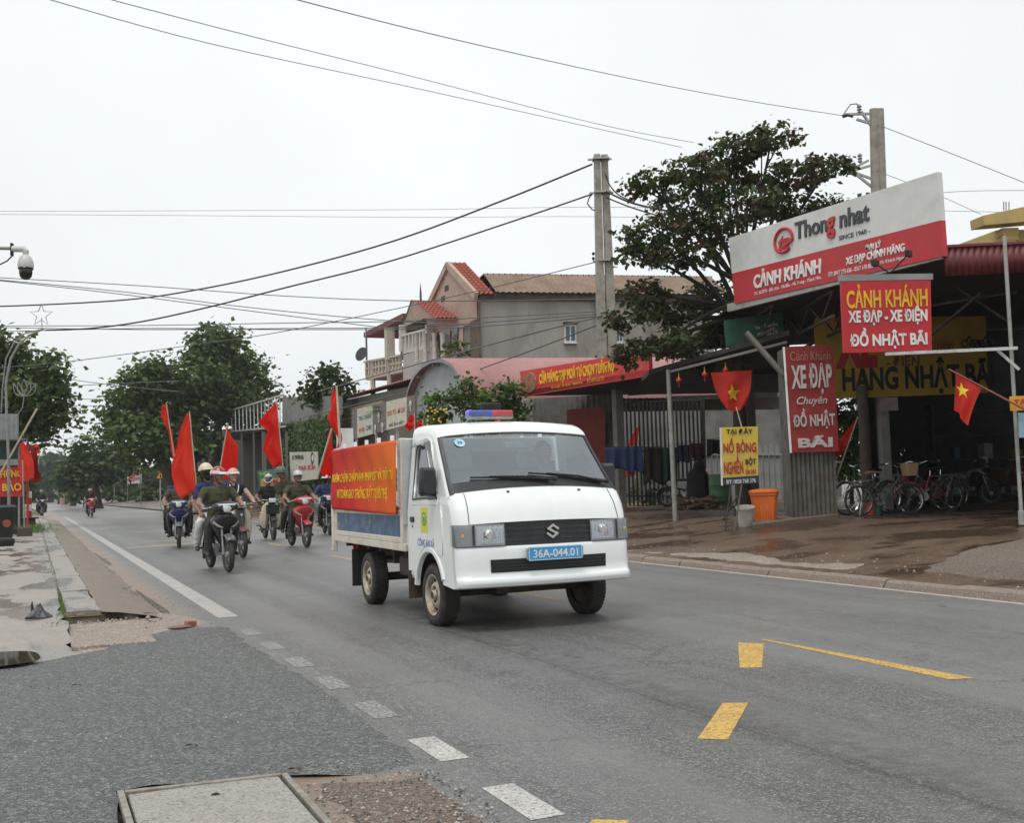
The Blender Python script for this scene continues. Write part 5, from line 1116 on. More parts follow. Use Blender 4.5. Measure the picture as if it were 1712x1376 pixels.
# tin strut and green sign under the canopy
q = MB(); q.tube([ond(1248,556,20.6), ond(1311,628,20.3)], .06, 10); S(q.build('tin_strut', mat('dull_tin', (.17,.155,.135), .6, m=.3)))
GS = lambda u, v: ond(u, v, 22.3)
gs = thing('green_sign', 'dark green address sign half hidden under the canopy', 'sign', GS(1285,550)); GI = -GS(1285,550)
def Gp(o): o.parent = gs; o.location = GI; return o
m_green = mat('sign_green', (.02,.10,.065), .5); Gp(panel('board', [GS(1214,580), GS(1312,564), GS(1308,520), GS(1210,536)], .05, m_green)); Gp(words('Trung, Thanh Hoá', GS, 1262, 549, 1300, 542, 8, m_lwhite, None, bold=0)); Gp(words('0947 268 376', GS, 1266, 560, 1300, 554, 7, m_lwhite, None, bold=0))
q = MB(); q.bar(GS(1214,583), GS(1314,566), .03); Gp(q.build('frame_bar', m_galv, smooth=False))
# small orange sign on the post
OS = lambda u, v: ond(u, v, 15.4)
og = panel('orange_sign', [OS(1690,687), OS(1740,685), OS(1738,660), OS(1688,663)], .02, mat('orange_board', (.75,.36,.03), .5)); tag(og, 'small orange board on the canopy post at the right edge', 'sign'); words('TẠI', OS, 1695, 674, 1718, 673, 13, m_lred, og, bold=.02)
ob = panel('blue_poster', [OS(1704,732), OS(1722,731), OS(1721,690), OS(1703,690)], .02, mat('pale_blue_board', (.25,.42,.52), .5)); tag(ob, 'narrow pale blue board at the right edge below the orange board', 'sign')

# ------------------------------------------------------------------ bicycles
def bicycle(label, loc, rz, c, basket=True, R_=.30, kids=False, fend=(.6,.6,.58)):
    B = thing('bicycle', label, 'bicycle', loc, rz, 'bicycles outside the shop'); m = gloss('cycle_%d%d%d' % tuple(int(x*99) for x in c), c); mf = mat('mudguard_%d' % int(fend[0]*99), fend, .3, m=.5)
    wb = .98 if not kids else .8
    for y, nm in ((-wb/2,'front_wheel'),(wb/2,'rear_wheel')):
        T = MB(); T.lathe([(R_-.02+.02*cos(a), .02*sin(a)) for a in [2*pi*i/8 for i in range(8)]], 30, (0,y,R_), (1,0,0), closed=True); w = T.build(nm, m_rub, B)
        r = MB(); r.lathe([(R_-.04,-.013),(R_-.05,0),(R_-.04,.013),(R_-.032,0)], 30, (0,y,R_), (1,0,0), closed=True); r.build('rim', m_chrome, w)
        h = MB(); h.lathe([(0,-.04),(.02,-.04),(.02,.04),(0,.04)], 10, (0,y,R_), (1,0,0)); h.build('hub', m_alu, w); s_ = MB()
        for i in range(18): a = 2*pi*i/18; s_.tube([(.025*(-1)**i,y,R_),(0,y+(R_-.045)*cos(a),R_+(R_-.045)*sin(a))], .002, 4)
        stuff(s_.build('spokes', m_spoke, w))
        g_ = MB(); a0, a1 = ((35,170) if y < 0 else (10,150)); g_.grid(lambda a, b_: (lambda t: V(((b_-.5)*.055, y+(R_+.025)*cos(t), R_+(R_+.025)*sin(t)-.01*abs(b_-.5))))(radians(a0+(a1-a0)*a)), 14, 3); g_.build('mudguard', mf, B)
    f = MB(); bb = V((0,.06,R_-.01)); hd = V((0,-wb/2+.18,R_+.42)); st_ = V((0,.20,R_+.40)); ra = V((0,wb/2,R_))
    f.tube([hd, hd.lerp(bb,.5)+V((0,.02,-.05)), bb], .018, 8); f.tube([bb, st_], .016, 8); f.tube([hd+V((0,.02,-.12)), hd.lerp(st_,.5)+V((0,.0,-.16)), bb.lerp(st_,.45)], .015, 8)
    for sg in (-1,1): f.tube([bb+V((sg*.03,0,0)), ra+V((sg*.045,0,0))], .009, 6); f.tube([st_-V((0,0,.08)), ra+V((sg*.045,0,0))], .008, 6); f.tube([hd-V((0,0,.05)), V((sg*.05,-wb/2+.06,R_+.2)), V((sg*.05,-wb/2,R_))], .012, 7)
    f.tube([hd-V((0,0,.08)), hd+V((0,.03,.15))], .018, 8); f.build('frame', m, B)
    hb = MB(); t = hd+V((0,.03,.18)); hb.tube([t+V((-.27,.20,.06)), t+V((-.24,.06,.08)), t+V((-.10,-.02,.03)), t, t+V((.10,-.02,.03)), t+V((.24,.06,.08)), t+V((.27,.20,.06))], .011, 7); hb.build('handlebar', m_chrome, B)
    for sg in (-1,1): g_ = MB(); g_.tube([t+V((sg*.255,.12,.07)), t+V((sg*.272,.21,.058))], .016, 7); g_.build('grip', m_grip, B)
    s_ = MB(); s_.loft([[st_+V((w*a, y, .12+h*b_)) for (a, b_) in ((-1,0),(-.6,1),(.6,1),(1,0),(.5,-1),(-.5,-1))] for (y, w, h) in ((-.16,.02,.015),(-.05,.05,.02),(.06,.10,.03),(.12,.085,.025))]); s_.build('saddle', mat('tan_saddle', (.26,.17,.09), .6) if basket else m_seatl, B); q = MB(); q.tube([st_, st_+V((0,.01,.11))], .012, 7); q.build('seat_post', m_chrome, B)
    cr = MB(); cr.lathe([(0,-.006),(.09,-.006),(.09,.006),(0,.006)], 18, bb+V((.05,0,0)), (1,0,0)); cr.tube([bb+V((.06,0,0)), bb+V((.07,-.1,-.12))], .009, 6); cr.tube([bb-V((.06,0,0)), bb+V((-.07,.1,.12))], .009, 6); cr.box(bb+V((.11,-.1,-.13)),(.09,.06,.02)); cr.box(bb+V((-.11,.1,.13)),(.09,.06,.02)); cr.build('crankset', m_steel, B)
    rk = MB()
    for sg in (-1,1): rk.tube([st_+V((sg*.05,.02,-.02)), V((sg*.06,wb/2+.18,R_*2+.06))], .007, 5); rk.tube([V((sg*.06,wb/2+.12,R_*2+.06)), V((sg*.05,wb/2,R_))], .006, 5)
    for k in range(4): rk.bar((-.06,.30+k*.09,R_*2+.065),(.06,.30+k*.09,R_*2+.065), .01)
    rk.build('carrier', m_steel, B, smooth=False)
    if basket:
        bk = MB(); c0 = hd+V((0,-.20,.12)); bk.loft([[c0+V((w*a, d*b_, z)) for (a, b_) in ((-1,-.8),(-.85,-1),(.85,-1),(1,-.8),(1,.8),(.85,1),(-.85,1),(-1,.8))] for (z, w, d) in ((-.10,.12,.09),(-.10,.12,.09),(.12,.165,.12),(.135,.17,.125),(.12,.155,.11),(-.09,.11,.08))]); bk.build('basket', mat('woven_basket', (.45,.33,.18), .7, (.34,.24,.12), 60, 2, b=.6, bs=120), B)
    kb = MB(); kb.tube([(-.04,wb/2-.02,R_),(-.14,wb/2+.06,.02)], .008, 6); kb.build('kickstand', m_steel, B); return B
def fpt(u, v, d):                                # a point of the shop floor
    p = ond(u, v, d); return V((p.x, p.y, fz(p.x)))
bicycle('dark bicycle leaning nearest the sign column', fpt(1452,858,20.6), YAW*-1+radians(-68), (.05,.055,.05), False, .33)
bicycle('bicycle with a woven basket and a small red-forked front wheel', fpt(1480,858,20.1), -YAW+radians(95), (.04,.05,.04), True, .29)
bicycle('red bicycle behind the woven basket bicycle', fpt(1540,852,21.2), -YAW+radians(-100), (.32,.02,.03), False, .32)
bicycle('grey bicycle at the inner end of the bicycle row', fpt(1560,850,21.9), -YAW+radians(-80), (.15,.15,.15), False, .33)
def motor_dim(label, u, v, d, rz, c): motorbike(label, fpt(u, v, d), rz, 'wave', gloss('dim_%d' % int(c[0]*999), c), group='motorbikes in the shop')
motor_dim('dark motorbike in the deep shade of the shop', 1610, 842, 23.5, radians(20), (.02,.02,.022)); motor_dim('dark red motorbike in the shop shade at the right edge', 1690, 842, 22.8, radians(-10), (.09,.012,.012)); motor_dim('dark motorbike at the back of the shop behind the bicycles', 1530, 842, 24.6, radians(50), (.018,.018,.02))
# shelves and goods in the gloom, table with a bright mirror
q = MB()
for k in range(4): q.box((0,0,.5+.55*k),(2.2,.35,.03))
for x in (-1.1,1.1): q.box((x,0,1.2),(.04,.35,2.3))
sh = q.build('shelf_rack', m_dark, smooth=False); c = fpt(1640,840,25.4); sh.location = c; sh.rotation_euler = (0,0,-YAW); tag(sh, 'tall dark shelf rack at the back of the bicycle shop', 'shelf')
for k in range(6):
    hh = rnd.uniform(.15,.35); q = MB(); q.box((0,0,hh/2),(rnd.uniform(.12,.3),.25,hh)); q.box((0,0,hh+.006),(.1,.2,.012))
    o = q.build('carton', mat('carton_%d' % k, ((.25,.18,.1),(.06,.12,.16),(.2,.05,.04),(.3,.3,.28),(.08,.2,.08),(.35,.28,.05))[k], .7), bev=.004); o.location = sh.location + E1*(-.9+.36*k) + V((0,0,.515+.55*(k % 2))); o.rotation_euler = (0,0,-YAW+rnd.uniform(-.2,.2)); tag(o, '%s carton on the dim shelf rack in the bicycle shop' % ('brown','blue','red','pale grey','green','yellow')[k], 'box', 'cartons on the shop shelf')
c = PB(1509,756); q = MB(); q.ell((0,0,0), .05,.012,.085); q.tube([(0,.01,-.07),(.02,.03,-.35),(.02,.03,-.6)], .008, 6); o = q.build('scooter_mirror', mat('mirror_glass_bright', (.9,.9,.9), .02, m=1.)); o.location = c; o.rotation_euler = (radians(-28),radians(20),-YAW+radians(-8)); tag(o, 'bright oval rear-view mirror catching the sky in the dark shop', 'mirror')
# buckets beside the bicycles
def bucket(label, loc, r, h, c, lid=False, grp_=None):
    B = thing('bucket', label, 'bucket', loc, rnd.uniform(0,3), grp_); m = mat('bucket_%d%d%d' % tuple(int(x*99) for x in c), c, .45, tuple(x*.8 for x in c), 6, 3)
    q = MB(); q.lathe([(0,0),(r*.76,0),(r*.78,.02),(r*.96,h*.93),(r*1.03,h*.93),(r*1.04,h),(r*.98,h),(r*.95,h*.95),(r*.75,.03),(0,.03)], 22); q.build('body', m, B)
    hn = MB(); hn.tube([(r*cos(a), .02, h*.9+.0-.25*r*sin(a)) for a in [pi*i/10 for i in range(11)]], .006, 5); hn.build('handle', m_steel, B)
    if lid: q = MB(); q.lathe([(r*1.06,h*.985),(r*1.08,h*1.02),(r*1.0,h*1.06),(r*.5,h*1.09),(0,h*1.10)], 22); q.build('lid', m, B)
    return B
bucket('coral bucket between the bicycle wheels', fpt(1455,861,20.3), .11, .24, (.5,.10,.08)); bucket('green bucket between the bicycle wheels', fpt(1466,860,20.4), .11, .24, (.04,.22,.13))
# flags on sticks in the shop
# ================================================================== the street beyond
def vplane(p, q):                                # vertical board plane through two plan points
    p, q = V((p[0],p[1],0)), V((q[0],q[1],0)); n = V(((q-p).y, -(q-p).x, 0)).normalized()
    def g_(u, v):
        r = ray(u, v); t = (p.dot(n) - EYE.dot(n))/r.dot(n); return EYE + r*t
    return g_
def at0(o, root): o.parent = root; o.location = -V(root.location); return o
# ------------------------------------------------------------------ grocery with the red fascia sign
GP = vplane((12.2,26.8),(13.4,21.9)); GL, GR = GP(872,662), GP(1084,627)
GR_ = thing('grocery_shop', 'dark grocery shop with a long red sign and yellow letters behind the truck', 'shop', (14.5,26,.4))
gsn = at0(panel('sign_board', [GP(875,663), GP(1086,628), GP(1084,586), GP(869,621)], .12, mat('tomato_sign', (.60,.032,.028), .45, (.52,.03,.025), 2, 2)), GR_)
for (bd, u0, v0, u1, v1, h, bo_) in (('CỬA HÀNG TẠP HOÁ TỰ CHỌN TUẤN NỤ',902,632,1027,609,32,.03),('ĐC: HÀ BẮC - HÀ TRUNG - THANH HOÁ',922,647,974,638,6,.0),('ĐT: 0975 162 172',982,637,1010,632,7,.0)):
    at0(words(bd, GP, u0, v0, u1, v1, h, m_yel, None, bold=bo_, ext=.012 if h > 10 else .002), GR_)
c = GP(886,640); q = MB(); q.lathe([(0,.03),(.27,.03),(.29,.0)], 26, c, (-.95,-.25,0)); at0(q.build('round_panel', mat('mosaic_red', (.13,.05,.035), .6, (.50,.22,.12), 30, 3)), GR_)
c = GP(1060,608); at0(words('❀', GP, 1040, 612, 1080, 604, 26, mat('pale_red_print', (.6,.16,.12), .5), None, bold=0), GR_)
q = MB(); a, b_ = V((GL.x,GL.y,GL.z)), V((GR.x,GR.y,GR.z)); w_ = V((.98,-.20,0)); q.add([a,b_,b_+w_*8,a+w_*8]+[p+V((0,0,.12)) for p in (a,b_,b_+w_*8,a+w_*8)], [(3,2,1,0),(4,5,6,7),(0,1,5,4),(1,2,6,5),(2,3,7,6),(3,0,4,7)]); at0(q.build('canopy', m_dkroof, smooth=False), GR_)
for (u, d) in ((1037,27.5),(882,30.0)):
    p = ond(u,800,d); q = MB(); q.box((p.x,p.y,1.95),(.22,.22,3.2)); at0(q.build('pillar', mat('grey_pillar', (.16,.15,.13), .85) if u > 900 else mat('pale_pillar', (.33,.32,.29), .85), bev=.01), GR_)
p0, p1 = ond(890,700,30.5), ond(1040,700,29.5); q = MB(); corrug(q, V((p0.x,p0.y,.4)), V((p1.x-p0.x,p1.y-p0.y,0)), V((0,0,3.2)), 1, .02, .16); at0(q.build('shutter_wall', mat('grey_shutter', (.17,.17,.16), .6, (.12,.12,.11), 4, 3, m=.2)), GR_)
at0(panel('red_poster', [ond(948,800,29.3), ond(1012,800,29.0), ond(1012,680,29.0), ond(948,685,29.3)], .02, mat('dim_red_poster', (.20,.025,.02), .7)), GR_)
at0(panel('back_wall', [V((17.5,33,.3)), V((24,31,.3)), V((24,31,3.6)), V((17.5,33,3.6))], .2, m_dwall), GR_)
# ------------------------------------------------------------------ low dark roof between the two shops
lr = thing('low_canopy', 'long low dark canopy between the grocery and the bicycle shop', 'canopy', (15,21,.4))
a, b_, c, d = ond(1085,626,23.4), ond(1320,560,21.5), ond(1320,640,31), ond(1050,662,33); q = MB(); q.add([a,b_,c,d]+[p+V((0,0,.10)) for p in (a,b_,c,d)], [(0,1,2,3),(7,6,5,4),(0,4,5,1),(1,5,6,2),(2,6,7,3),(3,7,4,0)]); at0(q.build('roof', m_dkroof, smooth=False), lr)
q = MB(); q.bar(ond(1118,622,22.4), ond(1316,572,21.2), .05); at0(q.build('front_pipe', mat('dull_pipe', (.22,.21,.19), .6, m=.3)), lr)
q = MB(); q.bar(ond(1115,666,31.5), ond(1300,660,30), .10, .12); at0(q.build('eave_beam', m_wsteel), lr)
pb = V(ond(1129,866,22.4)); zb_ = fz(pb.x); top = ond(1117,618,22.4); q = MB(); q.tube([(pb.x,pb.y,zb_), top], [.055,.045], 10); pq = q.build('steel_pole', mat('grey_pole', (.34,.34,.32), .5, (.26,.25,.22), 8, 4, m=.3)); tag(pq, 'thin grey steel pole standing on the forecourt in front of the gate', 'pole')
for i, (u, v) in enumerate(((1135,628),(1178,618),(1213,611))):
    L_ = thing('lantern', 'small red lantern hanging under the canopy pipe', 'lantern', ond(u, v+8, 22.0), 0, 'small red lanterns under the canopy'); q = MB(); q.ell((0,0,0), .06,.06,.05, 10, 8); q.build('shade', m_lred, L_); q = MB(); q.lathe([(.02,.045),(.025,.06),(.005,.07),(.004,.16)], 8); q.build('cap', m_yel, L_); q = MB(); q.tube([(0,0,-.05),(0,0,-.15)], [.012,.004], 6); q.build('tassel', m_lred, L_)
for u in (1255,1345):
    p = ond(u,800,24.5); q = MB(); q.box((p.x,p.y,2.1),(.25,.25,3.4)); at0(q.build('post', mat('grey_pillar'), bev=.01), lr)
# ------------------------------------------------------------------ gate, yard and washing
yd = thing('gate_fence', 'tall black bar gate across the yard entrance', 'gate', ond(1105,842,33)); yi = yd.location
def Yp(o): return at0(o, yd)
m_iron = mat('black_iron', (.025,.025,.025), .6)
bar = MB(); bar.box((0,0,.5),(.045,.045,1)); barm = bar.mesh('bar', m_iron, smooth=False)
for i in range(19):
    u = 1046+i*7; b0 = ond(u, 846-.05*i, 33); t0 = ond(u-2, (672 if i > 3 else 668), 33); o = link('bar', barm, yd, b0-yi); o.scale = (1,1,(t0-b0).z)
for v in (672,755,772,830):
    q = MB(); q.bar(ond(1044,v,33), ond(1174,v-3,33), .05); Yp(q.build('rail', m_iron, smooth=False))
q = MB(); q.bar(ond(1178,850,33), ond(1174,668,33), .12); Yp(q.build('gate_post', m_iron, smooth=False))
fw_ = thing('picket_fence', 'white upright picket fence at the back of the yard', 'fence', ond(1200,830,34.3)); fi = fw_.location; pk_ = MB(); pk_.prism([(-.07,0),(.07,0),(.07,.95),(0,1.03),(-.07,.95)], .02, (0,0,0), (1,0,0), (0,0,1)); pkm = pk_.mesh('picket', mat('white_picket', (.29,.30,.295), .6), smooth=False)
for i in range(24):
    b0 = ond(1082+i*9.6, 836, 34.3); t0 = ond(1082+i*9.6, 745, 34.3); o = link('picket', pkm, fw_, b0-fi, (0,0,-YAW)); o.scale = (1,1,(t0-b0).z)
for v in (760,815): q = MB(); q.bar(ond(1075,v,34.35), ond(1320,v,34.35), .06); at0(q.build('rail', MATS['white_picket'], smooth=False), fw_)
yw = panel('yard_wall', [ond(1040,850,40), ond(1330,850,39), ond(1330,640,39), ond(1040,640,40)], .2, mat('pale_yard_wall', (.48,.47,.45), .8, (.38,.37,.35), 2, 4)); tag(yw, 'pale plastered wall at the back of the yard behind the gate', 'wall')
yf = MB(); yf.add([ond(1000,850,31), ond(1330,842,31), ond(1330,835,39), ond(1000,838,39)], [(0,1,2,3)]); setting(yf.build('yard_floor', mat('terracotta_yard', (.36,.22,.14), .8, (.28,.18,.12), 3, 4)))
cl_ = [('navy towel',1012,1048,748,786,(.02,.03,.09)),('blue shirt',1050,1074,746,790,(.02,.04,.11)),('long dark brown trousers',1076,1106,748,806,(.02,.013,.012)),('dark green skirt',1107,1131,748,808,(.015,.045,.035)),('navy shorts',1133,1152,744,772,(.015,.02,.05)),('maroon trousers',1154,1178,741,768,(.05,.015,.025)),('black jacket',1182,1208,735,760,(.012,.012,.014))]
q = MB(); q.tube([ond(1000+i*21, 746+1.5*sin(i*.5)-max(0,i-5)*2.6, 27) for i in range(11)], .008, 5); wl = q.build('washing_line', m_blk2); tag(wl, 'thin washing line strung in front of the gate', 'line')
for (nm, u0, u1, v0, v1, c) in cl_:
    q = MB(); o0 = ond(u0,v0,27); dx = ond(u1,v0,27)-o0; dz = ond(u0,v1,27)-o0
    q.grid(lambda a, b_: o0+dx*(a+.06*(b_)*sin(a*9))+dz*b_*(1+.08*sin(a*7+u0))+E2*.05*sin(a*11+u0)*(.3+b_), 12, 8); o = q.build('hanging_cloth', mat('cloth_%s' % nm.replace(' ','_'), c, .9, b=.3, bs=40)); so = o.modifiers.new('s','SOLIDIFY'); so.thickness = .012; tag(o, '%s hanging on the washing line' % nm, 'laundry', 'washing on the line')
# white scooter, green barrel, firewood in the yard
motorbike('white scooter parked in the yard behind the gate', V((*ond(1150,838,29.5).xy, .42)), radians(35), 'wave', gloss('white_gloss', (.6,.6,.6)), group='parked motorbikes'); 
q = MB(); q.ell((0,0,.78),.24,.42,.3,14,10); q.ell((0,-.1,1.05),.17,.2,.22,12,8); q.loft([[V((.22*cos(a)*k,.40*sin(a)*k,z)) for a in [2*pi*i/14 for i in range(14)]] for z, k in ((.2,1.0),(.5,1.1),(.8,1.),)]); o = q.build('rain_cover', m_blackc); o.location = V((*ond(1168,838,29.0).xy,.42)); tag(o, 'black rain cover draped over a parked scooter in the yard', 'cover')
q = MB(); q.lathe([(0,0),(.28,0),(.30,.03),(.30,.28),(.315,.3),(.30,.32),(.30,.58),(.315,.6),(.30,.62),(.30,.86),(.27,.88),(.27,.86),(.28,.05),(0,.05)], 22); o = q.build('barrel', mat('green_barrel', (.13,.26,.13), .5, (.09,.2,.1), 4, 3)); o.location = V((*ond(1205,834,28.5).xy,.42)); tag(o, 'green plastic barrel beside the firewood behind the yellow sign', 'barrel')
fwm = MB(); fwm.lathe([(0,0),(.045,0),(.045,1),(0,1)], 7, (0,0,0), (1,0,0)); fm = fwm.mesh('log', mat('split_wood', (.33,.24,.16), .85, (.22,.15,.09), 8, 3)); fp = thing('firewood_pile', 'low heap of split firewood on the forecourt by the green barrel', 'firewood', V((*ond(1175,838,28).xy,.41)))
for i in range(60):
    o = link('log', fm, fp, (rnd.gauss(0,.42), rnd.gauss(0,.22), .04+abs(rnd.gauss(0,.09))), (0, rnd.uniform(-.35,.35), rnd.uniform(-.6,.6)+(pi if rnd.random() < .5 else 0))); o.scale = (rnd.uniform(.3,.55), rnd.uniform(.6,1.2), rnd.uniform(.5,1.1))
# ------------------------------------------------------------------ yellow stand sign, bins
YS_ = lambda u, v: ond(u, v, 18.6)
ys_ = thing('stand_sign', 'yellow board reading NỔ BỎNG NGHIỀN BỘT on thin legs', 'sign', onz(1222,886,fz(11.2))); YI = ys_.location
def Ys(o): return at0(o, ys_)
Ys(panel('board', [YS_(1208,812), YS_(1268,808), YS_(1267,713), YS_(1204,715)], .03, mat('yellow_board', (.66,.47,.05), .5, (.58,.42,.08), 3, 3))); Ys(panel('navy_strip', [YS_(1208,812)-E2*.004, YS_(1268,808)-E2*.004, YS_(1268,795)-E2*.004, YS_(1208,799)-E2*.004], .004, mat('navy_strip', (.02,.03,.09), .5))); Ys(panel('board_edge', [YS_(1206,812)-E2*.006, YS_(1208.5,812)-E2*.006, YS_(1206,715)-E2*.006, YS_(1203.5,715)-E2*.006], .04, m_lwhite))
m_crim = mat('crimson_letter', (.42,.02,.04), .5)
for (bd, u0, v0, u1, v1, h, mt, bo_) in (('TẠI ĐÂY',1214,722,1258,721,12,m_black,.02),('NỔ BỎNG',1209,745,1264,743,25,m_crim,.02),('NGHIỀN',1210,777,1242,775,34,m_crim,.02),('BỘT',1246,772,1264,771,15,m_black,.02),('SẮN DÂY',1246,787,1264,786,12,m_crim,.01),('ĐT: 0828 768 376',1214,806,1263,803,7,m_lwhite,.01)):
    Ys(words(bd, YS_, u0, v0, u1, v1, h, mt, None, bold=bo_, off=.012))
zl_ = fz(11.3)
for (ua, va, ub, vb) in ((1222,812,1212,888),(1240,810,1228,890),(1232,830,1206,875)):
    q = MB(); b2 = onz(ub, vb, fz(11.2)); q.tube([YS_(ua,va), b2], .014, 6); Ys(q.build('leg', mat('rusty_leg', (.14,.12,.10), .7)))
q = MB(); q.tube([YS_(1243,720)+E2*.06, YS_(1232,680)+E2*.06], .01, 6); Ys(q.build('flag_stick', m_wsteel))
bn = thing('waste_bin', 'orange plastic bin with a lid beside the corrugated column', 'bin', fpt(1279,869,19.9), -YAW); m_or = mat('orange_plastic', (.70,.16,.025), .4, (.6,.13,.02), 4, 3, c3=(.35,.12,.05), s3=5, a3=.3)
q = MB(); q.loft([[V((w*a, w*b_*.9, z)) for (a, b_) in ((-1,-.7),(-.7,-1),(.7,-1),(1,-.7),(1,.7),(.7,1),(-.7,1),(-1,.7))] for (z, w) in ((.0,.175),(.03,.18),(.50,.225),(.51,.24),(.545,.24))]); q.build('body', m_or, bn, bev=.006)
q = MB(); q.loft([[V((w*a, w*b_*.9, z)) for (a, b_) in ((-1,-.7),(-.7,-1),(.7,-1),(1,-.7),(1,.7),(.7,1),(-.7,1),(-1,.7))] for (z, w) in ((.55,.25),(.59,.25),(.61,.22),(.63,.1))]); q.build('lid', m_or, bn, bev=.006)
for k in range(3): q = MB(); q.box((-.1+.1*k,-.19,.25),(.015,.02,.4), Matrix.Rotation(radians(-5),3,'X')); q.build('rib', m_or, bn)
bk_ = bucket('dented white bucket left of the orange bin', fpt(1247,871,19.6), .17, .36, (.50,.47,.42)); bk_.rotation_euler = (radians(6),radians(-10),.4)
q = MB(); q.add([fpt(1256,884,18.9)-V((0,0,.05)), fpt(1402,871,19.7)-V((0,0,.05)), fpt(1402,866,20.9)-V((0,0,.05)), fpt(1262,872,20.4)-V((0,0,.05))], [(0,1,2,3)]); k = len(q.v); q.v += [p+V((0,0,.12)) for p in q.v[:4]]; q.f += [(4,5,6,7),(0,1,5,4),(1,2,6,5),(2,3,7,6),(3,0,4,7)]; q.mi += [0]*5; setting(q.build('concrete_step', mat('step_concrete', (.17,.13,.10), .8, (.12,.09,.065), 4, 4), smooth=False))
# leaves on the right forecourt
for i in range(46):
    x, y = rnd.uniform(10.2,12.6), rnd.uniform(16.5,23.5); q = MB(); r = rnd.uniform(.04,.09); a0 = rnd.random()*6.3
    q.grid(lambda a, b_: V((x+(a-.5)*2*r*cos(a0)-(b_-.5)*r*sin(a0)*(1-abs(2*a-1)), y+(a-.5)*2*r*sin(a0)+(b_-.5)*r*cos(a0)*(1-abs(2*a-1)), fz(x)+.012+.02*abs(b_-.5)+.01*sin(a*4))), 4, 2)
    o = q.build('fallen_leaf', mat('fallen_leaf', (.10,.045,.025), .8, (.06,.03,.02), 9, 2)); tag(o, 'dry brown leaf fallen on the brown forecourt near the thin pole', 'leaf', 'fallen leaves on the forecourt')

# ------------------------------------------------------------------ barrel-roofed building
AR = thing('barrel_roof_building', 'low building with a curved pink metal roof behind the truck', 'building', (14,33.5,0)); w_ = V((.98,-.20,0)).normalized()
def Ar(o): return at0(o, AR)
yl, yr, zs, za = 38.2, 32.3, 3.95, 5.62
def archp(t): return V((13, (yl+yr)/2 + (yl-yr)/2*cos(pi*t), zs+(za-zs)*sin(pi*t)**.85))
q = MB(); q.grid(lambda a, b_: archp(b_)+w_*(-.3+13*a)+V((0,0,.012*sin(a*13/.2*2*pi))), 260, 24); Ar(q.build('roof', mat('pink_roof_sheet', (.38,.185,.18), .6, (.32,.155,.15), 1.5, 3, c3=(.25,.12,.1), s3=.8, a3=.4)))
q = MB(); q.grid(lambda a, b_: archp(b_)+w_*(-.3)+V((0,0,-.13*a)), 2, 24); Ar(q.build('roof_edge', mat('grey_blue_edge', (.30,.32,.34), .7)))
q = MB(); pts = [archp(i/24)-V((0,0,.05)) for i in range(25)]; k = 0; q.add(pts+[V((p.x,p.y,.3)) for p in pts], [(i,i+1,i+26,i+25) for i in range(24)]); Ar(q.build('front_wall', mat('pale_blue_plaster', (.44,.46,.48), .8, (.36,.38,.40), 1.5, 5, c3=(.3,.31,.31), s3=2, a3=.4), smooth=False))
for i in range(5): q = MB(); q.bar(archp(.12+.19*i)-V((.25,0,.2)), archp(.12+.19*i)-V((-.1,0,.2)), .06); Ar(q.build('purlin', m_steel))
q = MB(); p = V((13,yr,.3)); q.add([p, p+w_*13, p+w_*13+V((0,0,3.2)), p+V((0,0,3.2))], [(0,1,2,3)]); Ar(q.build('side_wall', mat('shaded_side_wall', (.20,.195,.18), .9, (.13,.125,.115), 1.5, 6, c3=(.07,.07,.06), s3=1.2, a3=.6), smooth=False))  # side wall's shade put into its darker, patchy grey

# ------------------------------------------------------------------ grey three-storey house with tiled gable
HX = 17.; HP = lambda u, v: onx(u, v, HX)
HO = thing('grey_gable_house', 'tall grey walled house with red tiled gable and rusty metal roof', 'house', (HX,42,0))
def Ho(o): return at0(o, HO)
K = HP(803,590); ze = HP(803,488).z; zr = HP(785,457).z; yN = HP(722,560).y; yRidge = (K.y+yN)/2
m_wallg = mat('stained_grey_plaster', (.30,.285,.26), .9, (.21,.195,.175), .9, 7, c3=(.085,.08,.072), s3=.7, a3=.8, b=.2, bs=8, stretch=(1,1,.35)); m_pinkw = mat('pale_pink_plaster', (.46,.33,.27), .85, (.40,.28,.23), 2, 4); m_tile = mat('red_roof_tile', (.36,.085,.05), .7, (.27,.06,.035), 20, 3); m_rust = mat('rusty_roof_sheet', (.25,.185,.135), .7, (.19,.13,.09), 1.5, 5, c3=(.17,.08,.045), s3=2.2, a3=.6); m_mould = mat('mouldy_band', (.10,.085,.075), .9, (.06,.05,.045), 3, 5)
q = MB(); L_ = 10.4; c0 = V((K.x,K.y,0)); q.add([c0, c0+w_*L_, c0+w_*L_+V((0,0,ze)), c0+V((0,0,ze))], [(0,1,2,3)]); q.add([c0+V((0,yN-K.y,0)), c0, c0+V((0,0,ze)), c0+V((0,yN-K.y,ze))], [(0,1,2,3)]); q.add([c0+V((0,yN-K.y,0)), c0+V((0,yN-K.y,ze)), c0+w_*L_+V((0,yN-K.y,ze)), c0+w_*L_+V((0,yN-K.y,0))], [(0,1,2,3)]); Ho(q.build('wall', m_wallg, smooth=False))
q = MB(); q.box(c0+w_*L_/2+V((-.02,-.06,ze-.15)), (L_,.14,.32), Matrix.Rotation(math.atan2(w_.y,w_.x),3,'Z')); Ho(q.build('eave_band', m_mould))
q = MB(); q.box(c0+V((-.05,.35,ze*.5+1)), (.12,.9,ze-2.4)); Ho(q.build('corner_pier', mat('mossy_brown', (.13,.10,.075), .9, (.08,.06,.045), 3, 5), smooth=False))
rg = V((0,yRidge-K.y,0)); q = MB(); dz = V((0,0,1)); s0 = c0+V((.0,-.35,ze-.02))+w_*.6; r0_ = HP(785,457)+w_*.6
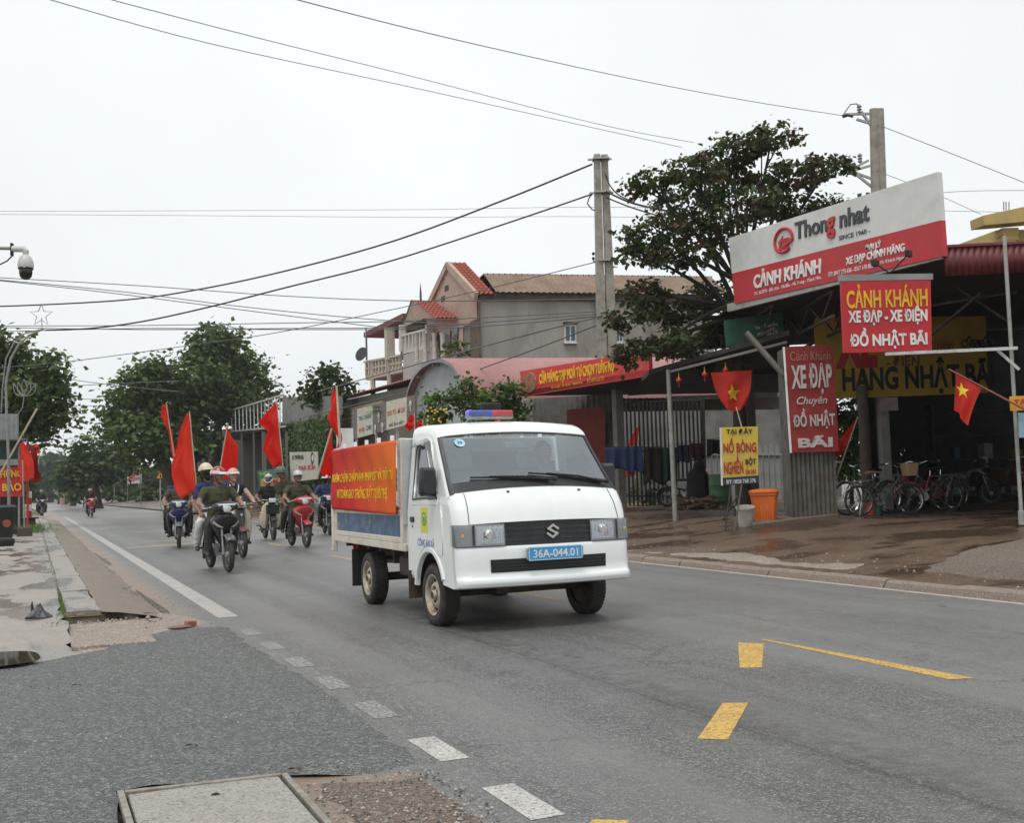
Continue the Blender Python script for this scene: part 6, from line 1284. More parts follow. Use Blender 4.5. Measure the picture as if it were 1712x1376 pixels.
corrug(q, s0, w_*L_, (r0_-s0), 1, .03, .25); Ho(q.build('metal_roof', m_rust)); q = MB(); s1 = c0+V((0,yN-K.y+.35,ze-.02))+w_*.6; corrug(q, s1, w_*L_, (r0_-s1), 1, .03, .25); Ho(q.build('metal_roof', m_rust))
def tiles(p0, ud, vd, nu, nv, root, name='roof_tiles'):   # courses of curved tiles, too small to pick apart
    q = MB(); u_, v_ = V(ud)/nu, V(vd)/nv; n = V(ud).cross(V(vd)).normalized()
    if n.z < 0: n = -n
    q.add([V(p0)-n*.03, V(p0)+V(ud)-n*.03, V(p0)+V(ud)+V(vd)-n*.03, V(p0)+V(vd)-n*.03], [(0,1,2,3)])
    for i in range(nu):
        for j in range(nv):
            b0 = V(p0)+u_*i+v_*j; q.add([b0+u_*.06, b0+u_*.5+n*.07, b0+u_*.97, b0+u_*.06+v_*1.1-n*.035, b0+u_*.5+v_*1.1+n*.03, b0+u_*.97+v_*1.1-n*.035], [(0,1,4,3),(1,2,5,4)])
    o = stuff(q.build(name, m_tile, fix=False)); return at0(o, root)
zg = HP(743,447).z; apex = V((HX-.2, yRidge, zg)); eS = V((HX-.2, K.y-.25, HP(803,492).z)); eN = V((HX-.2, yN+.25, HP(722,520).z)); ud = w_*.8
tiles(eS, ud, apex-eS, 4, 12, HO); tiles(eN, ud, apex-eN, 4, 12, HO)
q = MB(); q.add([apex-V((0,0,.12)), eS-V((0,0,.1)), V((HX-.1,K.y,ze-1.2)), V((HX-.1,yN,ze-1.2)), eN-V((0,0,.1))], [(0,1,2,3,4)]); Ho(q.build('gable_wall', m_pinkw, smooth=False))
for e_ in (eS, eN):
    q = MB(); q.bar(apex-V((.02,0,.10)), e_-V((.02,0,.08)), .18, .30); Ho(q.build('rake_board', m_pinkw))
for (u, v) in ((754,482),(748,500)): q = MB(); q.box(HP(u,v)-V((.15,0,0)),(.12,.5,.25)); q.box(HP(u,v)-V((.15,0,.3)),(.1,.2,.3)); Ho(q.build('gable_vent', m_mould))
# small porch gable below
pa = HP(737,507); eP = HP(770,533)+V((-1.1,0,0)); ap = V((HX-1.1, HP(731,505).y, HP(731,505).z)); tiles(V((HX-1.1,HP(769,533).y,HP(769,533).z)), w_*1.1, ap-V((HX-1.1,HP(769,533).y,HP(769,533).z)), 6, 8, HO)
q = MB(); q.add([ap, V((HX-1.0,HP(769,533).y,HP(769,533).z)), V((HX-1.0,HP(722,540).y,HP(722,535).z))], [(0,1,2)]); Ho(q.build('porch_gable', m_pinkw, smooth=False))
for u in (727,742,758,772):
    p = HP(u,560); q = MB(); q.lathe([(.13,0),(.10,.1),(.09,1.1),(.11,1.2),(.14,1.3)], 12, (HX-.9, p.y, HP(u,592).z-.4)); Ho(q.build('column', mat('pale_column', (.50,.47,.42), .8)))
for (u0, u1) in ((733,740),(748,757),(762,769)):
    Ho(panel('window', [HP(u0,585)-V((.12,0,0)), HP(u1,585)-V((.12,0,0)), HP(u1,545)-V((.12,0,0)), HP(u0,545)-V((.12,0,0))], .03, mat('dark_pane', (.03,.03,.035), .2)))
Ho(panel('front_plaster', [HP(722,592)-V((.06,0,0)), HP(776,592)-V((.06,0,0)), HP(776,536)-V((.06,0,0)), HP(722,536)-V((.06,0,0))], .03, m_pinkw))
# two white framed windows in the long side wall
wp = vplane((K.x,K.y),(K.x+w_.x,K.y+w_.y))
for (u0, u1, v0, v1) in ((943,963,543,573),(1029,1041,546,573)):
    off = V((-.20,-.98,0))
    fr_ = Ho(panel('window', [wp(u0,v1)+off*.06, wp(u1,v1)+off*.06, wp(u1,v0)+off*.06, wp(u0,v0)+off*.06], .05, mat('white_frame', (.62,.62,.6), .6)))
    for (a, b2) in ((.12,.44),(.56,.88)):
        ua, ub = u0+(u1-u0)*a, u0+(u1-u0)*b2; pn_ = panel('pane', [wp(ua,v1-3)+off*.075, wp(ub,v1-3)+off*.075, wp(ub,v0+3)+off*.075, wp(ua,v0+3)+off*.075], .01, mat('blue_pane', (.06,.09,.12), .15)); pn_.parent = fr_
    q = MB(); q.bar(wp(u0-2,v0-3)+off*.12, wp(u1+2,v0-3)+off*.12, .25, .06); Ho(q.build('window_hood', m_mould)); q = MB(); q.bar(wp(u0-1,v1+1)+off*.08, wp(u1+1,v1+1)+off*.08, .15, .05); Ho(q.build('sill', MATS['white_frame']))
# ------------------------------------------------------------------ cream house with white balustrade
CX_ = 16.6; CPn = lambda u, v: onx(u, v, CX_)
CH = thing('cream_gable_house', 'narrow cream house with open gable roof and white balcony balustrade', 'house', (CX_,49,0))
def Ch(o): return at0(o, CH)
m_crw = mat('cream_plaster', (.50,.46,.38), .85, (.43,.39,.31), 2, 4); m_whb = mat('white_balustrade', (.62,.62,.58), .7)
ya, yb_ = CPn(722,560).y, CPn(672,560).y
Ch(panel('wall', [V((CX_+1.2,yb_,0)), V((CX_+1.2,ya,0)), V((CX_+1.2,ya,CPn(700,510).z)), V((CX_+1.2,yb_,CPn(700,510).z))], .2, m_crw))
q = MB(); ap = CPn(687,501); e1 = CPn(671,548); e2 = CPn(722,520); e2.z = CPn(716,528).z
for e in (e1, e2): q.add([ap, e, e+V((6,0,0)), ap+V((6,0,0))], [(0,1,2,3)])
Ch(q.build('roof', mat('grey_brown_roof', (.27,.225,.17), .8, (.2,.16,.12), 2, 4), smooth=False))
q = MB(); q.add([ap+V((.05,0,-.05)), e1+V((.05,0,0)), e2+V((.05,0,0))], [(0,1,2)]); Ch(q.build('gable', mat('tan_gable', (.34,.29,.22), .8), smooth=False))
Ch(panel('balcony_slab', [CPn(672,594), CPn(722,580), CPn(722,570), CPn(672,584)], 1.2, m_whb)); 
Ch(panel('handrail', [CPn(672,563)-V((.1,0,0)), CPn(716,552)-V((.1,0,0)), CPn(716,549)-V((.1,0,0)), CPn(672,560)-V((.1,0,0))], .2, m_whb))
for i in range(8):
    u = 674+i*6; q = MB(); q.bar(CPn(u,585-i*1.8), CPn(u,562-i*1.5), .18, .12); Ch(q.build('baluster', m_whb, smooth=False))
for u in (673,717): q = MB(); q.bar(CPn(u,588), CPn(u,543), .3, .25); Ch(q.build('pier', m_whb, smooth=False))
Ch(panel('dark_opening', [CPn(676,560)+V((1.1,0,0)), CPn(718,552)+V((1.1,0,0)), CPn(718,528)+V((1.1,0,0)), CPn(676,545)+V((1.1,0,0))], .05, m_blk2))
Ch(panel('lower_wall', [CPn(674,690), CPn(724,690), CPn(724,580), CPn(674,592)], .3, mat('grey_white_plaster', (.42,.42,.41), .85)))
q = MB(); q.lathe([(.06,0),(.05,.4),(.02,.7),(0,.9)], 8, ap+V((.5,0,0))); Ch(q.build('finial', m_mould))
# ------------------------------------------------------------------ balcony house with maroon roof
DX = 16.6; DP = lambda u, v: onx(u, v, DX)
DH = thing('balcony_house', 'cream balcony house under a maroon metal roof at the left of the houses', 'house', (DX,56,0))
def Dh(o): return at0(o, DH)
yb2, ya2 = DP(608,560).y, DP(674,560).y
q = MB(); e1, e2, ap = DP(606,552), DP(674,548), DP(668,521)+V((2.5,0,0)); e1.z = e2.z = (e1.z+e2.z)/2
corners = [V((DX,yb2,e1.z)), V((DX,ya2,e1.z)), V((DX+6,ya2,e1.z)), V((DX+6,yb2,e1.z))]
for i in range(4): q.add([corners[i], corners[(i+1) % 4], ap+V((1.5,0,.0)), ap], [(0,1,2,3)])
for i in range(4): q.add([corners[i], corners[(i+1) % 4], corners[(i+1) % 4]+V((0,0,.28)), corners[i]+V((0,0,.28))], [(0,1,2,3)])
Dh(q.build('roof', mat('maroon_roof', (.17,.03,.028), .6, (.13,.022,.02), 2, 3), smooth=False))
q = MB(); q.lathe([(.06,0),(.05,.5),(.02,.8),(0,1.1)], 8, ap); Dh(q.build('finial', m_mould))
for (u, w) in ((613,.09),(646,.09),(652,.42),(672,.12)): q = MB(); q.bar(DP(u,602), DP(u-1,548), w); Dh(q.build('column', m_crw if w > .2 else m_steel, smooth=False))
zb2 = DP(640,618).z
Dh(panel('balcony_slab', [DP(611,636), DP(672,622), DP(672,612), DP(611,626)], 2.5, m_crw)); Dh(panel('handrail', [DP(610,607)-V((.1,0,0)), DP(672,595)-V((.1,0,0)), DP(672,592)-V((.1,0,0)), DP(610,604)-V((.1,0,0))], .2, m_crw))
for i in range(11):
    u = 613+i*5.6; q = MB(); q.bar(DP(u,628-i*1.2), DP(u,607-i*1.2), .14, .12); Dh(q.build('baluster', m_crw, smooth=False))
Dh(panel('mid_rail', [DP(611,619)-V((.05,0,0)), DP(672,607)-V((.05,0,0)), DP(672,604)-V((.05,0,0)), DP(611,616)-V((.05,0,0))], .1, m_crw)); Dh(panel('lower_wall', [DP(620,700)+V((1,0,0)), DP(674,700)+V((1,0,0)), DP(674,620)+V((1,0,0)), DP(620,632)+V((1,0,0))], .3, mat('ochre_plaster', (.42,.33,.22), .85)))
for u in (624,652): q = MB(); q.lathe([(.16,0),(.14,.1),(.14,1.9),(.2,2.0)], 12, DP(u,668)); Dh(q.build('pillar', m_crw))
q = MB(); q.lathe([(.02,.0),(.34,.10),(.40,.16)], 18, DP(619,594)+V((-.4,0,0)), (-.8,-.5,.3)); Dh(q.build('satellite_dish', mat('dark_dish', (.03,.03,.035), .6)))
# ------------------------------------------------------------------ long low building with a faded pink roof, plank wall and grey wall
PK = thing('pink_roof_building', 'long low building with a faded pink roof and slatted wall', 'building', (14,58,0)); PPn = lambda u, v: onx(u, v, 14.)
def Pk(o): return at0(o, PK)
q = MB(); corrug(q, PPn(478,690), PPn(690,632)-PPn(478,690), V((4.5,0,1.0)), 1, .03, .3); Pk(q.build('roof', mat('faded_pink_roof', (.42,.20,.20), .6, (.35,.16,.16), 1.2, 4)))
for i in range(12):
    t0 = 690+i*3.6; q = MB(); q.bar(PPn(552,t0+2)+V((.05*(i % 2),0,0)), PPn(640,t0-17)+V((.05*(i % 2),0,0)), .05, .16); Pk(q.build('plank', mat('weathered_plank', (.36,.30,.21), .8, (.28,.22,.15), 9, 4), smooth=False))
Pk(panel('wall', [PPn(470,760)+V((.3,0,0)), PPn(700,740)+V((.3,0,0)), PPn(700,640)+V((.3,0,0)), PPn(470,690)+V((.3,0,0))], .2, mat('dull_wall', (.20,.18,.15), .9)))
# ------------------------------------------------------------------ cafe board
CF = lambda u, v: onx(u, v, 12.)
cf = thing('cafe_board', 'long cafe signboard in cream and brown panels above the truck bed', 'sign', CF(640,700)); CFI = cf.location
def Cf(o): return at0(o, cf)
m_crs = mat('cream_print', (.62,.58,.46), .5); m_brs = mat('brown_print', (.13,.10,.09), .5, (.2,.16,.15), 8, 3); m_tgreen = mat('teal_letter', (.03,.24,.20), .5)
def vv(u, top): return (686-(u-588)*.245) if top else (735-(u-588)*.27)
def strip_(u0, u1, m, nm): return Cf(panel(nm, [CF(u0,vv(u0,0)), CF(u1,vv(u1,0)), CF(u1,vv(u1,1)), CF(u0,vv(u0,1))], .06, m))
strip_(588,597,m_brs,'brown_panel'); strip_(597,623,m_crs,'cream_panel'); strip_(623,646,m_brs,'brown_panel'); strip_(646,680,m_crs,'cream_panel'); strip_(680,694,m_brs,'brown_panel')
for (bd, u0, v0, u1, v1, h, mt) in (('TRÀ CHANH',600,699,621,694,9,m_tgreen),('TRÀ SỮA',600,719,610,717,8,m_lred),('CAFE',612,716,621,714,8,mat('indigo_letter', (.05,.07,.25), .5)),('KHO TO - MÌ CAY',648,691,678,683,10,m_lred),('ĐỒ ĂN VẶT',651,711,675,705,8,m_ldark)):
    Cf(words(bd, CF, u0, v0, u1, v1, h, mt, None, bold=.02))
for (u, v) in ((634,696),(628,716),(640,712),(687,676)):
    q = MB(); q.lathe([(0,.02),(.10,.02),(.14,.0)], 14, CF(u,v)+V((-.02,0,0)), (-1,0,0)); q.box(CF(u,v)-V((.02,0,.18)),(.03,.12,.14)); Cf(q.build('printed_cup', mat('print_white', (.55,.52,.48), .6)))
for u in (592,625,660,690): p = CF(u,vv(u,0)); q = MB(); q.bar(p+V((.1,0,0)), V((p.x+.1,p.y,.25)), .08); Cf(q.build('support', m_wsteel, smooth=False))
# ------------------------------------------------------------------ dark drink stall with railed terrace
ST = thing('drink_stall', 'dark open stall under a railed terrace behind the red flags', 'stall', (12.5,56,.3)); SPn = lambda u, v: onx(u, v, 12.)
def St(o): return at0(o, ST)
a, b_ = SPn(330,738), SPn(480,714); q = MB(); q.add([a,b_,b_+V((4,0,.1)),a+V((4,0,.1))]+[p+V((0,0,.2)) for p in (a,b_,b_+V((4,0,.1)),a+V((4,0,.1)))], [(0,1,2,3),(7,6,5,4),(0,4,5,1),(1,5,6,2),(2,6,7,3),(3,7,4,0)]); St(q.build('roof', m_dkroof, smooth=False))
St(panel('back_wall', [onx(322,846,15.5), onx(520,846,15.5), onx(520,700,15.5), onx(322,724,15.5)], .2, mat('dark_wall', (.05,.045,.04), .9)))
for u in (332,350,405,425,442,458,480): p = SPn(u,790); q = MB(); q.bar(V((p.x,p.y,.2)), V((p.x,p.y,SPn(u,722).z)), .10 if u != 442 else .22); St(q.build('post', mat('grey_pillar') if u % 2 else m_steel, smooth=False))
for i in range(14):
    u = 388+i*6.2; q = MB(); q.bar(SPn(u,720-i*.6), SPn(u-1,686-i*1.95), .05); St(q.build('rail_bar', m_wsteel, smooth=False))
q = MB(); q.bar(SPn(386,686), SPn(474,660), .09); St(q.build('top_rail', m_wsteel, smooth=False)); q = MB(); q.bar(SPn(388,721), SPn(478,713), .09); St(q.build('bottom_rail', m_wsteel, smooth=False))
cw_ = panel('concrete_wall', [onx(472,712,12.6), onx(562,694,12.6), onx(562,662,12.6), onx(472,664,12.6)], .3, mat('raw_concrete', (.24,.23,.215), .9, (.18,.17,.155), 2, 5)); tag(cw_, 'grey concrete parapet wall between the terrace rail and slatted wall', 'wall')
s86 = panel('drinks_sign', [onx(486,806,11.2), onx(531,801,11.2), onx(530,755,11.2), onx(484,756,11.2)], .05, mat('cream_board', (.55,.52,.44), .6)); tag(s86, 'cream drinks sign reading 1986 TRÀ SỮA below the ivy wall', 'sign'); S86 = lambda u, v: onx(u, v, 11.19)
words('1986', S86, 489, 765, 508, 764, 8, m_ldark, s86, bold=.03); words('TRÀ SỮA', S86, 499, 782, 528, 780, 9, m_lred, s86, bold=.03)
q = MB(); q.lathe([(0,.01),(.26,.01),(.27,0)], 18, S86(522,766), (-1,0,0)); q.build('printed_disc', m_black, s86); q = MB(); q.lathe([(0,.02),(.14,.02),(.15,0)], 14, S86(523,766), (-1,0,0)); q.build('printed_cup', m_lwhite, s86)
sgn = panel('menu_sign', [onx(438,846,10.8), onx(476,840,10.8), onx(474,783,10.8), onx(430,787,10.8)], .05, mat('menu_green', (.03,.16,.10), .6)); tag(sgn, 'green and orange menu sign beside the dark stall', 'sign'); MP = lambda u, v: onx(u, v, 10.78)
for v in (806,822): o = panel('orange_strip', [MP(436,v+7), MP(470,v+5), MP(470,v-7), MP(436,v-5)], .01, mat('menu_orange', (.60,.26,.03), .6)); o.parent = sgn
words('VIỆT', MP, 434, 793, 452, 791, 7, mat('letter_lime', (.45,.6,.1), .6), sgn, bold=.02); words('KEM', MP, 441, 806, 465, 804, 9, m_lred, sgn, bold=.03); words('BÚN', MP, 441, 822, 465, 820, 9, m_lred, sgn, bold=.03)
# ------------------------------------------------------------------ far verge: low wall, boards, warning sign
lw = panel('low_wall', [onx(165,838,17), onx(330,842,14), onx(330,800,14), onx(165,812,17)], .2, mat('brown_low_wall', (.16,.12,.09), .9, (.1,.085,.06), 1, 5)); tag(lw, 'low brown wall under the trees along the far verge', 'wall')
hb2 = panel('flag_board', [onx(213,809,9.5), onx(236,808,9.5), onx(236,783,9.5), onx(212,786,9.5)], .06, mat('pale_board', (.58,.58,.60), .6)); tag(hb2, 'white roadside board with a red flag printed on it', 'sign'); HB = lambda u, v: onx(u, v, 9.48)
o = panel('printed_flag', [HB(215,806), HB(226,805), HB(226,787), HB(214,789)], .01, m_lred); o.parent = hb2; q = MB(); q.lathe([(0,.02),(.14,.02),(.15,0)], 5, HB(219,796)+V((-.01,0,0)), (-1,0,0)); q.build('printed_star', m_yel, hb2); words('CHÀO\nMỪNG', HB, 227, 796, 235, 795, 14, m_lred, hb2, bold=.02); q = MB(); p = HB(213,820); q.bar(V((9.5,p.y,0)), HB(213,800), .07); q.bar(V((9.5,HB(235,810).y,0)), HB(235,800), .07); q.build('posts', m_steel, hb2)
bb_ = panel('black_board', [onx(184,805,8.9), onx(200,803,8.9), onx(199,784,8.9), onx(183,786,8.9)], .06, m_blk2); tag(bb_, 'black roadside board with orange writing under the trees', 'sign'); words('SỬA XE\nRỬA XE', lambda u, v: onx(u, v, 8.87), 186, 793, 194, 792, 12, mat('menu_orange'), bb_, bold=.01)
q = MB(); p = onx(191,815,8.9); q.bar(V((8.9,p.y,0)), onx(191,803,8.9), .08); q.build('post', m_steel, bb_)
ws = thing('warning_sign', 'triangular yellow warning sign with a black symbol on a pole', 'traffic sign', V((9.,onx(268,830,9).y,0))); WP = lambda u, v: onx(u, v, 9.)
def Ws(o): return at0(o, ws)
c = WP(268,796); q = MB(); q.prism([(-.34,-.20),(.34,-.20),(.30,-.13),(.04,.34),(-.04,.34),(-.30,-.13)], .03, c, (1,0,0), (0,0,1)); Ws(q.build('border', m_lred, smooth=False)); q = MB(); q.prism([(-.26,-.16),(.26,-.16),(0,.27)], .02, c-V((0,.032,0)), (1,0,0), (0,0,1)); Ws(q.build('face', m_yel, smooth=False)); q = MB(); q.prism([(-.05,-.12),(.05,-.12),(.04,.10),(-.04,.10)], .01, c-V((0,.055,0)), (1,0,0), (0,0,1)); Ws(q.build('symbol', m_black, smooth=False)); q = MB(); q.tube([(9.0,c.y+.06,0),(9.0,c.y+.06,c.z)], .045, 10); Ws(q.build('pole', m_wsteel))
ob2 = panel('orange_notice', [onx(277,835,9.0), onx(291,835,9.0), onx(291,814,9.0), onx(277,815,9.0)], .06, mat('dull_orange_board', (.34,.20,.07), .7)); tag(ob2, 'small dull orange board standing by the warning sign', 'sign'); q = MB(); p = onx(284,845,9.0); q.bar(V((9.0,p.y,0)), onx(284,830,9.0), .08); q.build('post', m_steel, ob2)
# far houses at the bend
for i, (u0, u1, v0, v1, y, c, lab) in enumerate(((92,104,812,829,190,(.40,.40,.38),'small grey house at the far bend of the road'),(104,116,806,829,170,(.34,.20,.14),'small brown house with pointed roof at the far bend'),(116,128,812,830,150,(.36,.30,.20),'small tan wall and shed at the far bend'))):
    a, b_ = ony(u0,v1,y), ony(u1,v1,y); t_ = ony(u0,v0,y); hz_ = t_.z; B = thing('far_house', lab, 'house', V((a.x,y,0)), 0, 'far houses at the bend'); w = b_.x-a.x
    q = MB(); q.box((w/2,3,hz_*.35),(w,6,hz_*.7)); q.build('wall', mat('far_wall_%d' % i, c, .9), B); q = MB(); q.add([(-.3,-.3,hz_*.7),(w+.3,-.3,hz_*.7),(w/2,-.3,hz_*1.05),(-.3,6.3,hz_*.7),(w+.3,6.3,hz_*.7),(w/2,6.3,hz_*1.05)], [(0,1,2),(3,5,4),(0,2,5,3),(2,1,4,5)]); q.build('roof', mat('far_roof_%d' % i, (.20,.08,.06) if i == 1 else (.25,.25,.25), .8), B, smooth=False); q = MB(); q.box((w/2,-.02,hz_*.2),(w*.3,.06,hz_*.4)); q.build('door', m_blk2, B)
# yellow building at the right edge
YB = thing('yellow_building', 'yellow concrete building corner with a flat roof slab at the right edge', 'building', ond(1700,420,34)); 
def Yb(o): return at0(o, YB)
YP = lambda u, v: ond(u, v, 34); m_yw = mat('yellow_plaster', (.52,.38,.14), .85, (.45,.33,.13), 2, 4)
Yb(panel('roof_slab', [YP(1646,376)-V((0,0,.0)), YP(1760,366), YP(1760,335), YP(1644,360)], 1.0, m_yw)); Yb(panel('wall', [YP(1690,900)+E2*1, YP(1800,900)+E2*1, YP(1800,370)+E2*1, YP(1690,372)+E2*1], 4, m_yw))
for k, (u0, u1, v0, v1) in enumerate(((1684,1712,376,388),(1687,1711,388,397),(1690,1708,397,418))): q = MB(); c = (YP(u0,v1)+YP(u1,v0))/2; q.box(c+E2*.6, ((u1-u0)*34/1800,.5,(v1-v0)*34/1800), rot=-YAW); Yb(q.build('capital', m_yw))
for u in (1690,1694,1699): q = MB(); q.tube([YP(u,345)+E2*.5, YP(u,330)+E2*.5], .02, 5); Yb(q.build('rebar', m_steel))
# ================================================================== trees and shrubs
lm_dk = leafmat('leaf_dark', (.043,.074,.022)); lm_md = leafmat('leaf_mid', (.072,.120,.032)); lm_lt = leafmat('leaf_light', (.115,.17,.045)); lm_rd = leafmat('leaf_russet', (.075,.032,.016)); lm_ol = leafmat('leaf_olive', (.052,.058,.020)); lm_ol2 = leafmat('leaf_grey_olive', (.062,.066,.030)); lm_rd2 = leafmat('leaf_brown', (.095,.055,.028)); lm_br = leafmat('leaf_bright', (.10,.18,.035)); lm_far = leafmat('leaf_far', (.055,.095,.045))
m_bark = mat('bark', (.085,.062,.045), .9, (.05,.038,.028), 9, 5, b=.7, bs=25); m_barkd = mat('dark_bark', (.035,.028,.022), .9, (.022,.018,.014), 9, 5, b=.6, bs=25)
def leaves(mb, c, R_, n, size, rng, nm, droop=.3, clump=None, flat=1., cl=None):
    """n leaf blades in clumps through an ellipsoid"""
    k = cl or max(6, n//26)
    for j in range(k):
        while True:
            d = V((rng.uniform(-1,1), rng.uniform(-1,1), rng.uniform(-1,1)))
            if .05 < d.length < 1: break
        d = d.normalized()*(rng.uniform(.35,1)**.6); cc = V(c) + V((d.x*R_[0], d.y*R_[1], d.z*R_[2])); out = V((d.x/R_[0], d.y/R_[1], d.z/R_[2])).normalized()
        cr = (clump or min(R_)*.42)*rng.uniform(.6,1.25); mi0 = rng.randrange(nm)
        for i in range(n//k):
            p = cc + V((rng.gauss(0,.5), rng.gauss(0,.5), rng.gauss(0,.32)))*cr
            a = V((rng.gauss(0,1), rng.gauss(0,1), rng.gauss(0,.5)-droop)).normalized(); nn = (out*.5 + UZ*.7 + V((rng.gauss(0,.5), rng.gauss(0,.5), rng.gauss(0,.5)))).normalized()
            b_ = a.cross(nn)
            if b_.length < .01: continue
            b_.normalize(); s_ = size*rng.uniform(.45,1.5); w = s_*.36; nn = b_.cross(a)
            v0 = len(mb.v); mb.v += [p, p+a*s_*.5+b_*w+nn*.04*s_, p+a*s_-nn*.12*s_, p+a*s_*.5-b_*w+nn*.04*s_]
            mb.face((v0, v0+1, v0+2, v0+3), mi0 if rng.random() < .7 else rng.randrange(nm))
def tree(name, label, base, top, tr, blobs, dens, size, mats, seed, group, droop=.3, bark=None, twigs=3, clump=None, cat='tree', sublimb=True):
    rng = random.Random(seed); base = V(base); top = V(top); T = thing(name, label, cat, base, 0, group); bk = bark or m_bark
    q = MB(); mid = base.lerp(top,.5)+V((rng.uniform(-.1,.1),rng.uniform(-.1,.1),0))*((top-base).length*.3); q.tube([base-V((0,0,.1)), base+V((0,0,.25)), mid, top], [tr*1.5, tr*1.05, tr*.85, tr*.6], 12); at0(q.build('trunk', bk), T)
    lb_ = MB(); cr = MB()
    for (c, R_) in blobs:
        c = V(c); st_ = top.lerp(mid, rng.uniform(0,.35)); m1 = st_.lerp(c,.5)+V((rng.uniform(-.2,.2),rng.uniform(-.2,.2),rng.uniform(-.05,.35)))*R_[2]
        lq = MB(); lq.tube([st_, m1, c], [tr*.42, tr*.26, tr*.10], 7)
        for k in range(twigs):
            d = V((rng.gauss(0,1),rng.gauss(0,1),rng.gauss(0,.5))).normalized(); e = c+V((d.x*R_[0],d.y*R_[1],d.z*R_[2]))*.85; lq.tube([m1.lerp(c,rng.uniform(.3,1)), c.lerp(e,.5)+V((0,0,.1*R_[2])), e], [tr*.12, tr*.07, tr*.03], 5)
        at0(lq.build('limb', bk), T)
        vol = (R_[0]*R_[1]+R_[1]*R_[2]+R_[0]*R_[2]); leaves(cr, c, R_, int(dens*vol), size, rng, len(mats), droop, clump)
    o = cr.build('crown', mats, smooth=False, fix=False); return at0(o, T)
def B(u, v, d, ru, rv, rd=None): k = d/1800; return (ond(u, v, d), (ru*k, (rd or ru)*k, rv*k))
def gp(u, v, d, z=0.): p = ond(u, v, d); return V((p.x, p.y, z))
# the spreading dark tree beside the roof sign
bl_ = [B(u, v, 22.9+dd*.6, ru, rv, 60) for (u, v, ru, rv, dd) in ((1290,232,55,22,0),(1225,255,50,24,1),(1160,285,60,26,-1),(1085,305,45,14,0),(1215,300,60,30,2),(1320,290,55,28,0),(1385,280,42,20,1),(1250,345,70,32,-1.),(1150,340,65,24,1.5),(1100,385,60,22,-.5),(1175,390,60,26,1),(1330,345,50,28,1),(1070,420,35,16,0),(1140,425,55,18,-1),(1080,490,42,22,0),(1055,530,28,20,.5),(1135,520,45,26,1),(1185,495,36,26,2),(1110,570,55,24,-.5),(1060,590,32,22,0),(1170,590,45,28,1),(1390,350,30,18,1),(1215,560,35,40,2))]
tree('spreading_tree', 'dark spreading tree with russet leaves beside the big roof sign', gp(1243,840,23.0,.4), ond(1238,470,23.0), .16, bl_, 760, .115, [lm_ol, lm_ol2, lm_dk, lm_rd, lm_ol2, lm_md], 3, 'street trees', .55, m_barkd, 5, .22)
# tall trees on the right side of the road
D1 = 72; bl_ = [B(u, v, D1+dd, ru, rv) for (u, v, ru, rv, dd) in ((345,575,28,22,0),(385,570,20,18,0),(375,610,50,40,2),(415,625,30,38,4),(330,640,45,42,-2),(385,665,48,36,0),(345,600,35,25,5),(440,660,25,28,6),(410,690,40,25,2),(365,555,20,12,1),(330,690,35,28,0))]
tree('broadleaf_tree', 'tallest broad green tree on the right behind the red flags', gp(360,835,D1,0), ond(365,690,D1), .42, bl_, 150, .38, [lm_dk, lm_md, lm_lt, lm_md], 11, 'street trees', .2, None, 3, 1.0)
D2 = 66; bl_ = [B(u, v, D2+dd, ru, rv) for (u, v, ru, rv, dd) in ((270,625,45,25,0),(225,650,40,32,-1),(195,680,26,34,0),(260,690,55,45,2),(300,660,40,40,3),(225,725,45,34,-2),(285,740,42,30,0),(190,715,22,22,0),(320,725,40,32,4),(245,760,35,18,0))]
tree('broadleaf_tree', 'wide round green tree leaning over the road left of the tallest tree', gp(285,838,D2,0), ond(275,740,D2), .36, bl_, 155, .36, [lm_dk, lm_md, lm_lt, lm_md], 12, 'street trees', .2, None, 3, .95)
D3 = 100; bl_ = [B(u, v, D3+dd, ru, rv) for (u, v, ru, rv, dd) in ((155,755,30,20,0),(135,775,24,22,0),(170,785,35,20,0),(120,795,18,18,0),(150,800,30,16,0),(195,775,30,22,0))]
tree('broadleaf_tree', 'middle distance round tree above the lone rider', gp(165,832,D3,0), ond(160,800,D3), .35, bl_, 120, .5, [lm_dk, lm_md, lm_dk], 13, 'street trees', .2, None, 2, 1.3)
D5 = 135; bl_ = [B(u, v, D5, ru, rv) for (u, v, ru, rv) in ((125,790,16,16),(110,805,14,14),(140,805,18,14))]
tree('broadleaf_tree', 'small far tree at the right side of the bend', gp(122,831,D5,0), ond(122,812,D5), .3, bl_, 80, .65, [lm_far, lm_dk], 15, 'street trees', .2, None, 1, 1.4)
D4 = 230; bl_ = [B(u, v, D4, ru, rv) for (u, v, ru, rv) in ((75,772,20,14),(95,782,18,18),(65,790,18,18),(85,800,24,16),(50,785,20,18))]
tree('broadleaf_tree', 'pale hazy tree closing the view at the far end of the road', gp(80,829,D4,0), ond(80,805,D4), .5, bl_, 26, 1.5, [lm_far, lm_far, lm_md], 14, 'street trees', .2, None, 1, 2.2)
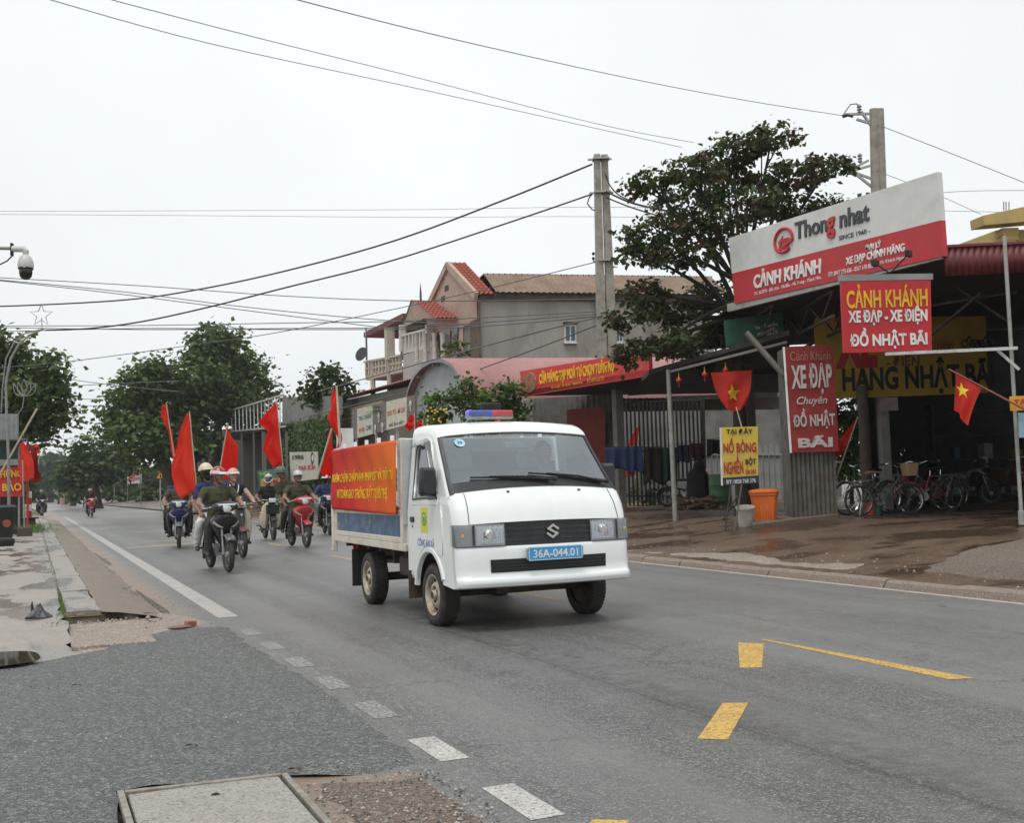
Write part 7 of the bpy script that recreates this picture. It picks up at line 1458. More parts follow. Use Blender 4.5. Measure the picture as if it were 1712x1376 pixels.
# left street tree over the stall
D6 = 42; bl_ = [B(u, v, D6+dd, ru, rv) for (u, v, ru, rv, dd) in ((5,575,35,25,0),(-40,600,45,40,0),(30,610,40,30,1),(85,615,26,24,0),(60,650,45,34,2),(100,650,22,24,0),(10,660,45,35,-1),(75,690,38,26,0),(105,690,18,18,0),(20,710,40,22,1),(60,720,30,16,0),(-30,680,50,50,0))]
tree('broadleaf_tree', 'leafy green tree at the left edge above the stall', gp(-30,850,D6,0), ond(-5,690,D6), .26, bl_, 380, .23, [lm_dk, lm_md, lm_md, lm_lt], 21, 'street trees', .3, None, 4, .6)
D7 = 85; bl_ = [B(u, v, D7, ru, rv) for (u, v, ru, rv) in ((30,770,24,22),(10,790,30,20),(45,800,14,12))]
tree('broadleaf_tree', 'darker tree behind the stall on the left roadside', gp(15,832,D7,0), ond(18,800,D7), .3, bl_, 120, .42, [lm_dk, lm_md], 22, 'street trees', .2, None, 2, 1.0)
# smaller trees between the houses
D8 = 52; bl_ = [B(u, v, D8, ru, rv) for (u, v, ru, rv) in ((545,620,18,14),(530,645,24,20),(565,645,22,20),(545,675,22,16),(520,665,14,12))]
tree('small_tree', 'small dark round tree in front of the faded pink roof', gp(548,800,D8,.2), ond(545,680,D8), .12, bl_, 300, .25, [lm_dk, lm_dk, lm_md], 31, 'street trees', .2, m_barkd, 3, .5)
def shrub(label, u, v, d, blobs, dens, size, mats, seed, z=.4, name='shrub', grp_='roadside shrubs'):
    tree(name, label, gp(u, v, d, z), gp(u, v, d, z)+V((0,0,.8)), .05, [B(a, b_, d+dd, ru, rv) for (a, b_, ru, rv, dd) in blobs], dens, size, mats, seed, grp_, .15, None, 3, .28, 'shrub')
shrub('flowering climber spilling over the wall behind the truck cab', 790, 780, 29, ((735,690,22,20,0),(765,660,24,18,0),(800,670,30,24,0),(840,665,30,20,0),(862,690,18,26,0),(745,725,30,20,0),(815,700,40,26,0),(725,665,14,18,0),(850,650,18,12,0),(780,640,16,10,0),(715,705,16,20,0),(760,760,36,30,0),(820,765,36,30,0),(790,815,40,26,0)), 700, .14, [lm_br, lm_md, lm_lt, lm_md], 41, .4, 'climbing_shrub')
fl_ = MB(); rg_ = random.Random(5)
for i in range(26):
    p = ond(rg_.uniform(715,750), rg_.uniform(680,715), 28.4); fl_.ell(p, .035,.035,.03, 6, 4)
fo_ = stuff(fl_.build('yellow_flowers', mat('flower_yellow', (.75,.5,.05), .6))); fo_.parent = bpy.data.objects['climbing_shrub']; fo_.location = -V(bpy.data.objects['climbing_shrub'].location)
shrub('garden greenery seen between the column and the shop pillar', 1425, 850, 27.5, ((1410,690,22,26,0),(1430,720,22,24,0),(1415,750,24,22,0),(1405,780,24,24,0),(1435,770,20,30,1),(1420,720,26,40,2)), 620, .17, [lm_br, lm_md, lm_lt], 42)
shrub('bushes inside the yard behind the gate', 1085, 840, 37, ((1070,700,26,30,0),(1095,720,26,34,0),(1060,760,20,20,0),(1090,825,26,12,-3),(1055,828,20,10,-3)), 90, .22, [lm_md, lm_lt, lm_dk], 43)
shrub('plants on the balcony of the grey gable house', 760, 620, 38.5, ((750,583,14,10,0),(768,578,12,10,0),(775,590,8,10,0)), 300, .16, [lm_md, lm_ol], 44, 4.5)
# potted palm on the roof edge
pm = thing('palm', 'spiky cycad palm above the cafe board', 'palm', ond(648,690,41)); q = MB(); q.tube([(0,0,-.5),(0,0,.2)], [.15,.12], 10); q.build('stem', m_bark, pm); rg_ = random.Random(9)
for i in range(26):
    a = 2.4*i; el = rg_.uniform(.25,1.1); d = V((cos(a)*cos(el), sin(a)*cos(el), sin(el))); L_ = rg_.uniform(.7,1.05); s_ = V((-sin(a),cos(a),0)); q = MB()
    for k in range(9):
        t = (k+1)/10; p = d*L_*t + V((0,0,-.45*t*t*L_)); w = .16*(1-t*.7)
        for sg in (-1,1): q.add([p, p+s_*sg*w+d*.12+V((0,0,-.03)), p+d*.05], [(0,1,2)])
    q.tube([V((0,0,.1)), d*L_*.5+V((0,0,-.11*L_)), d*L_+V((0,0,-.45*L_))], [.012,.008,.004], 4); q.build('frond', [lm_md], pm, smooth=False)
# ivy over the wall
iv = MB(); rg_ = random.Random(17)
for i in range(5200):
    u, v = rg_.uniform(472,562), rg_.uniform(686,815)
    if v < 712-(u-472)*.22+3*sin(u*.5): continue
    p = onx(u, v, 12.35)-V((rg_.uniform(0,.22),0,0)); a = V((-.2,rg_.gauss(0,1),rg_.gauss(-.5,.7))).normalized(); n = V((-1,rg_.gauss(0,.5),rg_.gauss(.4,.4))).normalized(); b_ = a.cross(n).normalized(); s_ = rg_.uniform(.12,.24); k = len(iv.v); iv.v += [p, p+a*s_*.5+b_*s_*.42, p+a*s_, p+a*s_*.5-b_*s_*.42]; iv.face((k,k+1,k+2,k+3), rg_.randrange(3))
ivw = thing('ivy_wall', 'wall completely covered in green creeper behind the drinks sign', 'wall', onx(515,820,12.4)); at0(iv.build('ivy', [lm_md, lm_br, lm_dk], smooth=False, fix=False), ivw); ivw.children[0]['kind'] = 'stuff'
at0(panel('wall', [onx(474,840,12.45), onx(562,830,12.45), onx(562,692,12.45), onx(474,712,12.45)], .2, mat('dull_wall')), ivw)
# undergrowth on the far verge
for i, (u, v, d, ru, rv, lab) in enumerate(((255,805,125,40,16,'bushes along the low wall under the wide round tree'),(200,815,140,30,14,'bushes on the far verge left of the flag board'),(320,815,60,35,18,'bushes beside the dark stall near the warning sign'),(140,818,110,26,12,'far bushes at the road bend'),(318,772,67,44,40,'tall dark hedge behind the stall and red flags'),(265,800,130,46,24,'dark hedge under the trees behind the flag board'),(215,800,150,46,22,'dark hedge behind the lone rider'),(20,815,90,46,20,'dark hedge behind the left stall'))):
    shrub(lab, u, 835, d, ((u-ru*.5,v,ru*.6,rv,0),(u+ru*.4,v+4,ru*.6,rv*.9,1),(u,v-6,ru*.5,rv,0),(u-ru*.45,826,ru*.55,14,-.5),(u+ru*.45,826,ru*.55,14,-.5),(u,822,ru*.5,16,0)), (60 if d < 100 else 26) if d > 50 else 120, (.38 if d < 100 else .6) if d > 50 else .25, [lm_dk, lm_md], 60+i, .0, 'bush')
# distant line of woods closing the horizon
wd = MB(); rg_ = random.Random(77)
for i in range(150):
    an = radians(rg_.uniform(-14,62)); R0 = rg_.uniform(255,300); h = rg_.uniform(4,9)*(1 if an > .02 else .8)
    leaves(wd, (sin(an)*R0, cos(an)*R0, h*.5), (rg_.uniform(6,10), 5, h*.62), 95, 2.0, rg_, 2, .1, 1.8)
stuff(tag(wd.build('distant_woods', [lm_far, lm_md], smooth=False, fix=False), 'far low line of woods along the horizon', 'woods'))
# grass in joints and at the stall
def tuft(name, label, c, n, h, spread, seed, mats=None):
    rg = random.Random(seed); q = MB()
    for i in range(n):
        p = V((rg.gauss(0,spread[0]), rg.gauss(0,spread[1]), 0)); a = rg.random()*6.3; L_ = h*rg.uniform(.5,1.2); d = V((cos(a),sin(a),0))*L_*rg.uniform(.2,.8); s_ = V((-sin(a),cos(a),0))*.004*max(1, h/.1)
        k = len(q.v); q.v += [p-s_, p+s_, p+d*.5+V((0,0,L_*.7))+s_*.6, p+d*.5+V((0,0,L_*.7))-s_*.6, p+d+V((0,0,L_*.85))]; q.face((k,k+1,k+2,k+3), rg.randrange(2)); q.face((k+3,k+2,k+4), rg.randrange(2))
    o = q.build(name, mats or [lm_br, lm_lt], smooth=False, fix=False); o.location = c; stuff(tag(o, label, 'grass')); return o
tuft('grass_tuft', 'tuft of grass in the joint of the broken pavement', (.27,11.5,.04), 150, .10, (.03,.16), 1); tuft('grass_strip', 'thin grass growing along the pavement joint', (.275,12.6,.11), 220, .05, (.008,.5), 2); tuft('grass_tuft', 'low weeds at the foot of the broken pavement', (.2,10.9,.06), 110, .035, (.06,.14), 3)
tuft('grass_patch', 'patch of green grass by the stall poles at left', (-.08,38.5,.13), 420, .28, (.22,1.2), 4); tuft('grass_verge', 'grass strip on the far verge below the warning sign', V((*onx(255,836,11.5).xy,.02)), 700, .3, (.5,5), 5); tuft('grass_verge', 'grass below the trees on the far verge', V((*onx(200,834,15).xy,.02)), 700, .5, (1,9), 6)
# ================================================================== flags
m_flag = clothmat('flag_red', (.88,.075,.05), .6); m_flag2 = clothmat('flag_orange_red', (.90,.12,.07), .6); m_star = mat('star_yellow', (.85,.60,.03), .6); m_pole = mat('pale_bamboo', (.52,.46,.34), .6); m_pole2 = mat('white_pole', (.62,.62,.6), .5)
def flag(label, b0, t0, cloth_from, widths, depth, m, group=None, drop=.15, phase=0., star=None, pole_r=.014, name='flag', pm=None, rip=.05):
    """pole from b0 to t0; cloth tied along the top part of it, widths = sideways reach (m) from top to bottom"""
    b0, t0 = V(b0), V(t0); F_ = thing(name, label, 'flag', b0, 0, group)
    q = MB(); q.tube([b0, t0+(t0-b0).normalized()*.04], [pole_r, pole_r*.8], 8); at0(q.build('pole', pm or m_pole), F_)
    c0 = t0; c1 = t0.lerp(b0, cloth_from); n = len(widths)-1
    def P(s_, t):
        k = min(int(s_*n), n-1); w = lerp(widths[k], widths[k+1], s_*n-k); side = E1
        p = c0.lerp(c1, s_) + side*w*t + V((0,1,0))*depth*t*(.4+.6*s_) - UZ*drop*t*t*(.3+s_)
        f = (sin(t*7+s_*3+phase)*.7+sin(t*15-s_*5+phase*2)*.35+.4*sin(s_*13+t*4))*rip*(.3+t)
        return p + V((.25,1,0))*f*1.2 + side*f*.7 + UZ*.02*sin(t*11+phase)
    q = MB(); q.grid(P, 26, 22); o = at0(q.build('cloth', m), F_); sd_ = o.modifiers.new('s','SOLIDIFY'); sd_.thickness = .004; sd_.offset = 0
    if star:
        cs, ct, rs_, rt_ = star
        for sgn in (-1,1):
            q = MB(); pts = []
            for i in range(10):
                a = pi/2+i*pi/5; r = 1 if i % 2 == 0 else .40; pts.append((cs-rs_*r*sin(a), ct+rt_*r*cos(a)))
            nn = (P(cs,ct+.05)-P(cs,ct)).cross(P(cs+.05,ct)-P(cs,ct)).normalized()*.006*sgn
            vs = [P(cs,ct)+nn]+[P(*p)+nn for p in pts]+[P(cs+(p[0]-cs)*.5, ct+(p[1]-ct)*.5)+nn for p in pts]
            q.add(vs, [(0,11+i,11+(i+1) % 10) for i in range(10)]+[(11+i,1+i,1+(i+1) % 10,11+(i+1) % 10) for i in range(10)]); at0(q.build('star', m_star), F_)
    return F_
fg = 'red flags carried by the procession'
flag('tall narrow red flag furled on the leftmost pole of the procession', ond(297,800,25.5), ond(278,676,25.3), .90, [-.03,-.12,.02,.06,.08,.10], .5, m_flag, fg, .1, .3, rip=.07)
flag('long orange-red flag draped in front of the dark blue motorbike rider', ond(330,830,20.5), ond(317,691,20.3), .93, [-.02,-.18,-.28,-.30,-.38,-.42,-.36,-.22], .25, m_flag2, fg, .12, 1.2, rip=.05)
flag('broad red flag bulging right above the smiling rider', ond(365,800,21.5), ond(380,713,21.4), 1., [.02,.14,.28,.36,.40,.36,.26], .55, m_flag, fg, .05, .4, rip=.04)
flag('red flag with a folded upper corner above the silver helmet', ond(474,790,24.5), ond(463,674,24.4), .88, [-.02,-.22,-.42,-.16,-.22,-.34,-.26,-.12], .35, m_flag, fg, .06, 2., rip=.06)
flag('upright red flag at the rear corner of the truck bed', ond(569,745,11.9), ond(563,651,11.9), .92, [-.01,-.03,-.06,-.08,-.03,.03,.07,.08], .30, m_flag, fg, .05, .9, rip=.03)
flag('slanting red flag behind the truck bed with its pole leaning right', ond(530,800,12.8), ond(553,722,12.75), .9, [.02,.02,.05,.09,.13,.16,.16], .12, m_flag, fg, .05, 0., rip=.03)
flag('small red pennant over the truck roof', gp(838,800,28,.4), ond(835,690,28), .13, [-.05,-.25,-.3,-.1], .2, m_flag, None, .1)
for (u, v, s_, lab) in ((689,706,.2,'red bunting piece above the truck cab left side'),(703,715,.16,'red bunting piece just behind the truck roof edge')):
    flag(lab, gp(u+6,800,26,.4), ond(u+4,v-12,26), .12, [-.05,-.2,-.22,-.1], .1, m_flag, 'bunting behind the truck', .05)
# national flags
flag('red flag with yellow star on a slanting pole at the bicycle shop post', ond(1712,684,15.3), ond(1588,606,15.5), .66, [.02,.02,.02,.02], .05, m_flag, 'national flags', .0, .6, None, .012, 'national_flag', mat('red_stick', (.35,.10,.08), .5)) if False else None
nf = thing('national_flag', 'red flag with yellow star hanging from a slanting pole at the shop post', 'flag', ond(1712,684,15.3), 0, 'national flags'); q = MB(); pa, pb_ = ond(1716,686,15.3), ond(1586,617,15.5); q.tube([pa, pb_], [.016,.010], 8); at0(q.build('pole', mat('red_stick', (.30,.10,.08), .5)), nf)
def NF(s_, t):                                   # s down the cloth, t along the pole
    top = ond(1598,624,15.48).lerp(ond(1641,649,15.42), t); low = ond(1596,686,15.6).lerp(ond(1618,712,15.3), t); p = top.lerp(low, s_); return p + E2*.09*sin(t*8+s_*2)*s_ + E1*.03*sin(t*9+1)*s_
q = MB(); q.grid(NF, 20, 22); o = at0(q.build('cloth', m_flag), nf)
def starmesh(P, cs, ct, rs_, rt_, root, rot=0.):
    for sgn in (-1,1):
        q = MB(); pts = [(cs-rs_*(1 if i % 2 == 0 else .4)*sin(pi/2+rot+i*pi/5), ct+rt_*(1 if i % 2 == 0 else .4)*cos(pi/2+rot+i*pi/5)) for i in range(10)]
        nn = (P(cs,ct+.02)-P(cs,ct)).cross(P(cs+.02,ct)-P(cs,ct)).normalized()*.008*sgn
        q.add([P(cs,ct)+nn]+[P(*p)+nn for p in pts]+[P(cs+(p[0]-cs)*.5, ct+(p[1]-ct)*.5)+nn for p in pts], [(0,11+i,11+(i+1) % 10) for i in range(10)]+[(11+i,1+i,1+(i+1) % 10,11+(i+1) % 10) for i in range(10)]); at0(q.build('star', m_star), root)
starmesh(NF, .33, .34, .20, .30, nf, .3)
nf2 = thing('national_flag', 'red flag with yellow star draped from the canopy pipe by its two top corners', 'flag', ond(1222,650,21.8), 0, 'national flags')
def NF2(s_, t):
    a = ond(1188+3*s_,623+3*sin(pi*t)*0,21.8).lerp(ond(1257,619,21.8), t); lo = ond(1214,684,21.75).lerp(ond(1242,683,21.75), t); p = a.lerp(lo, s_**.9) + UZ*.05*sin(pi*t)*s_*-1 + E1*(.10*(t-.5))*sin(pi*s_); return p + E2*.08*sin(t*9+s_*4)*(.2+s_)
q = MB(); q.grid(NF2, 20, 24); at0(q.build('cloth', m_flag), nf2); starmesh(NF2, .52, .47, .24, .26, nf2)
flag('small red flag hanging beside the sign column in front of the greenery', ond(1398,800,20.5), ond(1433,700,20.3), .55, [-.02,-.12,-.30,-.34,-.2], .1, m_flag, None, .2, .5)
flag('red cloth in the yard behind the black bar gate', ond(1062,800,34), ond(1069,712,34), .95, [-.02,-.25,-.3,-.5,-.52,-.45], .15, m_flag, None, .1, 1.)
flag('small red flag high on a pole far down the left side', ony(60,800,75), ony(69,742,75), .3, [-.55,-.55,-.6], .1, m_flag, 'flags on the left', .05, .4, None, .03)
flag('hanging red flag on the leaning bamboo pole at the left stall', ond(4,832,30.5), ond(62,684,30.2), .0001, [0,0], .0, m_flag, 'flags on the left') if False else None

# ================================================================== left pavement furniture
m_gpole = mat('galvanised_pole', (.30,.31,.31), .5, (.24,.24,.23), 8, 3, m=.4)
# street camera
cc = thing('street_camera', 'white dome security camera on an arm at the left edge', 'camera', ond(42,440,11)); CPx = lambda u, v: ond(u, v, 11); m_cam = mat('camera_white', (.55,.55,.53), .45, (.47,.47,.45), 6, 2)
q = MB(); q.tube([CPx(-60,414), CPx(22,415)], .018, 10); at0(q.build('arm', mat('arm_grey', (.3,.3,.3), .5)), cc)
q = MB(); q.tube([CPx(21,416), CPx(40,416), CPx(43,420), CPx(43,428)], [.033,.033,.033,.022], 12); at0(q.build('bracket', m_cam), cc)
q = MB(); q.box(CPx(20,417), (.014,.05,.13), rot=-YAW); at0(q.build('flange', m_blk2), cc)
px = 11/1800
q = MB(); q.lathe([(.0,8*px),(4*px,8*px),(9*px,3*px),(12*px,-4*px),(13*px,-12*px),(12*px,-15*px),(0,-15*px)], 22, CPx(43,433)); at0(q.build('housing', m_cam), cc)
q = MB(); q.lathe([(11.6*px,-14.5*px),(12.4*px,-16*px),(12*px,-17.5*px),(10.6*px,-18*px),(10.5*px,-24*px),(9*px,-30*px),(5*px,-34*px),(0,-35.5*px)], 22, CPx(43,433)); at0(q.build('dome', mat('camera_dome', (.012,.012,.014), .15, spec=.6)), cc)
q = MB(); q.tube([CPx(20,428), CPx(12,436), CPx(0,442), CPx(-8,443)], .007, 6); at0(q.build('cable', m_blk2), cc)
# decorative lamp arch with star and lotus outline
la = thing('decorated_lamp_post', 'thin curved lamp post with wire star and lotus at the left', 'lamp post', gp(16,900,33,.12)); LP = lambda u, v: ond(u, v, 33)
q = MB(); q.tube([V(la.location), LP(14,760), LP(11,690), LP(10,640), LP(18,600), LP(32,575), LP(50,560), LP(72,550)], [.05,.045,.04,.04,.038,.035,.03,.03], 8); at0(q.build('post', m_gpole), la)
q = MB(); q.tube([LP(2,690), LP(4,650), LP(10,600), LP(22,575), LP(40,558), LP(75,549)], .022, 7); at0(q.build('upper_arc', m_gpole), la)
st5 = [LP(69+19*(1 if i % 2 == 0 else .42)*sin(i*pi/5), 527-19*(1 if i % 2 == 0 else .42)*cos(i*pi/5)) for i in range(11)]; q = MB(); q.tube(st5, .014, 6); at0(q.build('wire_star', m_gpole), la); q = MB(); q.tube([LP(70,531), LP(70,549)], .012, 6); at0(q.build('star_stem', m_gpole), la)
for k, (cx_, s_) in enumerate(((22,-1),(30,-.6),(40,0),(50,.6),(60,1))):
    q = MB(); q.tube([LP(40+(cx_-40)*1.0*t**.8 + 4*sin(pi*t)*(-1), 662-28*t*(1-.25*abs(s_))+6*abs(s_)*sin(pi*t)) for t in [i/8 for i in range(9)]], .012, 5); q.tube([LP(40+(cx_-40)*1.0*t**.8 + 5*sin(pi*t), 662-28*t*(1-.25*abs(s_))+6*abs(s_)*sin(pi*t)) for t in [i/8 for i in range(9)]], .012, 5); at0(q.build('lotus_petal', m_gpole), la)
q = MB(); q.tube([LP(40,662), LP(38,680), LP(26,700), LP(14,712)], .014, 6); at0(q.build('lotus_stem', m_gpole), la)
# leaning bamboo flag pole in a concrete block with the hanging red flag
lf = thing('stall_flag', 'red flag hanging from a leaning bamboo pole at the left stall', 'flag', gp(40,902,31,.12)); q = MB(); q.tube([LP(2,790), LP(62,683)], .03, 7); at0(q.build('pole', m_pole), lf)
def LF(s_, t): a = LP(37,736).lerp(LP(29,748), t); b_ = LP(56,800).lerp(LP(34,806), t); return a.lerp(b_, s_) + E1*.10*sin(pi*s_)*(.5-t)*2 + E2*(.2*t+.12*sin(t*8+s_*3))
q = MB(); q.grid(LF, 16, 16); at0(q.build('cloth', m_flag), lf)
def LF2(s_, t): a = LP(37,738).lerp(LP(44,745), t); b_ = LP(52,812).lerp(LP(66,795), t); return a.lerp(b_, s_) + E2*(.3+.12*sin(t*8+s_*3)) + E1*.05*sin(s_*6)
q = MB(); q.grid(LF2, 16, 12); at0(q.build('cloth_fold', clothmat('flag_red_shaded', (.30,.02,.018))), lf)  # fold's shade put into a darker copy of the flag red
bb = thing('pole_base', 'square concrete block holding a thin pole on the left pavement', 'pole base', gp(41,903,31,.12)); q = MB(); q.loft([[V((w*a, w*b_, z)) for (a, b_) in ((-1,-1),(1,-1),(1,1),(-1,1))] for (z, w) in ((0,.21),(.24,.19),(.27,.16))]); q.build('block', mat('dirty_block', (.07,.055,.045), .9), bb, bev=.015); q = MB(); q.tube([(0,0,.2),(-.05,0,2.2)], .022, 8); q.build('pole', m_steel, bb)
# roadside stall with tin roof and red sign
sl_t = thing('roadside_stall', 'tin roofed roadside stall with a red sign at the left edge', 'stall', (-2.,33,.12)); SLp = lambda u, v: ond(u, v, 35)
def Sl(o): return at0(o, sl_t)
m_tin = mat('tin_sheet', (.36,.37,.38), .45, (.28,.29,.30), 4, 3, m=.5); q = MB(); corrug(q, SLp(-80,737), SLp(31,737)-SLp(-80,737), SLp(31,692)-SLp(31,737), 1, .02, .12); Sl(q.build('tin_wall', m_tin))
q = MB(); q.add([SLp(-80,738)-E2*.5, ond(48,738,34.2), ond(40,735,37), ond(-80,735,37)], [(0,1,2,3)]); k = 4; q.v += [p+V((0,0,.05)) for p in q.v[:4]]; q.f += [(7,6,5,4),(0,4,5,1),(1,5,6,2),(2,6,7,3),(3,7,4,0)]; q.mi += [0]*5; Sl(q.build('awning', m_dkroof, smooth=False))
Sl(panel('teal_panel', [SLp(-80,772)+E2*.1, SLp(33,768)+E2*.1, SLp(33,739)+E2*.1, SLp(-80,739)+E2*.1], .05, mat('dark_teal_panel', (.03,.075,.065), .6))); Sl(panel('white_strip', [SLp(-80,782)-E2*.05, SLp(30,778)-E2*.05, SLp(30,768)-E2*.05, SLp(-80,770)-E2*.05], .05, mat('pale_strip', (.45,.45,.43), .7)))
rs = Sl(panel('red_sign', [SLp(-80,832)-E2*.2, SLp(45,830)-E2*.2, SLp(38,781)-E2*.2, SLp(-80,783)-E2*.2], .06, m_sred)); SR_ = lambda u, v: ond(u, v, 34.75)
for (bd, u0, v0, u1, v1, h) in (('NHÀ HƯNG',-30,793,37,790,15),('BẢO',4,813,36,812,17)): Sl(words(bd, SR_, u0, v0, u1, v1, h, m_yel, None, bold=.03))
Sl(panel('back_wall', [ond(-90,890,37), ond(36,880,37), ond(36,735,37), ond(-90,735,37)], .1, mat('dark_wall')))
for u in (-2,32,46): p = SLp(u,850); q = MB(); q.tube([V((p.x,p.y,.1)), V((p.x,p.y,SLp(u,738).z))], .035, 8); Sl(q.build('post', m_steel if u < 40 else m_lred))
q = MB(); c = SLp(20,850); q.box((c.x+.0,c.y+.5,.55),(1.6,.6,.05)); q.box((c.x,c.y+.5,.3),(1.4,.45,.45)); Sl(q.build('counter', m_dark, bev=.01))
rw = thing('red_white_post', 'red and white striped post beside the left stall', 'post', gp(50,888,36,.12))
for i in range(6): q = MB(); q.lathe([(.06,i*.22),(.06,i*.22+.22)], 10); q.build('band', m_lwhite if i % 2 else m_lred, rw)
# black bin with faded logo, dark scooter
wb = thing('wheeled_bin', 'black bin standing at the left edge of the pavement', 'bin', gp(2,912,28.5,.12), .3); q = MB(); q.loft([[V((w*a, w*b_*1.1, z)) for (a, b_) in ((-1,-.8),(-.8,-1),(.8,-1),(1,-.8),(1,.8),(.8,1),(-.8,1),(-1,.8))] for (z, w) in ((.06,.22),(.1,.23),(.75,.29),(.78,.31),(.84,.31))]); q.build('body', mat('black_bin', (.02,.022,.024), .5), wb); q = MB(); q.loft([[V((w*a, w*b_*1.1, z)) for (a, b_) in ((-1,-.8),(-.8,-1),(.8,-1),(1,-.8),(1,.8),(.8,1),(-.8,1),(-1,.8))] for (z, w) in ((.84,.33),(.88,.33),(.93,.25))]); q.build('lid', mat('black_bin'), wb); q = MB(); q.lathe([(0,.01),(.10,.01),(.11,0)], 14, (.05,-.30,.45), (0,-1,.1)); q.build('faded_mark', mat('faded_orange', (.28,.07,.03), .7), wb)
for x in (-.2,.2): q = MB(); q.lathe([(.0,-.03),(.07,-.03),(.07,.03),(0,.03)], 12, (x,.22,.07), (1,0,0)); q.build('wheel', m_rub, wb)
for (u, v, d, h, lab) in ((24,884,33,.22,'small dark box on the pavement by the left stall'),(5,925,25,.2,'dark sack lying at the foot of the black bin')):
    q = MB(); q.loft([[V((.24*k*a, .18*k*b_, z)) for (a, b_) in ((-1,-.8),(-.8,-1),(.8,-1),(1,-.8),(1,.8),(.8,1),(-.8,1),(-1,.8))] for z, k in ((0,.9),(h*.4,1.05),(h*.8,1),(h,.7))]); o = q.build('bundle', m_blk2); o.location = gp(u, v, d, .12); tag(o, lab, 'bundle')
# crumpled black plastic on the pavement
q = MB(); rg_ = random.Random(3); q.loft([[V((.11*k*cos(a)*rg_.uniform(.7,1.2), .10*k*sin(a)*rg_.uniform(.7,1.2), z*rg_.uniform(.8,1.2))) for a in [2*pi*i/12 for i in range(12)]] for z, k in ((0,1.2),(.03,1.),(.07,.55),(.13,.12))]); q.tube([(-.05,0,.05),(-.06,.01,.13),(-.055,0,.17)], [.02,.012,.004], 6); o = q.build('plastic_scrap', mat('black_film', (.015,.017,.018), .35, b=.5, bs=25), smooth=False); o.location = (.05,11.3,.08); tag(o, 'crumpled black plastic scrap lying on the left pavement', 'litter')
q = MB(); q.box((0,0,.02),(.10,.06,.045)); o = q.build('brick_piece', mat('brick_red', (.35,.12,.08), .8), bev=.008); o.location = (1.33,10.42,.012); o.rotation_euler = (0,.1,.5); tag(o, 'broken piece of red brick by the corner puddle', 'brick')
stn = MB()
for i in range(26): x, y = rnd.uniform(.35,1.15), rnd.gauss(11.1,.1); stn.ell((x,y,.03), *(rnd.uniform(.008,.025) for _ in range(3)), 6, 4)
stuff(tag(stn.build('rubble', mat('rubble', (.25,.2,.16), .9, (.4,.38,.35), 30, 2)), 'small rubble at the foot of the broken pavement end', 'rubble'))
# ================================================================== power poles and cables
m_conc = mat('pole_concrete', (.34,.32,.28), .85, (.26,.24,.20), 5, 5, c3=(.16,.13,.1), s3=2.5, a3=.5); m_ins = mat('insulator', (.28,.31,.34), .3, coat=.4)
tp = thing('twin_power_pole', 'pair of concrete power poles strapped together behind the grocery sign', 'power pole', gp(1012,845,31.6,.4)); TPp = lambda u, v: ond(u, v, 31.6)
for k, (ut, ub) in enumerate(((998,1011),(1010.5,1030))):
    t_, b_ = TPp(ut,258)+E2*.05*k, V(tp.location)+E1*(.0+.40*k)+E2*.05*k; q = MB(); x, y = E1, E2
    q.loft([[c+x*w*a+y*w*b2 for (a, b2) in ((-1,-1),(1,-1),(1,1),(-1,1))] for c, w in ((b_,.165),(b_.lerp(t_,.5),.135),(t_,.095))]); at0(q.build('pole', m_conc, bev=.015), tp)
    for j in range(14): c = t_.lerp(b_, .04+j*.055); q = MB(); q.lathe([(0,.002),(.022,.002)], 8, c-E2*(.096+.0035*j)+E1*.0, -E2); at0(q.build('bolt_hole', m_blk2), tp)
for v, w in ((266,.48),(322,.48),(436,.42),(522,.5)): c = TPp(1004+(v-258)*.05, v); q = MB(); q.box(c-E2*.0, (w,.36,.05), rot=-YAW); at0(q.build('steel_band', m_steel), tp); q = MB(); q.bar(c-E1*.38, c+E1*.32, .05); at0(q.build('cross_arm', m_steel), tp)
for dv in (0,8): q = MB(); q.ell(TPp(992,424+dv), .045,.045,.05); at0(q.build('insulator', m_blk2), tp)
q = MB(); q.tube([TPp(1018+9*cos(a), 556+9*sin(a)) for a in [i*pi/6 for i in range(26)]], .018, 6); at0(q.build('coiled_cable', m_blk2), tp)
q = MB(); q.tube([TPp(992,322), TPp(985,330), TPp(982,340), TPp(990,350), TPp(996,352)], .02, 6); at0(q.build('drop_cable', m_blk2), tp)
rp_ = thing('power_pole', 'single concrete power pole with cross arms above the roof sign', 'power pole', gp(1476,820,29,.4)); RPp = lambda u, v: ond(u, v, 29)
for k in (0,1): t_, b_ = RPp(1461+9*k,182), V(rp_.location)+E1*.2*k; q = MB(); q.tube([b_, t_], [.17,.12], 12); at0(q.build('pole', m_conc), rp_)
for (a, b_) in (((1410,191),(1474,189)),((1432,199),(1475,212)),((1402,292),(1478,270)),((1420,285),(1475,305)),((1425,282),(1452,268)),((1440,186),(1460,215)),((1430,290),(1465,318))): q = MB(); q.bar(RPp(*a), RPp(*b_), .06); at0(q.build('cross_arm', m_steel, smooth=False), rp_)
for (u, v) in ((1437,190),(1438,272)): q = MB(); q.lathe([(.03,0),(.07,.04),(.04,.08),(.07,.12),(.04,.16),(.07,.2),(.03,.26),(0,.27)], 12, RPp(u,v)); at0(q.build('insulator', m_ins), rp_)
q = MB(); q.tube([RPp(1409,194), RPp(1418,192), RPp(1426,195)], [.05,.04,.03], 8); at0(q.build('strain_clamp', m_blk2), rp_); q = MB(); q.tube([RPp(1412,188), RPp(1422,174), RPp(1432,173), RPp(1438,180)], .015, 6); at0(q.build('jumper', m_blk2), rp_)
m_wire = mat('black_cable', (.02,.02,.022), .6); m_wire2 = mat('grey_wire', (.10,.10,.105), .5)
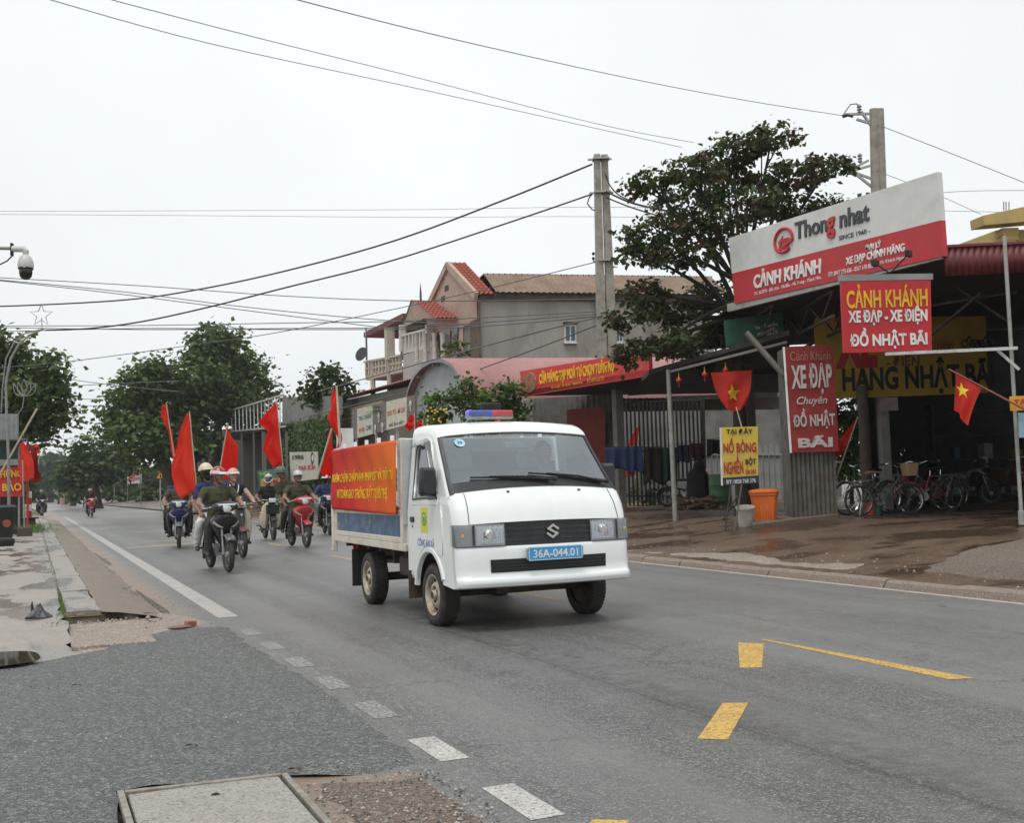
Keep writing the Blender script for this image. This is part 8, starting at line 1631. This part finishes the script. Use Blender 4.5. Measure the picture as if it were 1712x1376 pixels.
def cable(label, pts, r, m=None, n=None):
    """pts: (u, v, distance) surveyed along the span; smooth curve through them"""
    P = [ond(*p) for p in pts]; out = []
    for i in range(len(P)-1):
        a = P[max(i-1,0)]; b_ = P[i]; c = P[i+1]; d = P[min(i+2,len(P)-1)]
        for t in [k/6 for k in range(6)]: out.append(.5*((2*b_)+(c-a)*t+(2*a-5*b_+4*c-d)*t*t+(3*b_-a-3*c+d)*t**3))
    out.append(P[-1]); q = MB(); q.tube(out, r, 5); o = q.build('cable', m or m_wire2, fix=False); tag(o, label, 'cable', 'overhead cables'); return o
cable('thick black cable from the twin pole top sagging down to the left edge', ((990,274,31.5),(840,335,32.5),(660,402,34),(480,452,36),(330,484,38),(200,502,40),(0,512,42),(-80,511,43)), .029, m_wire)
cable('thick black cable from the twin pole band down to the wire star lamp post', ((990,324,31.5),(850,372,31.5),(650,437,31.5),(480,480,31.5),(350,513,32),(240,537,32.5),(150,549,33),(76,552,33)), .025, m_wire)
cable('long thin wire running from the top edge down to the tree crown', ((60,-8,15),(350,72,18),(700,148,22),(1000,215,25),(1140,246,26.5)), .007)
cable('second thin wire from the top edge just above the first to the tree crown', ((160,-8,15),(420,60,18),(700,130,22),(1000,207,25),(1160,238,26.5)), .007)
cable('high thin wire from the top edge to the insulator of the right power pole', ((470,-8,16),(750,63,20),(1050,130,25),(1250,168,27.5),(1410,193,29)), .009)
cable('wire from the right power pole down to the right picture edge', ((1478,212,29),(1590,256,30),(1720,308,31)), .010)
cable('lower wire right of the roof sign to the yellow building', ((1478,290,29),(1560,322,31),(1640,358,33)), .008)
cable('level thin wire crossing behind the roof sign to the right edge', ((1478,332,40),(1600,320,40),(1720,318,40)), .010); cable('faint lower level wire left of the yellow building', ((1560,352,40),(1660,354,40),(1720,356,40)), .009)
cable('black cable from the twin pole into the tree, upper of two', ((1014,320,31.4),(1060,340,30),(1140,357,28)), .030, m_wire); cable('black cable from the twin pole into the tree, lower of two', ((1014,330,31.4),(1060,348,30),(1140,372,28)), .022, m_wire); cable('short slack cable drooping at the twin pole top right', ((1012,290,31.4),(1020,310,31.3),(1035,326,31),(1060,338,30)), .022, m_wire)
for i, (a, b_, c, d, lab) in enumerate(((353,352,350,346,'highest of the level wires crossing the left sky'),(358,360,363,366,'second level wire just below the highest one'),)):
    cable(lab, ((-20,a,50),(300,b_,50),(700,c,50),(1000,d-4*i,50),(1400,d+4,50)), .010)
for i, (pts, lab) in enumerate((
    (((-20,463,36),(240,478,36),(480,495,36),(700,503,34),(1000,500,31.5)), 'wire falling gently from the security camera to the houses, topmost'),
    (((-20,466,36),(200,487,36),(400,512,36),(600,532,36),(800,545,36)), 'wire falling gently from the security camera to the houses, middle'),
    (((-20,467,36),(180,489,36),(420,520,36),(640,548,36)), 'wire falling gently from the security camera to the houses, lowest'),
    (((-20,545,38),(240,544,38),(480,540,36),(700,536,33),(1008,520,31.5)), 'level cable over the lamp star to the twin pole, upper'),
    (((-20,547,38),(240,551,38),(480,549,36),(700,546,33),(1008,524,31.5)), 'level cable over the lamp star to the twin pole, middle'),
    (((-20,555,38),(240,549,38),(480,551,36),(760,548,33),(1008,528,31.5)), 'level cable over the lamp star to the twin pole, lower'),
    (((-20,616,40),(110,605,40),(320,577,40),(480,553,38),(760,495,36),(1000,437,31.5)), 'thin wire rising from the left tree to the twin pole'),
    (((100,632,60),(190,644,60),(300,655,60)), 'far wire between the left tree and the wide round tree, first'),
    (((110,646,60),(200,641,60),(300,637,60)), 'far wire between the left tree and the wide round tree, second'),
    (((115,667,70),(180,668,70),(260,670,70)), 'far wire between the left tree and the wide round tree, third'),
    (((100,678,70),(180,679,70),(260,680,70)), 'far wire between the left tree and the wide round tree, fourth'),
    (((100,735,110),(170,731,110),(260,728,110)), 'far low wire above the road bend, upper'),
    (((90,738,110),(150,742,110),(260,748,110)), 'far low wire above the road bend, middle'),
    (((80,753,140),(150,751,140),(260,750,140)), 'far low wire above the road bend, lower'),
    (((530,655,46),(640,625,40),(760,592,35),(900,555,30),(1008,528,31.5)), 'cable rising across the barrel roof to the twin pole'),
    (((500,700,46),(700,650,40),(850,600,34),(1008,540,31.5)), 'lower cable rising across the barrel roof to the twin pole'))):
    cable(lab, pts, .015 if i < 7 else (.02 if i < 14 else .022))
# ================================================================== haze
hz = MB(); hz.box((60,240,24),(420,620,52)); ho = hz.build('haze', mat('haze_dummy'), smooth=False); stuff(tag(ho, 'thin pale haze over the whole street', 'haze'))
hm = bpy.data.materials.new('haze_air'); hm.use_nodes = True; n = hm.node_tree.nodes; n.clear(); o_ = n.new('ShaderNodeOutputMaterial'); pv = n.new('ShaderNodeVolumePrincipled'); pv.inputs['Color'].default_value = (.93,.96,1,1); pv.inputs['Density'].default_value = .00045; pv.inputs['Anisotropy'].default_value = .2
hm.node_tree.links.new(pv.outputs[0], o_.inputs['Volume']); ho.data.materials.clear(); ho.data.materials.append(hm)
bpy.data.scenes.remove(SCR)
